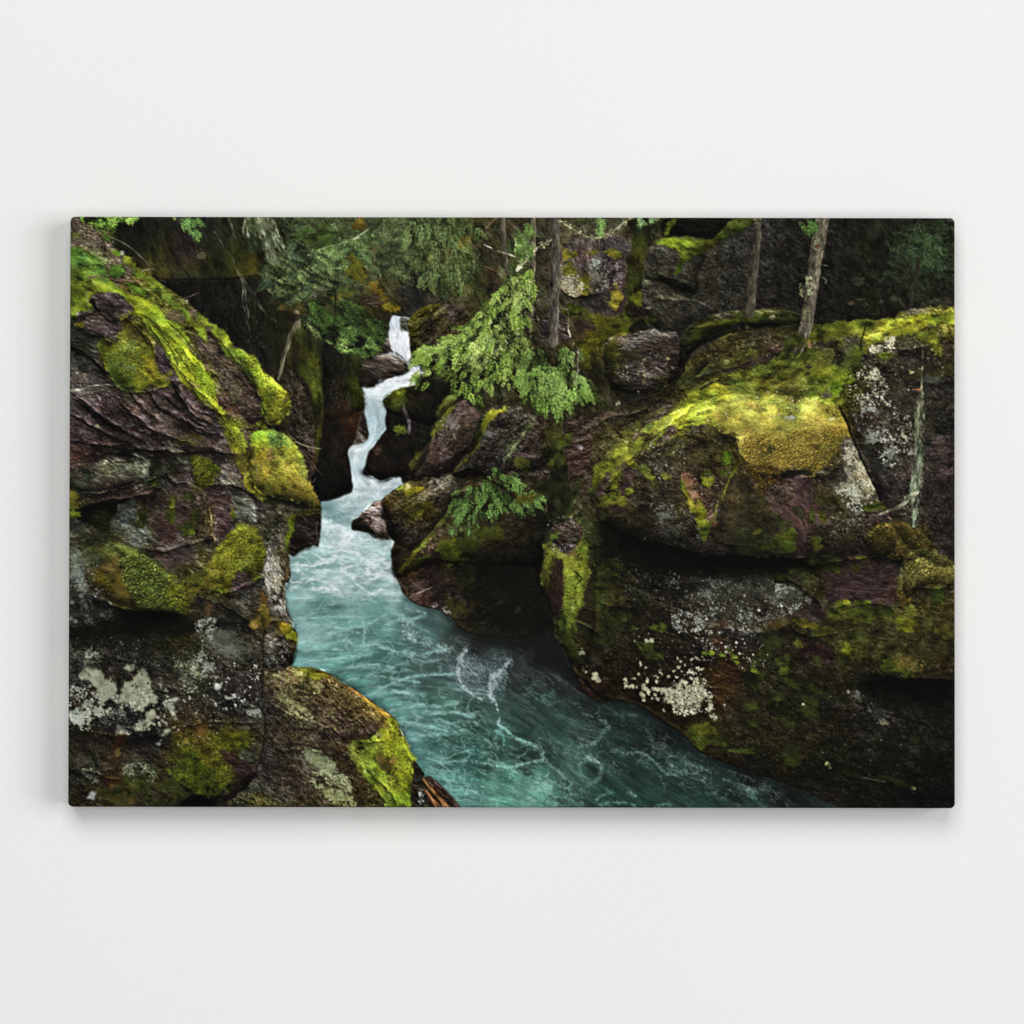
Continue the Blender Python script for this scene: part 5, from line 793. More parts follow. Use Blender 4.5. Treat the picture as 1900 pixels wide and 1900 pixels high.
    tufts('1366,822 1400,806 1460,802 1520,790 1566,790 1576,808 1556,832 1535,858 1500,882 1470,868 1420,868 1385,854 1370,838', 1700, 'a6983c b8a844 9a8430 8a7226 c2b250 6f5a1e a08a34', (2, 4.2), 178, .8, 0, 60, 1.5, '3a2e10', 2.2, .5)
    tufts('1340,770 1400,770 1460,762 1540,756 1566,775 1560,795 1480,805 1400,812 1350,800', 1300, 'b0a640 a89c38 bcb44e 948a30 a4a43c', (1.4, 3), 278, .6, 0, 60, 1.4, '4a4216', 1.4, .35)
    specks('1360,750 1560,750 1570,800 1380,850', 400, 'd0c468 c2b450 dacc74', (1, 2.4), 179, .6, clump=.5)
    mossy('1385,865 1440,868 1448,880 1430,905 1415,925 1405,915 1400,890', '3e2c12', 180, jag=6, a=.8); tufts('1385,865 1445,866 1445,885 1425,912 1408,925 1402,900', 220, '7a5e22 8a7028 5a4218', (2, 4), 181, .8)
    patch(1470, 880, 40, 7, -8, '11100a', 'dark', a=.85); patch(1500, 872, 12, 8, 0, '3a3416', a=.6)
    soften(1465, 725, 30, 9, .72); soften(1405, 760, 16, 8, .8); patch(1480, 738, 18, 9, 0, '3a3c14', a=.7); patch(1400, 755, 14, 8, 20, '6a5a24', a=.5)
    specks('1300,740 1540,700 1560,740 1340,790', 120, 'b0b0a0 8a8a7a d0d0c4', (1, 3.2), 182, .7); specks('1380,640 1560,640 1560,720 1380,720', 260, '9a9a60 8a8244 2b2c14 c0c088', (1, 3), 183, .6); patch(1468, 775, 9, 4, 0, '8a8c80', 'lichen', a=.8); patch(1543, 778, 7, 3, 0, 'b4b680', 'lichen', a=.7)
    for a_ in ((1393, 735, 20, 10), (1455, 700, 26, 8), (1500, 690, 22, 7), (1530, 700, 14, 7), (1440, 680, 22, 6)): soften(*a_, .78)
    for a_ in ((1420, 712, 20, 6), (1480, 690, 20, 6), (1345, 735, 24, 9), (1300, 765, 26, 12), (1700, 598, 60, 6), (1625, 625, 16, 8)): soften(*a_, 1.22)
    # moss fringe on the upper right, lichened wall
    mossy('1700,618 1725,612 1745,625 1742,640 1750,660 1735,655 1722,640', '5e5e14', 184, jag=4); patch(1735, 632, 14, 7, 20, '82801c'); patch(1738, 648, 9, 9, 40, '626616'); patch(1640, 660, 14, 8, 0, '545a14'); patch(1646, 656, 11, 5, 0, '6e7018'); patch(1565, 745, 12, 7, -10, '6a6c18'); patch(1560, 745, 14, 5, -15, '6c6e18')
    patch(1750, 690, 14, 40, 80, '3a3612', a=.5); patch(1700, 690, 20, 14, 0, '2c2810', a=.6); patch(1590, 655, 8, 26, 20, '4e5416', a=.8); line('1606,600 1600,630 1596,650', 3, 4, '14140a', .6, 3)
    specks('1630,628 1656,625 1658,650 1625,655 1612,650', 230, 'c6bf9c a39c7c dcd6b8', (1.5, 4), 185, .85, clump=.4)
    specks('1580,690 1605,680 1628,685 1632,705 1600,705 1590,725 1575,730', 150, 'c4c09c a8a484 dcd8c0', (1.5, 4), 186, .85, clump=.4)
    specks('1570,735 1610,730 1645,735 1650,755 1610,760 1575,755', 140, 'bfbc9c 95927a dcd8c0', (1.5, 4), 187, .8, clump=.5)
    specks('1610,705 1640,700 1650,735 1620,735', 80, 'b4b090 d0ccb0', (1.5, 4), 188, .8)
    specks('1585,765 1620,765 1660,820 1668,860 1645,868 1620,830 1590,800', 240, 'a6a898 8a8c80 c4c6b8', (1.5, 5), 189, .8, clump=.5)
    patch(1618, 810, 9, 8, 40, '8c9286', 'lichen', a=.8); patch(1612, 820, 14, 4, -10, '9aa096', 'lichen', a=.7); patch(1655, 840, 8, 10, 50, '8e9288', 'lichen', a=.7); patch(1615, 760, 9, 5, 0, '9aa49a', 'lichen', a=.7)
    specks('1640,740 1700,790 1700,850 1660,820', 120, 'a0a090 c4c0ac 76766a', (1.5, 4.4), 190, .75); patch(1677, 810, 8, 3, 15, 'b8b498', 'lichen', a=.8); patch(1690, 840, 5, 6, 0, 'a8a898', 'lichen', a=.7)
    specks('1640,640 1765,640 1765,1000 1660,1000', 900, '4a4a44 5c5a50 35332e 6a6860', (1, 3), 191, .6, clump=.6); specks('1640,640 1740,650 1740,720 1640,720', 60, 'c0bca0 a4a084', (1, 3.4), 192, .7)
    patch(1725, 705, 8, 22, 90, '4c4f48', 'lichen', a=.5); patch(1690, 690, 5, 4, 0, 'a4a878', 'lichen'); patch(1745, 830, 26, 20, -20, '3a2a30', 'stone', a=.7); patch(1750, 885, 26, 16, -20, '35262c', 'stone', a=.7); patch(1690, 870, 18, 28, 80, '35272b', 'stone', a=.7); patch(1752, 905, 20, 70, 90, '191515', 'stone', a=.5)
    # crack, pale rib beside it
    line('1556,755 1570,780 1578,805 1590,835 1606,870 1622,900 1634,930 1640,945', 3, 5, '050505', .95, 1.5, 193)
    sl, X, Y, m = area('1562,815 1575,808 1586,835 1602,870 1618,900 1632,930 1638,945 1622,950 1600,930 1580,920 1570,900 1568,870 1560,840', 1, 5, 8, 194)
    b = field(X, Y, '1575,820,4a4844 1582,850,6e6c5c 1575,870,4c4840 1590,880,86846e 1600,905,7e7c66 1615,925,62604e 1575,910,5c5a4a 1630,940,4a3c40 1570,840,3c3834')
    put(sl, m * .85, stone(X, Y, b, seed=195, ang=60, st=1.5, fine=.5))
    specks('1566,830 1586,835 1622,905 1610,925 1585,915 1570,880', 620, 'b8b69a 96947a d2d0b8 6a6a56', (1.5, 4), 196, .8, clump=.4)
    specks('1540,900 1580,880 1600,930 1600,950 1570,950 1560,920', 280, 'a4a894 c8ccb8 7c806c', (1.5, 4.5), 197, .75, clump=.3); patch(1573, 880, 9, 7, 0, '8c8c80', 'lichen', a=.8)
    patch(1620, 940, 22, 9, 0, '4c4c16'); patch(1555, 880, 18, 14, 0, '35322e', 'stone', a=.7); patch(1625, 965, 26, 9, 0, '38282a', 'stone', a=.7)
    specks('1540,950 1610,950 1600,1010 1540,1005', 170, 'a8aa98 7c7e6a 4a4c1a', (1.2, 3.6), 198, .75)
    # hanging dead stem with lichen beard
    line('1713,640 1711,680 1709,715 1707,740', 2, 3, '5e5c44', .8, 3, 199, tex=.9); patch(1703, 723, 6, 2, 10, 'a0603c', 'lichen'); line('1704,722 1710,730', 2, 2, '9a5a3a', .7)
    line('1710,728 1706,760 1700,790 1703,825', 8, 10, '5a5f48', .85, 3, 200, tex=.7, soft=1.5); line('1706,825 1702,860 1697,890 1694,915', 12, 18, '4f5747', .85, 3, 201, tex=.8, soft=2); line('1694,905 1697,940 1694,975', 14, 7, '59614f', .85, 3, 202, tex=.8, soft=2); line('1710,845 1706,890 1702,910', 5, 3, '5c6852', .8, 3)
    flecks('1696,745 1715,730 1712,900 1704,970 1692,975 1688,900 1698,820', 460, '7e8568 9aa082 5a6048 a8ae92 3c4030', 92, (4, 11), 1.3, 203, .75, 1.)
    line('1700,915 1685,925 1670,940 1650,948 1626,956', 9, 3, '8c8a70', .9, 2, 204, tex=.6, shade=.2); line('1665,943 1645,952 1628,956', 3, 1.5, '6c4a3a', .7, 1); line('1648,960 1665,972', 2.5, 2, 'a08868', .8, 1); specks('1670,930 1700,910 1695,930 1675,945', 50, 'a8b49a 8a9a80', (1.5, 3.5), 205, .8)
    line('1685,985 1688,1000 1690,1008', 3, 2, '8a8a66', .6, 2)
    # hanging fern moss lower right
    mossy('1610,985 1640,970 1680,970 1700,990 1720,1000 1735,1020 1700,1030 1670,1040 1640,1030 1610,1020', '1640,990,443c14 1680,985,463814 1660,1010,3a3012 1700,1010,4c3f16', 206, jag=6)
    tufts('1608,985 1650,970 1700,985 1730,1012 1690,1035 1640,1032 1610,1015', 520, '6a5c24 847030 4c5418 3a2c12 95843c 5a4a1c', (2, 5), 207, .75, 60, 50, 1.8)
    mossy('1680,1030 1710,1018 1730,1022 1771,1045 1785,1060 1785,1085 1750,1088 1720,1085 1700,1100 1680,1120 1665,1110 1665,1080 1672,1055', '1700,1035,6a6a2c 1740,1050,7e7c36 1765,1060,78762e 1700,1065,6a6430 1690,1090,443a16 1740,1075,565020 1680,1110,3a2e12', 208, jag=4)
    tufts('1682,1032 1712,1020 1771,1048 1775,1080 1730,1084 1700,1072 1680,1060', 900, '9a9648 7f7a34 b0aa58 6a6028 8a8a3c 5e5220 c0ba6c', (2.4, 4.8), 209, .8, 0, 60, 1.5, '282008', 2., .45)
    tufts('1664,1065 1700,1075 1740,1085 1700,1105 1690,1125 1670,1122', 260, '6c5a24 54441a 3a2e12 7c6c2c', (2.4, 5), 210, .7, 80, 40, 1.8); line('1705,1000 1720,1015 1735,1025', 2, 1, '6c5a34', .6)
    # purple panels
    def panel(P, col, s, a=.9):
        sl, X, Y, m = area(P, 2, 7, 9, s)
        b = hx(col)[None, None]; put(sl, m * a, stone(X, Y, b, 60 if s % 2 else -5, 3, 10, .18, .9, .16, s))
    panel('1478,900 1500,885 1507,910 1505,950 1500,985 1492,1030 1480,1032 1478,1000 1465,960 1455,950 1460,935 1480,925', '51384a'.replace('4a', '3f'), 211); panel('1425,935 1450,930 1470,960 1478,1000 1470,985 1440,960', '463238', 212, .7)
    line('1500,890 1503,930 1498,985', 2, 2, '1c1416', .6, 2); patch(1483, 950, 14, 10, 70, '2a2a14', a=.8); line('1485,955 1492,975 1488,960', 4, 3, '22241a', .7, 2)
    panel('1535,1060 1545,1045 1575,1045 1580,1055 1600,1038 1655,1042 1668,1055 1662,1090 1660,1120 1620,1128 1600,1118 1585,1105 1560,1115 1545,1128 1530,1130 1533,1095', '35252b', 214, .95)
    for t in ('1545,1052 1560,1056 1578,1058', '1555,1065 1580,1078 1600,1085', '1540,1092 1580,1096 1625,1098', '1590,1100 1615,1120', '1570,1090 1578,1108', '1630,1080 1650,1090', '1545,1070 1560,1075 1570,1072'): line(t, 1.2, .8, '6a5a60', .4, 2)
    for t in ('1535,1075 1600,1078 1660,1082', '1535,1100 1600,1104 1660,1106', '1540,1115 1600,1112'): line(t, 1.5, 1, '1c1216', .6, 3)
    panel('1488,1190 1510,1192 1540,1205 1542,1225 1510,1222 1490,1208', '27151a', 216, .8); panel('1480,1128 1495,1126 1492,1152 1480,1150', '3a2a2c', 218, .7); panel('1520,1125 1528,1128 1526,1145 1515,1140', '35262a', 220, .7)
    panel('1340,1005 1370,1012 1368,1022 1345,1020', '402e36', 222, .7); panel('1420,1015 1450,1010 1485,1020 1488,1030 1430,1028', '3d2b2e', 224, .7); panel('1545,1010 1580,1010 1585,1022 1550,1026', '3d2c2e', 226, .7)
    # scattered moss on the purple rock under the cushion
    mossy('1330,900 1370,880 1400,900 1420,940 1460,970 1475,1000 1460,1025 1400,1030 1340,1010 1320,990 1318,940', '1350,930,2c2412 1400,950,2e2914 1380,990,363818 1430,1000,34351a 1340,970,30261a 1450,1010,3a4614', 227, jag=8, hole=.25, a=.85)
    for a_ in ((1450, 1000, 22, 16, '4a5216'), (1465, 1012, 14, 12, '5c6c18'), (1415, 1020, 9, 11, '545c14'), (1405, 988, 8, 6, '52520f'), (1510, 1000, 10, 8, '62641a'), (1515, 1015, 9, 9, '585814'), (1525, 960, 9, 16, '403f14'), (1520, 930, 9, 14, '34340f'), (1470, 990, 8, 10, '4c5414'), (1505, 960, 6, 20, '3a3a14'), (1350, 850, 12, 12, '4f6a10'), (1313, 893, 12, 11, '6c7212'), (1342, 880, 8, 8, '3c4c10'), (1310, 880, 9, 8, '4c5012')): patch(a_[0], a_[1], a_[2], a_[3], 0, a_[4])
    line('1375,855 1360,875 1348,900 1340,925 1325,950 1318,965', 4, 5, '4c5016', .8, 4, 228, tex=.8); line('1368,868 1355,885', 5, 5, '5e6c18', .8, 3); line('1330,955 1318,975 1310,990 1318,1000', 6, 4, '55601a', .7, 4)
    mossy('1265,895 1275,885 1290,915 1305,945 1318,975 1312,1005 1300,1000 1290,970 1278,940', '1275,900,6c7216 1285,925,84741e 1300,955,7e7a16 1310,990,5a6414', 229, jag=5); mossy('1262,895 1275,888 1285,905 1270,905', '6c7616', 230, jag=3)
    sl, X, Y, m = area('1262,880 1280,878 1292,900 1298,925 1288,930 1272,905', 1, 4, 7, 231); put(sl, m * .85, moss(X, Y, hx('6c4a34')[None, None], 231)); specks('1262,880 1292,885 1300,960 1330,960 1320,980 1290,940', 190, 'a06a4a b8866a 6c3c28 c8a890', (1, 3), 232, .7)
    patch(1318, 955, 12, 10, -50, '6b4a3e', 'stone', a=.8); specks('1290,880 1345,900 1325,960', 90, 'b0a49c 857a74', (1, 3), 233, .7)
    specks('1230,850 1400,850 1480,1020 1260,1000', 900, '5a5638 3a361e 7a765a 23200f 6a6a34', (1, 3), 234, .55, clump=.7)
    # face of the overhang, left end
    for a_ in ((1135, 915, 14, 18, '6c6e1c', 30), (1120, 935, 16, 12, '72741e', -30), (1125, 950, 8, 14, '6a6a1a', 70), (1150, 925, 12, 7, '62641a', 0), (1148, 935, 26, 6, '5c5e18', 0), (1165, 915, 8, 12, '5e6016', 30), (1200, 880, 16, 9, '6c6c1c', 40), (1195, 870, 12, 8, '54561a', 0), (1235, 885, 12, 7, '7a7c1a', 20), (1140, 900, 6, 10, '6a7018', 20), (1152, 882, 5, 9, '6a7018', 20), (1215, 895, 10, 10, '3c3a18', 0), (1115, 960, 9, 6, '5c5e18', 30)): patch(a_[0], a_[1], a_[2], a_[3], a_[5], a_[4])
    patch(1160, 890, 14, 26, 30, '3f2836', 'stone', a=.8); patch(1122, 905, 9, 24, 20, '4a3632', 'stone', a=.8); patch(1145, 945, 12, 9, 0, '33202c', 'stone', a=.8); line('1125,915 1140,912 1145,918', 5, 3, '0d0b0a', .7, 3)
    patch(1225, 865, 22, 16, -40, '4a463a', 'stone', a=.6); specks('1190,830 1260,810 1280,860 1240,900 1200,890', 420, '8c8878 6a6656 b4b0a0 3c3a2a', (1, 3.4), 235, .65, clump=.5)
    specks('1110,955 1180,950 1290,1000 1300,1025 1180,995', 340, '4a4430 6a6648 5c3c34 30301c', (1, 3), 236, .6); specks('1200,935 1280,945 1300,1010 1230,990', 320, '6c6e66 8a8c82 4a4c42', (1.2, 4), 237, .65, clump=.4); patch(1235, 958, 12, 6, 20, '7c8074', 'lichen', a=.6); patch(1255, 985, 8, 14, 0, '5a5c54', 'lichen', a=.5)
    line('1225,985 1260,1010 1290,1022', 5, 4, '44443c', .5, 4, tex=.8)
    # mossy column at the foot
    mossy('1062,960 1078,962 1088,980 1095,1010 1100,1035 1096,1055 1088,1072 1084,1100 1078,1130 1070,1145 1070,1170 1058,1190 1066,1210 1062,1225 1048,1205 1034,1180 1030,1155 1038,1120 1040,1095 1046,1070 1040,1050 1030,1035 1012,1075 1008,1090 1003,1070 1010,1050 1016,1030 1008,1020 1018,1000 1030,1010 1045,1030 1060,1020 1080,1005 1090,985', '1090,975,2c3214 1080,1010,4a5416 1095,1030,3c4612 1020,1010,465016 1012,1030,5a641a 1015,1050,5e6618 1006,1070,4f5616 1050,1040,7a7c22 1070,1050,8e9222 1090,1055,7a8220 1060,1070,5c6a1c 1080,1085,646e1c 1050,1090,687218 1060,1120,7c8222 1070,1110,66701c 1045,1140,56601a 1040,1165,5c661a 1055,1180,404a14 1060,1210,33380f', 238, hole=.3, jag=7, ang=70, st=1.3, grain=.45)
    for q in ((1120, 1075, 34, 40, 0, '33370f', .6), (1060, 968, 30, 12, -20, '3a4014', .6), (1118, 1150, 24, 34, 10, '2b300e', .6), (1100, 1110, 20, 26, 0, '3c4114', .6), (1020, 1095, 8, 30, 0, '4a5016', .5), (1062, 1200, 10, 26, -15, '3c4112', .7), (1085, 1150, 16, 24, 0, '33380f', .5)): patch(*q[:6], a=q[6])
    patch(1104, 1005, 14, 42, 5, '262c12', a=.75); patch(1098, 1050, 9, 20, 0, '33381a', a=.6); patch(1090, 1105, 8, 26, 0, '2e2c16', a=.6)
    tufts('1048,1040 1070,1032 1105,1045 1095,1070 1085,1100 1075,1135 1045,1140 1042,1100', 600, 'a8a83a 8f9a2c b8ba48 6c7a20 7a8428', (1.8, 3.4), 239, .7, 20, 60, 1.4, '22280a', 1.6, .35)
    sl, X, Y, m = area('1038,1036 1046,1048 1044,1070 1046,1100 1040,1130 1034,1155 1026,1130 1016,1100 1020,1070 1030,1050', 1, 2, 8, 240); put(sl, m * .92, stone(X, Y, hx('33221d')[None, None], 80, 2, 12, .15, .6, .2, 240))
    rocky('1025,980 1060,965 1080,985 1070,1010 1050,1028 1035,1020 1022,1005', '302823', 241, fine=.5, jag=3); specks('1020,965 1060,958 1058,970 1022,985', 60, 'b0a8a0 d0c8c0', (1, 2.6), 242, .7); specks('1015,1010 1070,1012 1070,1020 1040,1035 1018,1015', 100, '9a8e88 c4bab4 6a5c58', (1, 2.6), 243, .75)
    patch(1058, 1028, 14, 9, -20, '5c4438', 'stone', a=.6); patch(1085, 1022, 11, 7, -10, '5a6a18'); line('1076,985 1076,1010', 1.2, 1, '7a3c3c', .5, 1); patch(1030, 995, 10, 9, 0, '3f4c14'); line('1065,1060 1078,1075 1070,1085', 5, 4, '141a08', .6, 4); patch(1062, 1128, 3, 7, 0, 'a0a468', 'lichen', a=.6)
    sl, X, Y, m = area('1078,1128 1100,1128 1102,1150 1085,1158 1070,1150', 2, 3, 8, 244); put(sl, m * .8, stone(X, Y, hx('281812')[None, None], seed=244)); patch(1085, 1165, 20, 6, 25, '35322c', 'stone', a=.6); line('1068,1156 1090,1162 1105,1175', 2, 1.5, '5a5650', .5, 2)
    for a_ in ((1122, 1095, 20, 16, '2a300f'), (1110, 1120, 22, 12, '2a3010'), (1140, 1105, 22, 16, '2a2810'), (1125, 1128, 6, 12, '484a18'), (1150, 1145, 20, 14, '23270e'), (1130, 1165, 26, 18, '1f240d'), (1120, 1185, 20, 14, '252a0e'), (1170, 1165, 12, 8, '2c3210'), (1215, 1167, 11, 7, '3c4812'), (1230, 1165, 7, 9, '3c4812'), (1200, 1200, 16, 9, '33370f'), (1210, 1215, 18, 9, '2c3010')): patch(a_[0], a_[1], a_[2], a_[3], 20, a_[4])
    # dark face with lichens
    specks('1110,1040 1240,1070 1300,1180 1250,1290 1120,1230 1100,1100', 1100, '33341c 22220f 4a4c26 3c3a30 5a5c34', (1, 3.2), 245, .55, clump=.7)
    specks('1150,1060 1230,1060 1230,1110 1160,1100', 110, '6a6c60 8a8c80', (1, 3), 246, .6)
    patch(1360, 1095, 80, 30, 8, '35362e', 'lichen', a=.35, s=12); patch(1440, 1090, 45, 24, 15, '3c3e35', 'lichen', a=.4, s=12); patch(1460, 1105, 30, 20, 20, '6a6e62', 'lichen', a=.2, s=7); patch(1320, 1100, 30, 26, 0, '3c4038', 'lichen', a=.4)
    specks('1300,1075 1370,1075 1440,1078 1490,1095 1505,1115 1470,1140 1430,1155 1380,1160 1310,1165 1280,1130', 1300, '7a7e72 90948a 5c6056 a4a89c 4a4c44 3a3a30', (1.2, 4.2), 247, .5, clump=.35)
    specks('1440,1080 1500,1105 1500,1120 1450,1140', 170, 'a0a498 8a8e80 bcc0b4', (1.5, 5), 248, .65, clump=.4)
    specks('1290,1120 1420,1130 1420,1200 1320,1210 1280,1170', 260, 'b0b4a4 8c9082 d0d4c6', (1.2, 4), 249, .7, clump=.7)
    specks('1240,1060 1330,1080 1320,1200 1250,1180', 240, '8a8c82 6c6e64 4a4a40', (1.2, 4), 250, .6, clump=.4); specks('1250,1130 1300,1150 1300,1170 1252,1170', 220, 'a4a69c 8a8c82 c4c6bc', (1.5, 4), 251, .7, clump=.4)
    dabs(np.array([1408, 1381, 1334, 1347, 1366, 1372, 1346, 1360, 1450]), np.array([1133, 1106, 1175, 1210, 1193, 1213, 1201, 1170, 1125.]), 5.5, 5, 0, pal('c4c8b8 d4d8c8 b8bcae', 9, rng), .85, 1)
    for a_ in ((1384, 1175, 14, 5), (1410, 1170, 10, 4), (1350, 1166, 8, 4)): patch(a_[0], a_[1], a_[2], a_[3], 10, '7c8074', 'lichen', a=.6)
    patch(1335, 1160, 26, 14, 0, '3a281a', 'stone', a=.5); patch(1330, 1190, 16, 12, 0, '42240e', 'stone', a=.6); patch(1435, 1160, 34, 14, -20, '3a3014', a=.6); patch(1420, 1185, 14, 20, 0, '33301a', a=.5)
    # mossy lower right wall
    for a_ in ((1565, 1130, 10, 16, '6a6c14'), (1560, 1125, 22, 12, '4a4c12'), (1590, 1140, 34, 12, '3f4010'), (1600, 1120, 16, 9, '4c5210'), (1545, 1142, 14, 10, '44460f'), (1640, 1138, 34, 14, '36380f'), (1690, 1142, 26, 16, '5c5c1c'), (1680, 1160, 22, 14, '54560f'), (1710, 1155, 20, 14, '46441a'), (1740, 1105, 18, 16, '3a4a14'), (1755, 1170, 18, 16, '3c3a14'), (1500, 1160, 22, 7, '4a4612'), (1485, 1152, 16, 6, '3a3a10'), (1530, 1175, 26, 14, '33340f'), (1590, 1175, 26, 14, '32320f'), (1570, 1200, 14, 12, '52560f'), (1600, 1190, 24, 12, '30310f'), (1670, 1240, 26, 14, '505414'), (1690, 1230, 28, 14, '554c1c'), (1645, 1235, 16, 12, '46500f'), (1660, 1200, 40, 14, '332f12'), (1720, 1210, 34, 20, '2e2a10'), (1755, 1225, 16, 20, '33280f'), (1545, 1055, 20, 9, '3a3a12'), (1520, 1048, 24, 7, '34330f'), (1480, 1060, 30, 8, '33350f'), (1500, 1075, 20, 8, '4a4a20'), (1520, 1100, 12, 18, '2c2810'), (1590, 1052, 9, 12, '2e2810'), (1600, 1035, 12, 8, '3a3810'), (1450, 1075, 16, 8, '2c3010'), (1510, 1035, 16, 7, '333a10'), (1545, 1038, 20, 6, '2c3010')): patch(a_[0], a_[1], a_[2], a_[3], 10, a_[4])
    for a_ in ((1420, 1210, 12, 24, '2c3210'), (1450, 1230, 14, 16, '33380f'), (1455, 1245, 9, 12, '3c4a10'), (1480, 1195, 9, 7, '464f14'), (1440, 1190, 16, 14, '262c10'), (1520, 1230, 20, 9, '2c3010'), (1560, 1230, 14, 14, '262a0f'), (1400, 1235, 8, 8, '52561a'), (1410, 1255, 9, 9, '33380f'), (1404, 1248, 7, 5, '4c5414'), (1405, 1275, 10, 9, '30340f'), (1470, 1270, 26, 7, '2c340f'), (1520, 1285, 24, 7, '2c340f'), (1440, 1290, 16, 9, '262c0d'), (1500, 1320, 26, 9, '262c0c'), (1390, 1310, 12, 14, '2c330d'), (1390, 1340, 20, 7, '22280c'), (1460, 1340, 20, 9, '20250b'), (1500, 1300, 20, 9, '232a0c'), (1560, 1300, 20, 9, '1d210c')): patch(a_[0], a_[1], a_[2], a_[3], 30, a_[4], a=.8)
    for a_ in ((1350, 1206, 8, 5), (1338, 1216, 7, 4), (1362, 1219, 6, 4), (1367, 1229, 6, 3.5), (1310, 1213, 9, 5), (1322, 1212, 6, 4), (1400, 1246, 8, 4)): patch(a_[0], a_[1], a_[2], a_[3], 15, '5c6a16', s=5); specks('1300,1190 1420,1190 1420,1240 1300,1230', 50, 'b4b8a4', (1, 3), 253, .7)
    patch(1345, 1250, 24, 24, 0, '4a2c10', 'stone', a=.75); patch(1335, 1290, 12, 16, 0, '45260e', 'stone', a=.6); patch(1360, 1270, 20, 24, 0, '33200f', 'stone', a=.5)
    specks('1420,1180 1560,1180 1640,1260 1600,1400 1420,1400 1400,1280', 1500, '33381a 22250f 44481c 2c2a20 3a3418', (1, 3.4), 254, .5, 30, 2, clump=.7)
    soften(1690, 1275, 90, 28, .45); soften(1620, 1270, 40, 16, .6); patch(1720, 1285, 60, 26, 0, '070807', 'dark', a=.75); patch(1650, 1300, 50, 24, 10, '0c0c0a', 'dark', a=.6)
    line('1586,1254 1630,1258 1680,1262', 1.2, 1, '4a4a44', .4, 2); line('1495,1236 1540,1248', 1.2, 1, '4a4640', .5, 1)
    specks('1570,1285 1600,1285 1660,1340 1640,1350 1600,1320', 170, '6a6a60 8a8a80 3c3c34', (1, 3.4), 255, .6, 60, 2, clump=.4); patch(1590, 1290, 9, 6, 50, '5e6058', 'lichen', a=.7); patch(1640, 1340, 9, 5, 30, '7a7c5e', 'lichen', a=.8); patch(1630, 1320, 20, 12, 50, '33342f', 'lichen', a=.5); patch(1570, 1310, 26, 7, 10, '3a3430', 'stone', a=.5)
    line('1600,1441 1620,1446 1642,1450', 2, 1.5, '6a6a5a', .7, 1); patch(1536, 1417, 5, 4, 30, '8f9468', 'lichen'); patch(1540, 1424, 4, 4, 70, '5c6044', 'lichen'); patch(1694, 1462, 4, 3, 20, '7a7c54', 'lichen'); specks('1480,1290 1700,1300 1700,1420 1500,1400', 40, 'b0b0a0 7a7a6c', (1, 2.4), 256, .7)
    patch(1490, 1307, 3, 2.4, 0, 'b8b890', 'lichen'); patch(1700, 1375, 26, 9, 25, '23260c', a=.7); patch(1660, 1450, 50, 6, 18, '1b1d0a', a=.7); patch(1570, 1432, 40, 6, 18, '1c1d0a', a=.7)
    mossy('1296,1345 1310,1340 1325,1355 1345,1375 1355,1388 1335,1388 1315,1380 1300,1390 1280,1372 1272,1362 1285,1350', '1305,1355,44440f 1330,1378,2f340d 1290,1365,3a3f10', 257, jag=4); patch(1285, 1350, 12, 9, 0, '3f430e'); patch(1380, 1393, 26, 6, -5, '262b0c'); patch(1470, 1400, 30, 14, 20, '2a280d'); patch(1468, 1412, 20, 7, 20, '2e380c'); patch(1395, 1395, 16, 6, 0, '2c320d'); patch(1330, 1395, 20, 5, 0, '1e1e0c')
    # foot of the wall by the water, white lichens
    line('1066,1250 1090,1270 1110,1290 1125,1298', 4, 9, '050504', .85, 2); patch(1085, 1283, 22, 7, 28, '2a1616', 'stone', a=.7); line('1150,1300 1200,1315 1258,1352 1290,1378', 5, 4, '211d0e', .6, 4); line('1060,1228 1075,1250 1095,1265', 5, 6, '26240f', .6, 4)
    n = np.array([[1083, 1244, 9], [1104, 1252, 9], [1105, 1261, 12], [1161, 1262, 6], [1161, 1270, 7], [1173, 1276, 10], [1194, 1281, 13], [1194, 1292, 9], [1204, 1285, 7], [1218, 1280, 13], [1200, 1263, 9], [1217, 1266, 7], [1225, 1248, 7], [1213, 1291, 7], [1220, 1296, 6], [1185, 1252, 5], [1232, 1282, 10], [1218, 1256, 5], [1176, 1259, 5], [1193, 1299, 6], [1259, 1239, 6], [1188, 1232, 7], [1284, 1223, 6], [1292, 1221, 5], [1257, 1222, 5], [1262, 1228, 5], [1209, 1190, 9], [1198, 1189, 6], [1078, 1211, 9], [1240, 1255, 6], [1251, 1246, 5], [1320, 1328, 7], [1325, 1333, 8], [1316, 1311, 7], [1322, 1315, 6], [1344, 1309, 4], [1320, 1293, 4], [1285, 1250, 5], [1160, 1261, 5], [1231, 1319, 4], [1197, 1239, 4], [1270, 1235, 4]], f4)
    spots(n, 'a8aa8c b8ba9c 989a7c', 3)
    sl, X, Y, m = area('1232,1292 1242,1276 1256,1272 1264,1262 1276,1266 1288,1276 1298,1268 1306,1276 1308,1292 1300,1308 1288,1312 1276,1308 1264,1318 1250,1314 1242,1302', 1, 8, 6, 258)
    m = m * sm(fbm(X, Y, 7, 4, 259) + .25, -.35, -.1); put(sl, m * .95, hx('a8a88c')[None, None] * (1 + .3 * fbm(X, Y, 4, 3, 260)[..., None]))
    specks('1228,1285 1245,1262 1262,1246 1310,1245 1322,1290 1312,1322 1250,1322', 230, 'b4b498 9c9c80 c8c8b0 c0bca0', (2, 6), 261, .9, clump=.5); specks('1240,1275 1300,1270 1300,1310 1250,1312', 300, '1a170f', (1, 2.6), 262, .8)
    specks('1170,1180 1300,1180 1330,1330 1240,1240', 60, 'b0b09a d0d0bc', (1, 3.4), 263, .8)
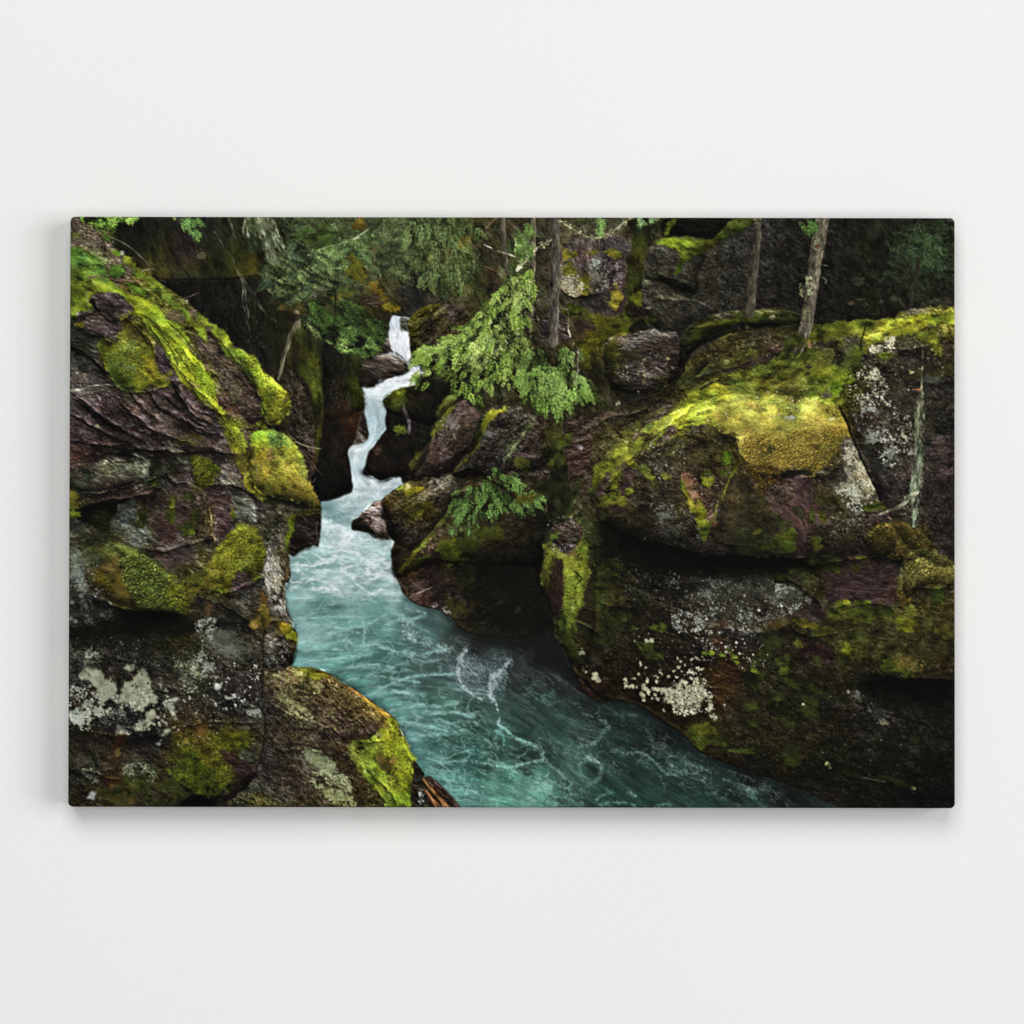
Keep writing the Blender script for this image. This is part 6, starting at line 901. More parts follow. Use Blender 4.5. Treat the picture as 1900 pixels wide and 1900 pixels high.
    # the leaning tree
    line('1526,400 1520,440 1512,480 1508,520 1502,560 1496,600 1487,630 1480,645', 25, 22, '4c473b', 1, 2.5, 264, tex=.4, shade=.28, soft=1.2)
    line('1533,400 1526,450 1518,490 1513,530 1508,570 1500,605 1493,630', 8, 6, '6a6253', .55, 2, 265, tex=.7, soft=3)
    flecks('1514,400 1538,400 1525,490 1516,540 1507,600 1492,640 1475,640 1488,590 1496,530 1502,470', 620, '6f6a58 8a8470 38342a 2a261e 5a5546 44481c', 104, (3, 9), 1.5, 266, .75, 1.)
    specks('1495,515 1510,515 1508,545 1498,545', 50, '8c9070 a4a886', (1.5, 4), 267, .8, 90, 2); specks('1482,528 1492,528 1490,550 1484,548', 26, '7a7e5a', (1.5, 4), 268, .7, 90, 2.4); specks('1510,440 1522,445 1520,465 1508,460', 40, '7c7e5c 8c9070', (1.5, 3.6), 269, .8); specks('1488,570 1505,575 1500,595 1490,590', 30, '6c6e40 8a8c5a', (1.5, 4), 270, .7)
    line('1528,492 1535,493', 2, 1.5, '8a8470', .8); line('1526,515 1533,520 1531,526', 2, 1.5, '6c6a56', .8); patch(1518, 458, 5, 4, 0, '5a3428', 'lichen', a=.7); line('1515,402 1514,440', 3, 2, '6c7050', .6, 2)
    line('1482,625 1470,645 1455,655 1440,668', 13, 6, '2a300f', .95, 3, 271, tex=.5, soft=1.5); line('1488,625 1484,645 1475,660', 12, 8, '2c2c18', .95, 2, 272, tex=.4); line('1494,632 1500,650 1490,662 1478,670', 8, 9, '3a4214', .8, 3, 273); patch(1465, 640, 16, 12, -50, '333a10', a=.8); patch(1460, 662, 20, 6, -20, '14160a', a=.7); patch(1500, 638, 3, 8, -20, '9a7058', 'lichen', a=.8)
def left_cliff():
    rocky(LCL_OUT, LCL, 271, jag=2.5, ang=25, st=2., s=20, amp=.28, rel=1.25, fine=.42)
    # debris slope at the very top
    specks('128,425 200,432 215,470 245,500 235,520 200,490 135,470', 620, '8a8068 a89c84 5c5040 2a241c c4baa0 3a3026', (1, 3), 272, .7, 40, 2)
    flecks('128,430 200,440 240,500 220,520 180,480 130,465', 260, '7a6c58 9a8c74 2c241c', 30, (5, 14), 1.2, 273, .6, 1.); patch(140, 438, 16, 5, 20, '545a1c', a=.7)
    mossy('128,463 150,466 170,475 185,485 198,505 205,530 190,540 160,530 128,520', '140,470,52701c 160,485,4f6c22 175,495,64862c 190,515,5e7c28 140,500,567226 150,520,4a5c18', 274, jag=3, ang=20)
    mossy('205,500 220,495 232,508 225,520 210,515', '4f7020', 275); mossy('208,464 222,468 226,476 214,476 208,472', '5c7c1a', 276, jag=1); mossy('226,472 245,484 256,500 246,500 232,490', '747c1c', 277, jag=2)
    mossy('128,505 165,512 195,525 205,520 215,530 230,545 260,550 290,570 322,598 345,625 350,640 330,640 310,622 285,605 262,592 240,580 225,560 210,548 190,545 172,548 165,560 175,575 160,585 140,590 128,585', '140,515,54621a 160,520,5c6c1a 140,535,4a5a14 165,535,55641a 150,555,5c6c14 140,575,5a6414 175,545,747e18 200,540,848c1c 230,552,7c8a1a 255,560,8c9a1a 280,580,8e9e18 300,595,8a9a1a 330,620,7e8c1a', 278, jag=4, ang=25)
    mossy('232,525 250,528 268,540 272,552 258,548 240,540', '5e7416', 279, jag=2); mossy('245,500 262,505 268,516 252,514', '647a18', 280, jag=2); mossy('270,512 284,518 300,535 330,560 345,578 358,582 372,598 384,612 380,640 370,620 350,600 330,585 310,565 290,545 275,525', '285,525,6e7c1c 310,550,707a24 330,570,6c7a1e 360,600,747e1c 375,620,7c8c1a', 281, jag=4, hole=.25)
    line('165,516 190,515 210,520 235,522 270,525', 3, 2, '5c4238', .8, 2.5, 282, tex=.6); line('205,522 230,522 268,526', 2, 1.5, '8a7060', .7, 1.5); line('232,530 250,540 262,552', 2, 2, '3a2c26', .7, 2); line('160,542 162,560 165,585', 1.5, 1.2, '8a8a64', .7, 2); line('205,522 225,528 240,532', 3, 2, '1a120e', .7, 2)
    # stone windows in the moss
    W = lambda P, c, s, a=.95: rocky(P, c, s, jag=2.5, ang=20, st=2.5, s=10, fine=.25, rel=1.2, a=a)
    W('168,553 184,546 205,544 218,546 232,556 250,576 238,580 215,590 200,588 185,578 176,566', '185,555,3a3234 205,560,463c3f 225,575,4a4042 200,580,1c1817', 283); line('170,560 185,580 205,590 218,594', 8, 6, '0d0b0a', .8, 3)
    W('142,582 165,577 185,580 205,592 220,606 220,628 208,634 190,625 170,612 150,600', '160,590,4a3e44 185,595,655660 200,605,54464c 205,622,40343a 175,612,3c3034', 284); line('150,604 175,618 195,628 212,636', 3, 3, '120f10', .8, 2)
    W('286,640 300,640 318,660 328,690 322,710 310,700 296,680 288,660', '300,660,43373a 310,690,3a2c30', 285); W('360,628 378,640 405,668 440,695 470,730 490,765 494,785 478,790 460,785 440,760 425,740 405,712 400,690 388,670 372,650', '375,645,5c4f48 400,670,50443a 420,700,4a3e34 450,720,4a3a30 470,745,372824 440,750,2c2620 480,775,2e2020 420,730,3c3a20', 286)
    specks('362,632 400,665 470,730 490,775 450,770 410,710', 340, '8a7c6a 6c6250 a89a88 2c221a 5a6020', (1, 2.8), 287, .65, 50, 2); flecks('370,640 440,700 480,760 440,740 400,690', 90, '9a8a78 7c6c5c', 48, (5, 12), 1, 288, .6)
    W('302,588 325,575 340,580 345,600 330,600 315,598', '5c4a40', 289, .6)
    W('345,570 362,578 370,592 358,598 350,585', '54443a', 290, .7)
    # left shadows
    rocky('126,600 150,610 175,625 195,640 205,660 200,680 190,690 165,670 140,655 126,650', '140,620,23261e 160,640,31342a 185,660,3a3d35 180,675,3c3b38 150,655,14150f', 291, jag=3, ang=25, st=3); line('128,648 150,655 170,668 190,688 215,702', 7, 5, '070706', .9, 3); line('128,632 145,630 165,628', 2, 1.5, '0f100c', .7, 2); patch(147, 603, 9, 6, 0, '5e5c14'); line('170,640 185,648 200,662', 4, 3, '53524c', .5, 3)
    line('128,692 160,690 185,692 200,700', 2, 1.5, '14110f', .7, 2)
    # middle moss sheets
    mossy('222,588 240,595 262,605 275,625 285,655 295,690 318,705 325,712 310,722 285,718 265,725 250,730 235,728 215,718 205,700 195,680 182,655 178,640 190,632 205,636 218,632 226,615', '235,600,4a4410 250,610,5c5a14 225,630,6a6a1e 200,650,5e6014 220,660,747c20 245,650,707420 265,660,747214 280,680,8a7c16 260,695,7c8018 230,680,70822a 240,700,5a6c1c 220,700,3c4c10 245,720,3a460f 300,705,5c5a14 255,630,4c4a28', 292, jag=5, grain=.6)
    tufts('185,640 220,625 260,640 285,690 260,712 220,700 200,670', 420, '8a9a2c a0ac38 6c7c24 7a8a5a', (1.8, 3.4), 293, .6, 30, 60, 1.5); patch(240, 685, 14, 6, 20, '5c6c3c', a=.5); line('262,610 268,630 275,640', 5, 4, '1a150c', .6, 3); line('240,608 255,625', 6, 3, '241c12', .5, 3)
    soften(225, 712, 18, 10, .6)
    mossy('262,590 285,598 310,612 335,632 355,655 370,672 383,690 392,708 400,730 402,745 415,762 430,782 444,800 454,818 456,835 444,842 430,835 425,820 415,800 405,775 395,760 375,750 362,738 350,722 335,712 322,690 312,665 300,645 285,625 270,608', '275,600,7a8a18 300,620,92a41a 320,640,98ac1c 345,660,9cae1c 365,680,a4b420 385,710,a0b01e 340,690,7e8a1a 320,670,6c7618 355,710,7a8218 375,730,8a941c 400,755,8e9a1c 415,780,7a7a18 430,800,8c981c 445,820,8a961a 440,835,7a8418 300,640,5c681a 290,612,6c7c1a 410,790,707816', 294, jag=3, js=7, ang=50, st=1.8)
    tufts('300,625 350,665 385,710 400,745 375,735 345,700 315,660', 420, 'b4c430 a0b422 c2ce48 8a9a1c', (1.6, 3), 295, .6, 50, 40, 1.5); soften(340, 655, 26, 10, 1.1)
    for t, w in (('285,598 300,625 318,655 330,680', 4), ('325,650 345,680 362,705', 3), ('262,600 275,618 290,640', 4), ('345,620 365,645 385,675', 3), ('310,600 335,622 350,640', 3)): line(t, w, 2, '2a220e', .55, 4)
    line('318,612 345,640 372,668', 2, 1.5, '8a8478', .5, 2); mossy('250,560 275,575 300,600 330,628 322,632 290,608 262,588', '74841c', 296, jag=4, a=.7, hole=.2)
    patch(322, 704, 12, 5, 0, '8c8c80', 'lichen', a=.8); patch(325, 712, 14, 6, 30, '3a2c2e', 'stone', a=.6); patch(318, 700, 10, 8, 0, '4c3a3c', 'stone', a=.5); patch(315, 695, 9, 9, 0, '6a6414', a=.6)
    # right edge band of moss
    mossy('360,578 376,586 386,601 400,606 412,613 425,628 430,642 448,652 462,660 478,669 484,688 500,700 519,715 536,734 541,748 536,769 524,776 517,790 500,788 494,775 488,750 478,732 468,715 455,695 440,675 425,665 410,645 395,625 380,608 366,598', '370,590,64701a 390,605,6c7c1a 405,615,7e901a 420,635,92a41e 400,630,62681c 440,655,7c8a1c 460,665,9aac1e 475,675,a0b222 450,675,5e6a24 470,695,8e9c1e 490,705,a0ae22 510,720,aeb624 530,738,a8a820 520,755,a0a424 500,740,8e961e 495,760,7a821c 525,770,989e20 510,780,8a8e1c', 297, jag=2.5, ang=45)
    tufts('455,665 480,672 500,705 535,738 530,768 505,770 485,715', 420, 'b8c02c c8c838 a0aa22 8c941c', (1.6, 3.2), 298, .6, 45, 50, 1.5)
    line('405,620 425,650 445,675 462,700', 2, 2, '6a7a4c', .6, 3); line('366,590 385,612 402,635', 3, 2, '463626', .6, 3); patch(385, 610, 9, 8, 0, '40342a', 'stone', a=.6); patch(362, 583, 6, 9, -40, '46382e', 'stone', a=.6)
    patch(528, 744, 4, 8, -30, '4a3c3a', 'stone', a=.6); mossy('480,750 492,745 498,770 490,775', '7c8a1a', 299)
    # upper lobe / lower lobe with brown gap
    patch(500, 795, 30, 8, 5, '16110c', 'dark', a=.85); line('450,800 480,798 515,800', 4, 4, '120d0a', .6, 3); mossy('470,786 492,784 500,792 485,796', '6c7c16', 300)
    mossy('462,815 475,802 500,800 522,806 537,812 549,828 560,850 566,872 572,898 583,916 590,931 584,940 570,940 555,930 540,928 520,930 500,925 485,920 478,910 466,895 460,875 466,850', '475,810,6c8a1c 510,815,56702a 520,825,4a6424 490,815,7c8c1a 480,835,8e961e 540,835,9a9a24 500,850,a0982a 470,860,8c821e 530,860,b0a834 555,880,b4a838 500,880,a89c2c 475,890,9c942a 520,900,a89c2c 560,910,a68a2c 575,928,8e7422 540,922,6c5a1a 490,905,94902a 510,920,5e5a18', 301, jag=3, ang=30)
    tufts('470,840 500,830 545,835 562,880 585,930 545,925 500,915 475,895', 1150, 'c4b83c b0a830 d0c650 98902a c8b440 8c7c24', (1.8, 3.2), 302, .65, 0, 70, 1.4, '3a300c', 1.4, .35); tufts('495,805 525,808 532,825 515,835 500,820', 110, '5c8038 487030 7c9c50', (1.8, 3.2), 303, .7)
    patch(500, 845, 9, 16, -40, '6c4a38', 'stone', a=.5); line('473,850 475,870 478,890 476,915', 2, 1.5, '8a7460', .7, 2); line('484,855 482,880 478,910', 1.5, 1, '6a5444', .6, 1.5); line('460,830 480,850 495,865', 2, 1.5, '6a4c30', .5, 3); specks('485,830 540,870 545,900 520,870', 60, '8c5a44 a8705a', (1, 2.6), 304, .6)
    patch(545, 935, 30, 8, 12, '14150a', 'dark', a=.8); patch(515, 930, 26, 9, 0, '1e200c', 'dark', a=.7)
    # moss down the inner edge
    mossy('398,755 412,770 425,790 440,800 452,815 456,840 462,870 455,880 440,860 432,835 418,810 405,785', '405,765,7c7a1c 420,785,8e8c1c 440,805,90a01e 450,830,8c981c 455,860,7a741e 440,840,5c5a18', 305, jag=3, ang=55)
    tufts('405,765 440,800 452,830 440,835 420,800', 150, 'b0b82c 98a622', (1.6, 3), 306, .6); patch(425, 762, 6, 9, 40, '6c4426', a=.6)
    mossy('448,870 460,865 470,890 480,905 490,920 500,925 490,930 470,922 455,905', '8c8a24', 307, jag=3)
    patch(450, 848, 14, 26, 80, '3f3412', a=.6); patch(453, 870, 9, 14, 0, '33280f', a=.7); flecks('440,840 462,840 462,880 448,880', 70, '6c5a20 8a7428', 80, (5, 12), 1.3, 308, .6)
    # strata of the purple rock: long cracks from upper left to lower right
    CR = '128,728 150,745 175,765 200,785 230,800;140,745 160,760 185,780 210,798 235,806;205,745 225,765 240,772 262,778;240,730 255,748 268,760 275,772;232,775 250,800 268,808 285,820;258,790 280,802 300,815 325,822;278,735 290,755 310,770 340,778;320,712 330,735 345,755 350,765;335,780 355,795 370,805 385,812;128,770 160,790 190,805 215,812;128,822 160,826 190,830 230,830 270,838 310,838;150,712 165,730 185,748;128,788 150,792 175,806;300,828 330,835 365,838 400,840;180,700 200,712 210,722;300,760 322,768 338,774;330,720 345,745 358,762 380,772;175,735 195,755 215,768;380,770 400,778 415,790;190,752 205,765 218,782;345,770 362,785 380,795'
    for i, t in enumerate(CR.split(';')):
        w = (3.5, 2.5, 2, 2.5, 3, 3, 3, 5, 5, 3, 4, 2, 2, 4, 2, 2, 3, 2, 2, 2, 4)[i]
        line(t, w, w * .6, '0e0a0b', .82, 2.5, 310 + i, 1.5)
        P = pts(t); P = P + np.array([1.5, -w - 1.5], f4); line(P, 2.5, 1.5, '85747c', .38, 3, 340 + i, 2, .9)
    patch(195, 785, 26, 7, 30, '0c090a', 'dark', a=.85); patch(345, 800, 22, 8, 32, '100c0c', 'dark', a=.7); patch(285, 812, 24, 6, 28, '120d0e', 'dark', a=.7); patch(340, 745, 10, 5, 50, '120d0e', 'dark', a=.6); patch(365, 835, 40, 7, 2, '0c0b09', 'dark', a=.8)
    for a_ in ((275, 760, 14, 5), (262, 745, 12, 5), (300, 735, 14, 6), (345, 735, 16, 6), (300, 795, 12, 6), (355, 770, 16, 5), (265, 786, 10, 4), (160, 800, 14, 8), (315, 808, 10, 4), (250, 755, 10, 4), (380, 750, 14, 6), (360, 715, 14, 6), (160, 740, 16, 6), (150, 705, 18, 6)): patch(*a_, 28, '74656c', 'stone', a=.5)
    for a_ in ((240, 790, 26, 7, 30), (320, 750, 26, 5, 40), (205, 760, 26, 5, 35), (330, 818, 26, 4, 20)): patch(*a_, '221818', 'dark', a=.6)
    flecks('130,700 320,720 460,790 440,840 300,835 130,820', 1500, '8a7a80 6c5c62 2a1e20 a0929a 4a3a3c 1c1415', 22, (3, 9), 1.1, 370, .5, .8)
    for a_ in ((128, 728, 215, 713), ): line('120,730 150,724 180,717 205,715 222,716', 5, 2, '7c806e', .7, 3, 371, tex=.8); line('150,732 180,727 210,722', 2, 1.5, '6a6c5e', .6, 2); line('126,716 155,712 175,722', 2, 1, '1a1414', .7, 2)
    patch(180, 793, 6, 4, 0, '8a8f78', 'lichen', a=.8); patch(355, 748, 14, 4, 20, '8c8884', 'lichen', a=.5); patch(245, 791, 14, 3, -10, '5c6048', 'lichen', a=.6); patch(320, 834, 18, 3, 15, '6c705c', 'lichen', a=.6); patch(410, 822, 12, 5, -20, '86827c', 'lichen', a=.6); patch(345, 822, 24, 4, 12, '4c4818', a=.7); patch(362, 812, 14, 6, 20, '504c1a', a=.7); patch(405, 795, 14, 12, 0, '3a3838', 'stone', a=.6)
    # greenish weathered rock, hole, ledges
    W('185,858 205,855 225,850 245,856 250,870 258,882 240,890 220,886 195,890 180,880', '200,865,5c6250 230,868,6a7260 210,880,646a58 240,880,4c4a3c', 380); W('246,842 262,852 275,870 276,885 268,895 255,880 250,862', '7c8676', 381); W('330,848 355,845 370,855 365,865 345,862 330,858', '5a6050', 382); W('402,852 412,850 414,860 406,862', '6c6864', 383)
    W('405,868 420,862 440,875 445,888 430,900 415,905 408,890', '420,872,5a444a 415,885,6a6a66 430,895,6c7068', 384); patch(425, 875, 9, 6, 0, '5e464c', 'stone', a=.7)
    patch(350, 885, 20, 8, -10, '4a3a3e', 'stone', a=.7); line('305,880 318,895 335,898 350,895', 3, 3, '0e0c0b', .8, 2); line('318,898 340,896 355,893', 1.5, 1, '8c8480', .5, 2)
    mossy('355,850 366,845 378,850 392,858 396,875 394,895 385,905 370,905 360,898 358,880', '365,860,5c5a10 380,870,4a5c10 375,890,525c12 388,900,6a6818', 385, jag=3); tufts('357,852 392,858 395,895 372,905 360,895', 240, '8a8c24 6c7c1c a49a2c 4c5c12 b0b040', (2.4, 4.6), 386, .8, 60, 60, 1.5); tufts('392,865 408,868 406,885 394,885', 50, '6c8a18 8aa01c', (2, 4), 387, .8); tufts('272,893 290,895 298,905 280,902', 40, '5c7c18 8ca038', (2, 4), 388, .8)
    patch(163, 888, 13, 9, 0, '363c33', 'stone', a=.9, n=.3); patch(160, 878, 14, 4, 10, '0e0d0b', 'dark', a=.7); patch(150, 902, 12, 4, 30, '5a5c48', 'lichen', a=.5)
    for t in ('128,840 170,845 210,860 240,858', '128,862 160,858 190,855', '128,905 170,912 220,905 250,892', '140,930 200,920 260,915 285,905', '180,840 200,850 222,862', '230,920 262,908 282,900', '128,875 150,868'): line(t, 3, 2, '140f0e', .6, 4)
    patch(170, 855, 26, 8, 10, '1a1110', 'dark', a=.7); patch(240, 850, 14, 9, 30, '15120d', 'dark', a=.7); patch(290, 860, 24, 14, 80, '16150f', 'dark', a=.7); patch(285, 880, 12, 22, 0, '1b1f14', 'dark', a=.5); patch(225, 905, 30, 5, -15, '1e1413', 'dark', a=.7)
    rocky('128,960 140,950 160,940 190,935 215,930 240,928 238,945 215,955 205,965 200,985 170,975 140,965', '150,955,080706 190,945,0b0a08 210,965,141a08 180,965,161c09', 389, jag=3, a=.9); patch(200, 960, 18, 10, 0, '171d09', a=.6)
    W('215,940 232,935 250,930 252,960 255,985 262,1005 250,1012 240,1000 228,985 222,965', '225,955,3c4440 240,950,4a5250 235,980,525c58 250,1000,5c645e 245,970,384039', 390); W('430,920 450,915 470,930 476,945 478,965 470,972 455,960 440,945', '440,930,4e564e 455,935,6e7672 465,950,7c8480 470,960,5a625e', 391); line('476,925 474,950 478,970', 2, 2, '181814', .6, 1); line('450,905 458,920 475,940', 2, 2, '6a7068', .5, 2)
    W('275,960 300,955 325,985 320,1010 300,1000 282,985', '3f2c30', 392, .8); W('395,930 425,925 428,960 420,1000 400,990 396,960', '4a353a', 393, .8); W('285,1022 320,1012 350,1005 345,1040 320,1060 300,1050 288,1035', '295,1030,3c2b2e 320,1025,5e5450 335,1045,3c2c34 310,1045,443338', 394, .8); line('290,1020 320,1018 350,1008 378,1004', 3, 2, '6a685c', .6, 3); line('300,965 320,970 350,960', 1.5, 1, '8a8070', .4, 2)
    W('430,1070 450,1062 462,1058 458,1068 440,1078 428,1080', '54404c', 395); W('315,950 345,940 345,985 320,985', '3c2c2c', 396, .6)
    for a_ in ((262, 960, 12, 26, '36370f'), (318, 950, 10, 24, '3f4412'), (345, 985, 16, 14, '30380f'), (362, 965, 8, 20, '33370f'), (388, 965, 8, 30, '3c3414'), (432, 960, 7, 16, '5c5c14'), (135, 935, 12, 24, '5c5a14'), (140, 955, 12, 7, '5a6214'), (357, 988, 7, 7, '5e6814'), (350, 925, 14, 8, '2c2c10')): patch(a_[0], a_[1], a_[2], a_[3], 0, a_[4])
    line('380,925 388,950 392,985 400,1002', 3, 4, '8a7654', .6, 4, tex=.9); specks('380,940 400,950 405,1005 385,1000', 90, 'b09a74 8a7450 c8b490', (1, 3), 397, .7); patch(385, 1005, 12, 9, 0, '15120e', 'dark', a=.8); patch(290, 935, 26, 9, 0, '231815', 'stone', a=.6)
    # two leafy moss shelves
    mossy('150,1025 190,1015 220,1010 250,1020 272,1035 290,1045 300,1060 325,1075 345,1095 350,1120 345,1145 320,1140 290,1132 250,1135 215,1128 190,1110 165,1090 150,1065 160,1045', '180,1040,3c3c18 210,1030,4a4c1c 200,1060,4a3c1e 190,1085,5a5414 215,1095,4c4014 240,1040,465018 260,1060,3a4818 280,1075,48581e 250,1090,36420f 300,1080,46501a 290,1110,4a5618 330,1100,626810 330,1125,5a600f 260,1120,343c10 230,1115,2a2a0e 200,1110,2c220e 165,1060,3c3a26', 400, jag=6, js=9, hole=.15)
    tufts('222,1040 262,1030 285,1048 300,1070 330,1085 345,1110 340,1135 300,1130 262,1128 240,1100 225,1070', 1100, '748230 5a6824 909a48 48541a a0a45c 3a4214 6c7428', (2.4, 4.8), 401, .75, 20, 70, 1.4, '10140a', 2.2, .55)
    tufts('165,1060 215,1070 215,1100 180,1090', 190, '8a7c20 a08c2c 5c5414 6c4c1c', (1.8, 3.4), 402, .7); tufts('310,1070 350,1090 345,1140 325,1138', 220, '8c9020 a0a028 6c7a18', (2, 3.8), 403, .7)
    mossy('345,1070 370,1060 395,1040 405,1015 425,990 435,975 455,970 475,985 488,1010 492,1035 486,1065 470,1075 460,1062 440,1065 428,1080 425,1098 405,1102 385,1090 368,1100 355,1130 348,1110', '360,1080,484a14 380,1070,54541a 400,1060,5a5a1a 415,1030,70741c 430,1005,626818 430,1030,8a8a1c 450,1020,86861c 470,1000,5a5e18 480,1030,666c14 470,1050,64661a 450,1045,5e5a18 420,1080,7c7c14 400,1090,6a6814 375,1090,5c5014', 404, jag=6, js=8, hole=.15)
    tufts('405,1015 435,985 475,990 490,1035 480,1065 440,1060 420,1095 390,1090 400,1050', 800, 'a0a024 8a8c20 b4ac34 6c7218 545a12 7a6c1c', (1.8, 3.6), 405, .7, 40, 70, 1.4, '14160a', 1.8, .5); patch(388, 1125, 9, 14, 0, '7c5a2c', a=.7)
    patch(150, 1040, 18, 26, 70, '69745f', 'lichen', a=.55, s=7); patch(145, 1065, 14, 16, 0, '7a847a', 'lichen', a=.6); patch(150, 1090, 12, 10, 0, '8a9288', 'lichen', a=.5, s=5); patch(170, 1030, 22, 12, 0, '2f301a', a=.5); patch(175, 1010, 30, 14, 0, '22260f', a=.6)
    specks('130,1040 180,1050 180,1095 130,1095', 160, 'a0a898 7c8476 c0c8b8', (1, 3.4), 406, .6, clump=.4); specks('150,1105 200,1100 205,1165 160,1160', 240, '9a9c94 7a7c74 bcbeb6', (1.2, 4), 407, .6, clump=.4); dabs(np.array([139., 150, 130, 133]), np.array([1155., 1108, 1150, 1120]), 9, 8, 0, hx('6f7a70'), .7, 1)
    # overhang shadow band
    sl, X, Y, m = area('130,1168 170,1155 215,1146 255,1136 300,1134 345,1142 350,1160 400,1150 440,1155 465,1160 460,1178 430,1172 390,1170 350,1180 300,1185 220,1182 150,1192 130,1190', 4, 6, 16, 408); put(sl, m * .8, hx('0b0b08')[None, None] * np.ones(X.shape + (1,), f4))
    patch(280, 1150, 60, 12, 0, '080806', 'dark', a=.8); patch(430, 1140, 26, 12, 0, '131312', 'dark', a=.6); line('332,1150 330,1175 330,1210', 2, 2, '0c0c08', .7, 2)
    # pale lit edge by the river
    rocky('492,1035 505,990 520,985 534,1010 535,1048 534,1075 528,1085 527,1106 531,1134 543,1159 538,1165 520,1150 505,1140 496,1110 490,1075', '500,1000,44483c 515,1020,4c483a 525,1040,46402e 505,1050,8a8c82 508,1075,9c9e94 500,1095,84867c 515,1110,56544e 520,1130,8e908a 510,1120,4a4640 530,1145,3c3832 525,1080,3a3424 500,1030,50524a', 409, jag=2, ang=75, st=2, fine=.4)
    sl, X, Y, m = area('498,1040 508,1038 518,1052 520,1080 515,1105 506,1095 500,1070', 1, 2, 6, 410); put(sl, m * .85, stone(X, Y, hx('a2a498')[None, None], 80, 2, 10, .2, .7, .35, 410))
    for a_ in ((508, 1110, 4, 7), (519, 1132, 4, 9), (496, 1055, 6, 9), (512, 1128, 4, 4), (500, 1085, 4, 8)): patch(*a_, -30, 'b4b6ac', 'lichen', a=.8, s=4)
    specks('490,1030 525,1000 535,1080 530,1140 500,1120', 260, '2a2822 6c6a5e b8b8ae 8a8a80', (1, 3.4), 411, .6, 60, 1.6); mossy('536,960 548,958 546,985 536,1005 534,1030 528,1020 532,985', '56620f', 412, jag=2, ang=80); line('530,1045 532,1060 530,1078', 5, 4, '5c4a2c', .6, 3)
    mossy('515,1160 530,1158 542,1168 548,1180 549,1193 540,1188 528,1180 518,1172', '520,1165,8c7a20 535,1170,98801e 545,1185,6c7c14', 413, jag=2); mossy('478,1095 490,1100 496,1130 500,1160 488,1172 478,1165 465,1162 470,1150 482,1140', '485,1110,4a3414 485,1140,6a5018 475,1158,8c6a20 490,1155,4c4014', 414, jag=3, hole=.1); patch(470, 1165, 9, 7, 0, 'a08038', 'lichen', a=.7); line('488,1160 490,1200 488,1250 486,1300', 2, 3, '0a0a08', .8, 2)
    rocky('492,1175 515,1178 540,1192 548,1197 545,1214 540,1235 515,1240 490,1245', '500,1190,3a3830 520,1200,33302a 535,1200,24200f 505,1215,4a463c 525,1225,1c1a16 500,1235,3c3a34', 415, ang=20, st=2, fine=.5); specks('492,1180 540,1200 535,1235 495,1240', 140, '8c8c80 a8a89c 5c5c50', (1.2, 4), 416, .65, 10, 1.8)
    # lower face: lichen crusts
    specks('128,1190 330,1190 480,1160 485,1340 320,1340 128,1340', 3200, '5c5c54 45453e 76766c 8c8c82 32322c', (1, 3.2), 417, .5, clump=.5)
    patch(420, 1195, 44, 22, 30, '4c5146', 'lichen', a=.6, s=10); patch(400, 1180, 30, 14, 0, '565a4e', 'lichen', a=.4, s=7); patch(425, 1210, 20, 14, 30, '6c7264', 'lichen', a=.5, s=6)
    specks('360,1160 400,1150 390,1200 400,1240 370,1260 350,1240 375,1200', 420, '8c9284 a8aea0 6c7264', (1.5, 4.6), 418, .65, clump=.35); specks('320,1215 360,1215 370,1270 340,1290 325,1250', 320, '8a9474 6c7654 a4ac90', (1.2, 3.6), 419, .65, clump=.4)
    def crust(P, col, s, hole=.3):
        sl, X, Y, m = area(P, 1, 5, 7, s); m = m * sm(fbm(X, Y, 6, 4, s + 1, 0, 1, .7) + .9 - hole, 0, .2)
        put(sl, m * .93, hx(col)[None, None] * (1 + .25 * fbm(X, Y, 9, 4, s + 2)[..., None]))
    crust('144,1256 155,1245 175,1243 188,1250 190,1262 205,1262 214,1275 214,1295 220,1310 205,1300 185,1305 178,1292 172,1275 160,1262 148,1262', '8e917c', 420, .25); crust('246,1262 255,1246 268,1244 278,1256 280,1272 285,1290 292,1300 286,1308 272,1312 262,1320 245,1318 235,1308 220,1302 222,1282 232,1266', '92957f', 424, .3)
    crust('128,1322 140,1318 152,1318 166,1326 168,1340 155,1345 150,1352 140,1345 130,1340', 'b0b8ac', 428, .3); crust('172,1312 190,1315 192,1328 182,1332 172,1322', '9a9c8a', 432); crust('195,1318 208,1316 210,1330 202,1332', '9a9c8a', 436); crust('218,1315 228,1318 225,1328 218,1326', '94967f', 440)
    crust('270,1325 284,1322 284,1335 275,1340', '94977f', 444); crust('240,1350 260,1340 280,1338 285,1345 272,1352 262,1362 250,1358', '9a9d86', 448, .45); crust('296,1360 312,1354 316,1360 300,1368', 'a0a28c', 452); crust('310,1302 325,1298 330,1302 318,1310 325,1325 330,1334 318,1328 310,1318', 'a4a794', 456); crust('286,1375 298,1374 298,1386 290,1386', 'a4a794', 460, .2); crust('395,1270 415,1268 412,1275 400,1282', 'b4b8ac', 464); crust('418,1292 435,1294 430,1300 418,1298', 'b8bcae', 468, .2); crust('460,1322 482,1315 484,1328 468,1330', '8c9084', 472); crust('228,1242 250,1234 252,1240 238,1248', '94977f', 476); crust('212,1352 225,1345 226,1362 214,1366', 'a0a28c', 480); crust('290,1270 300,1270 298,1278', 'b0b4a4', 484, .2)
    specks('130,1270 210,1290 300,1270 310,1330 300,1370 200,1360 130,1350', 620, 'a0a292 8c8e7c b8baa8 747666', (1.4, 6), 488, .85, clump=.4)
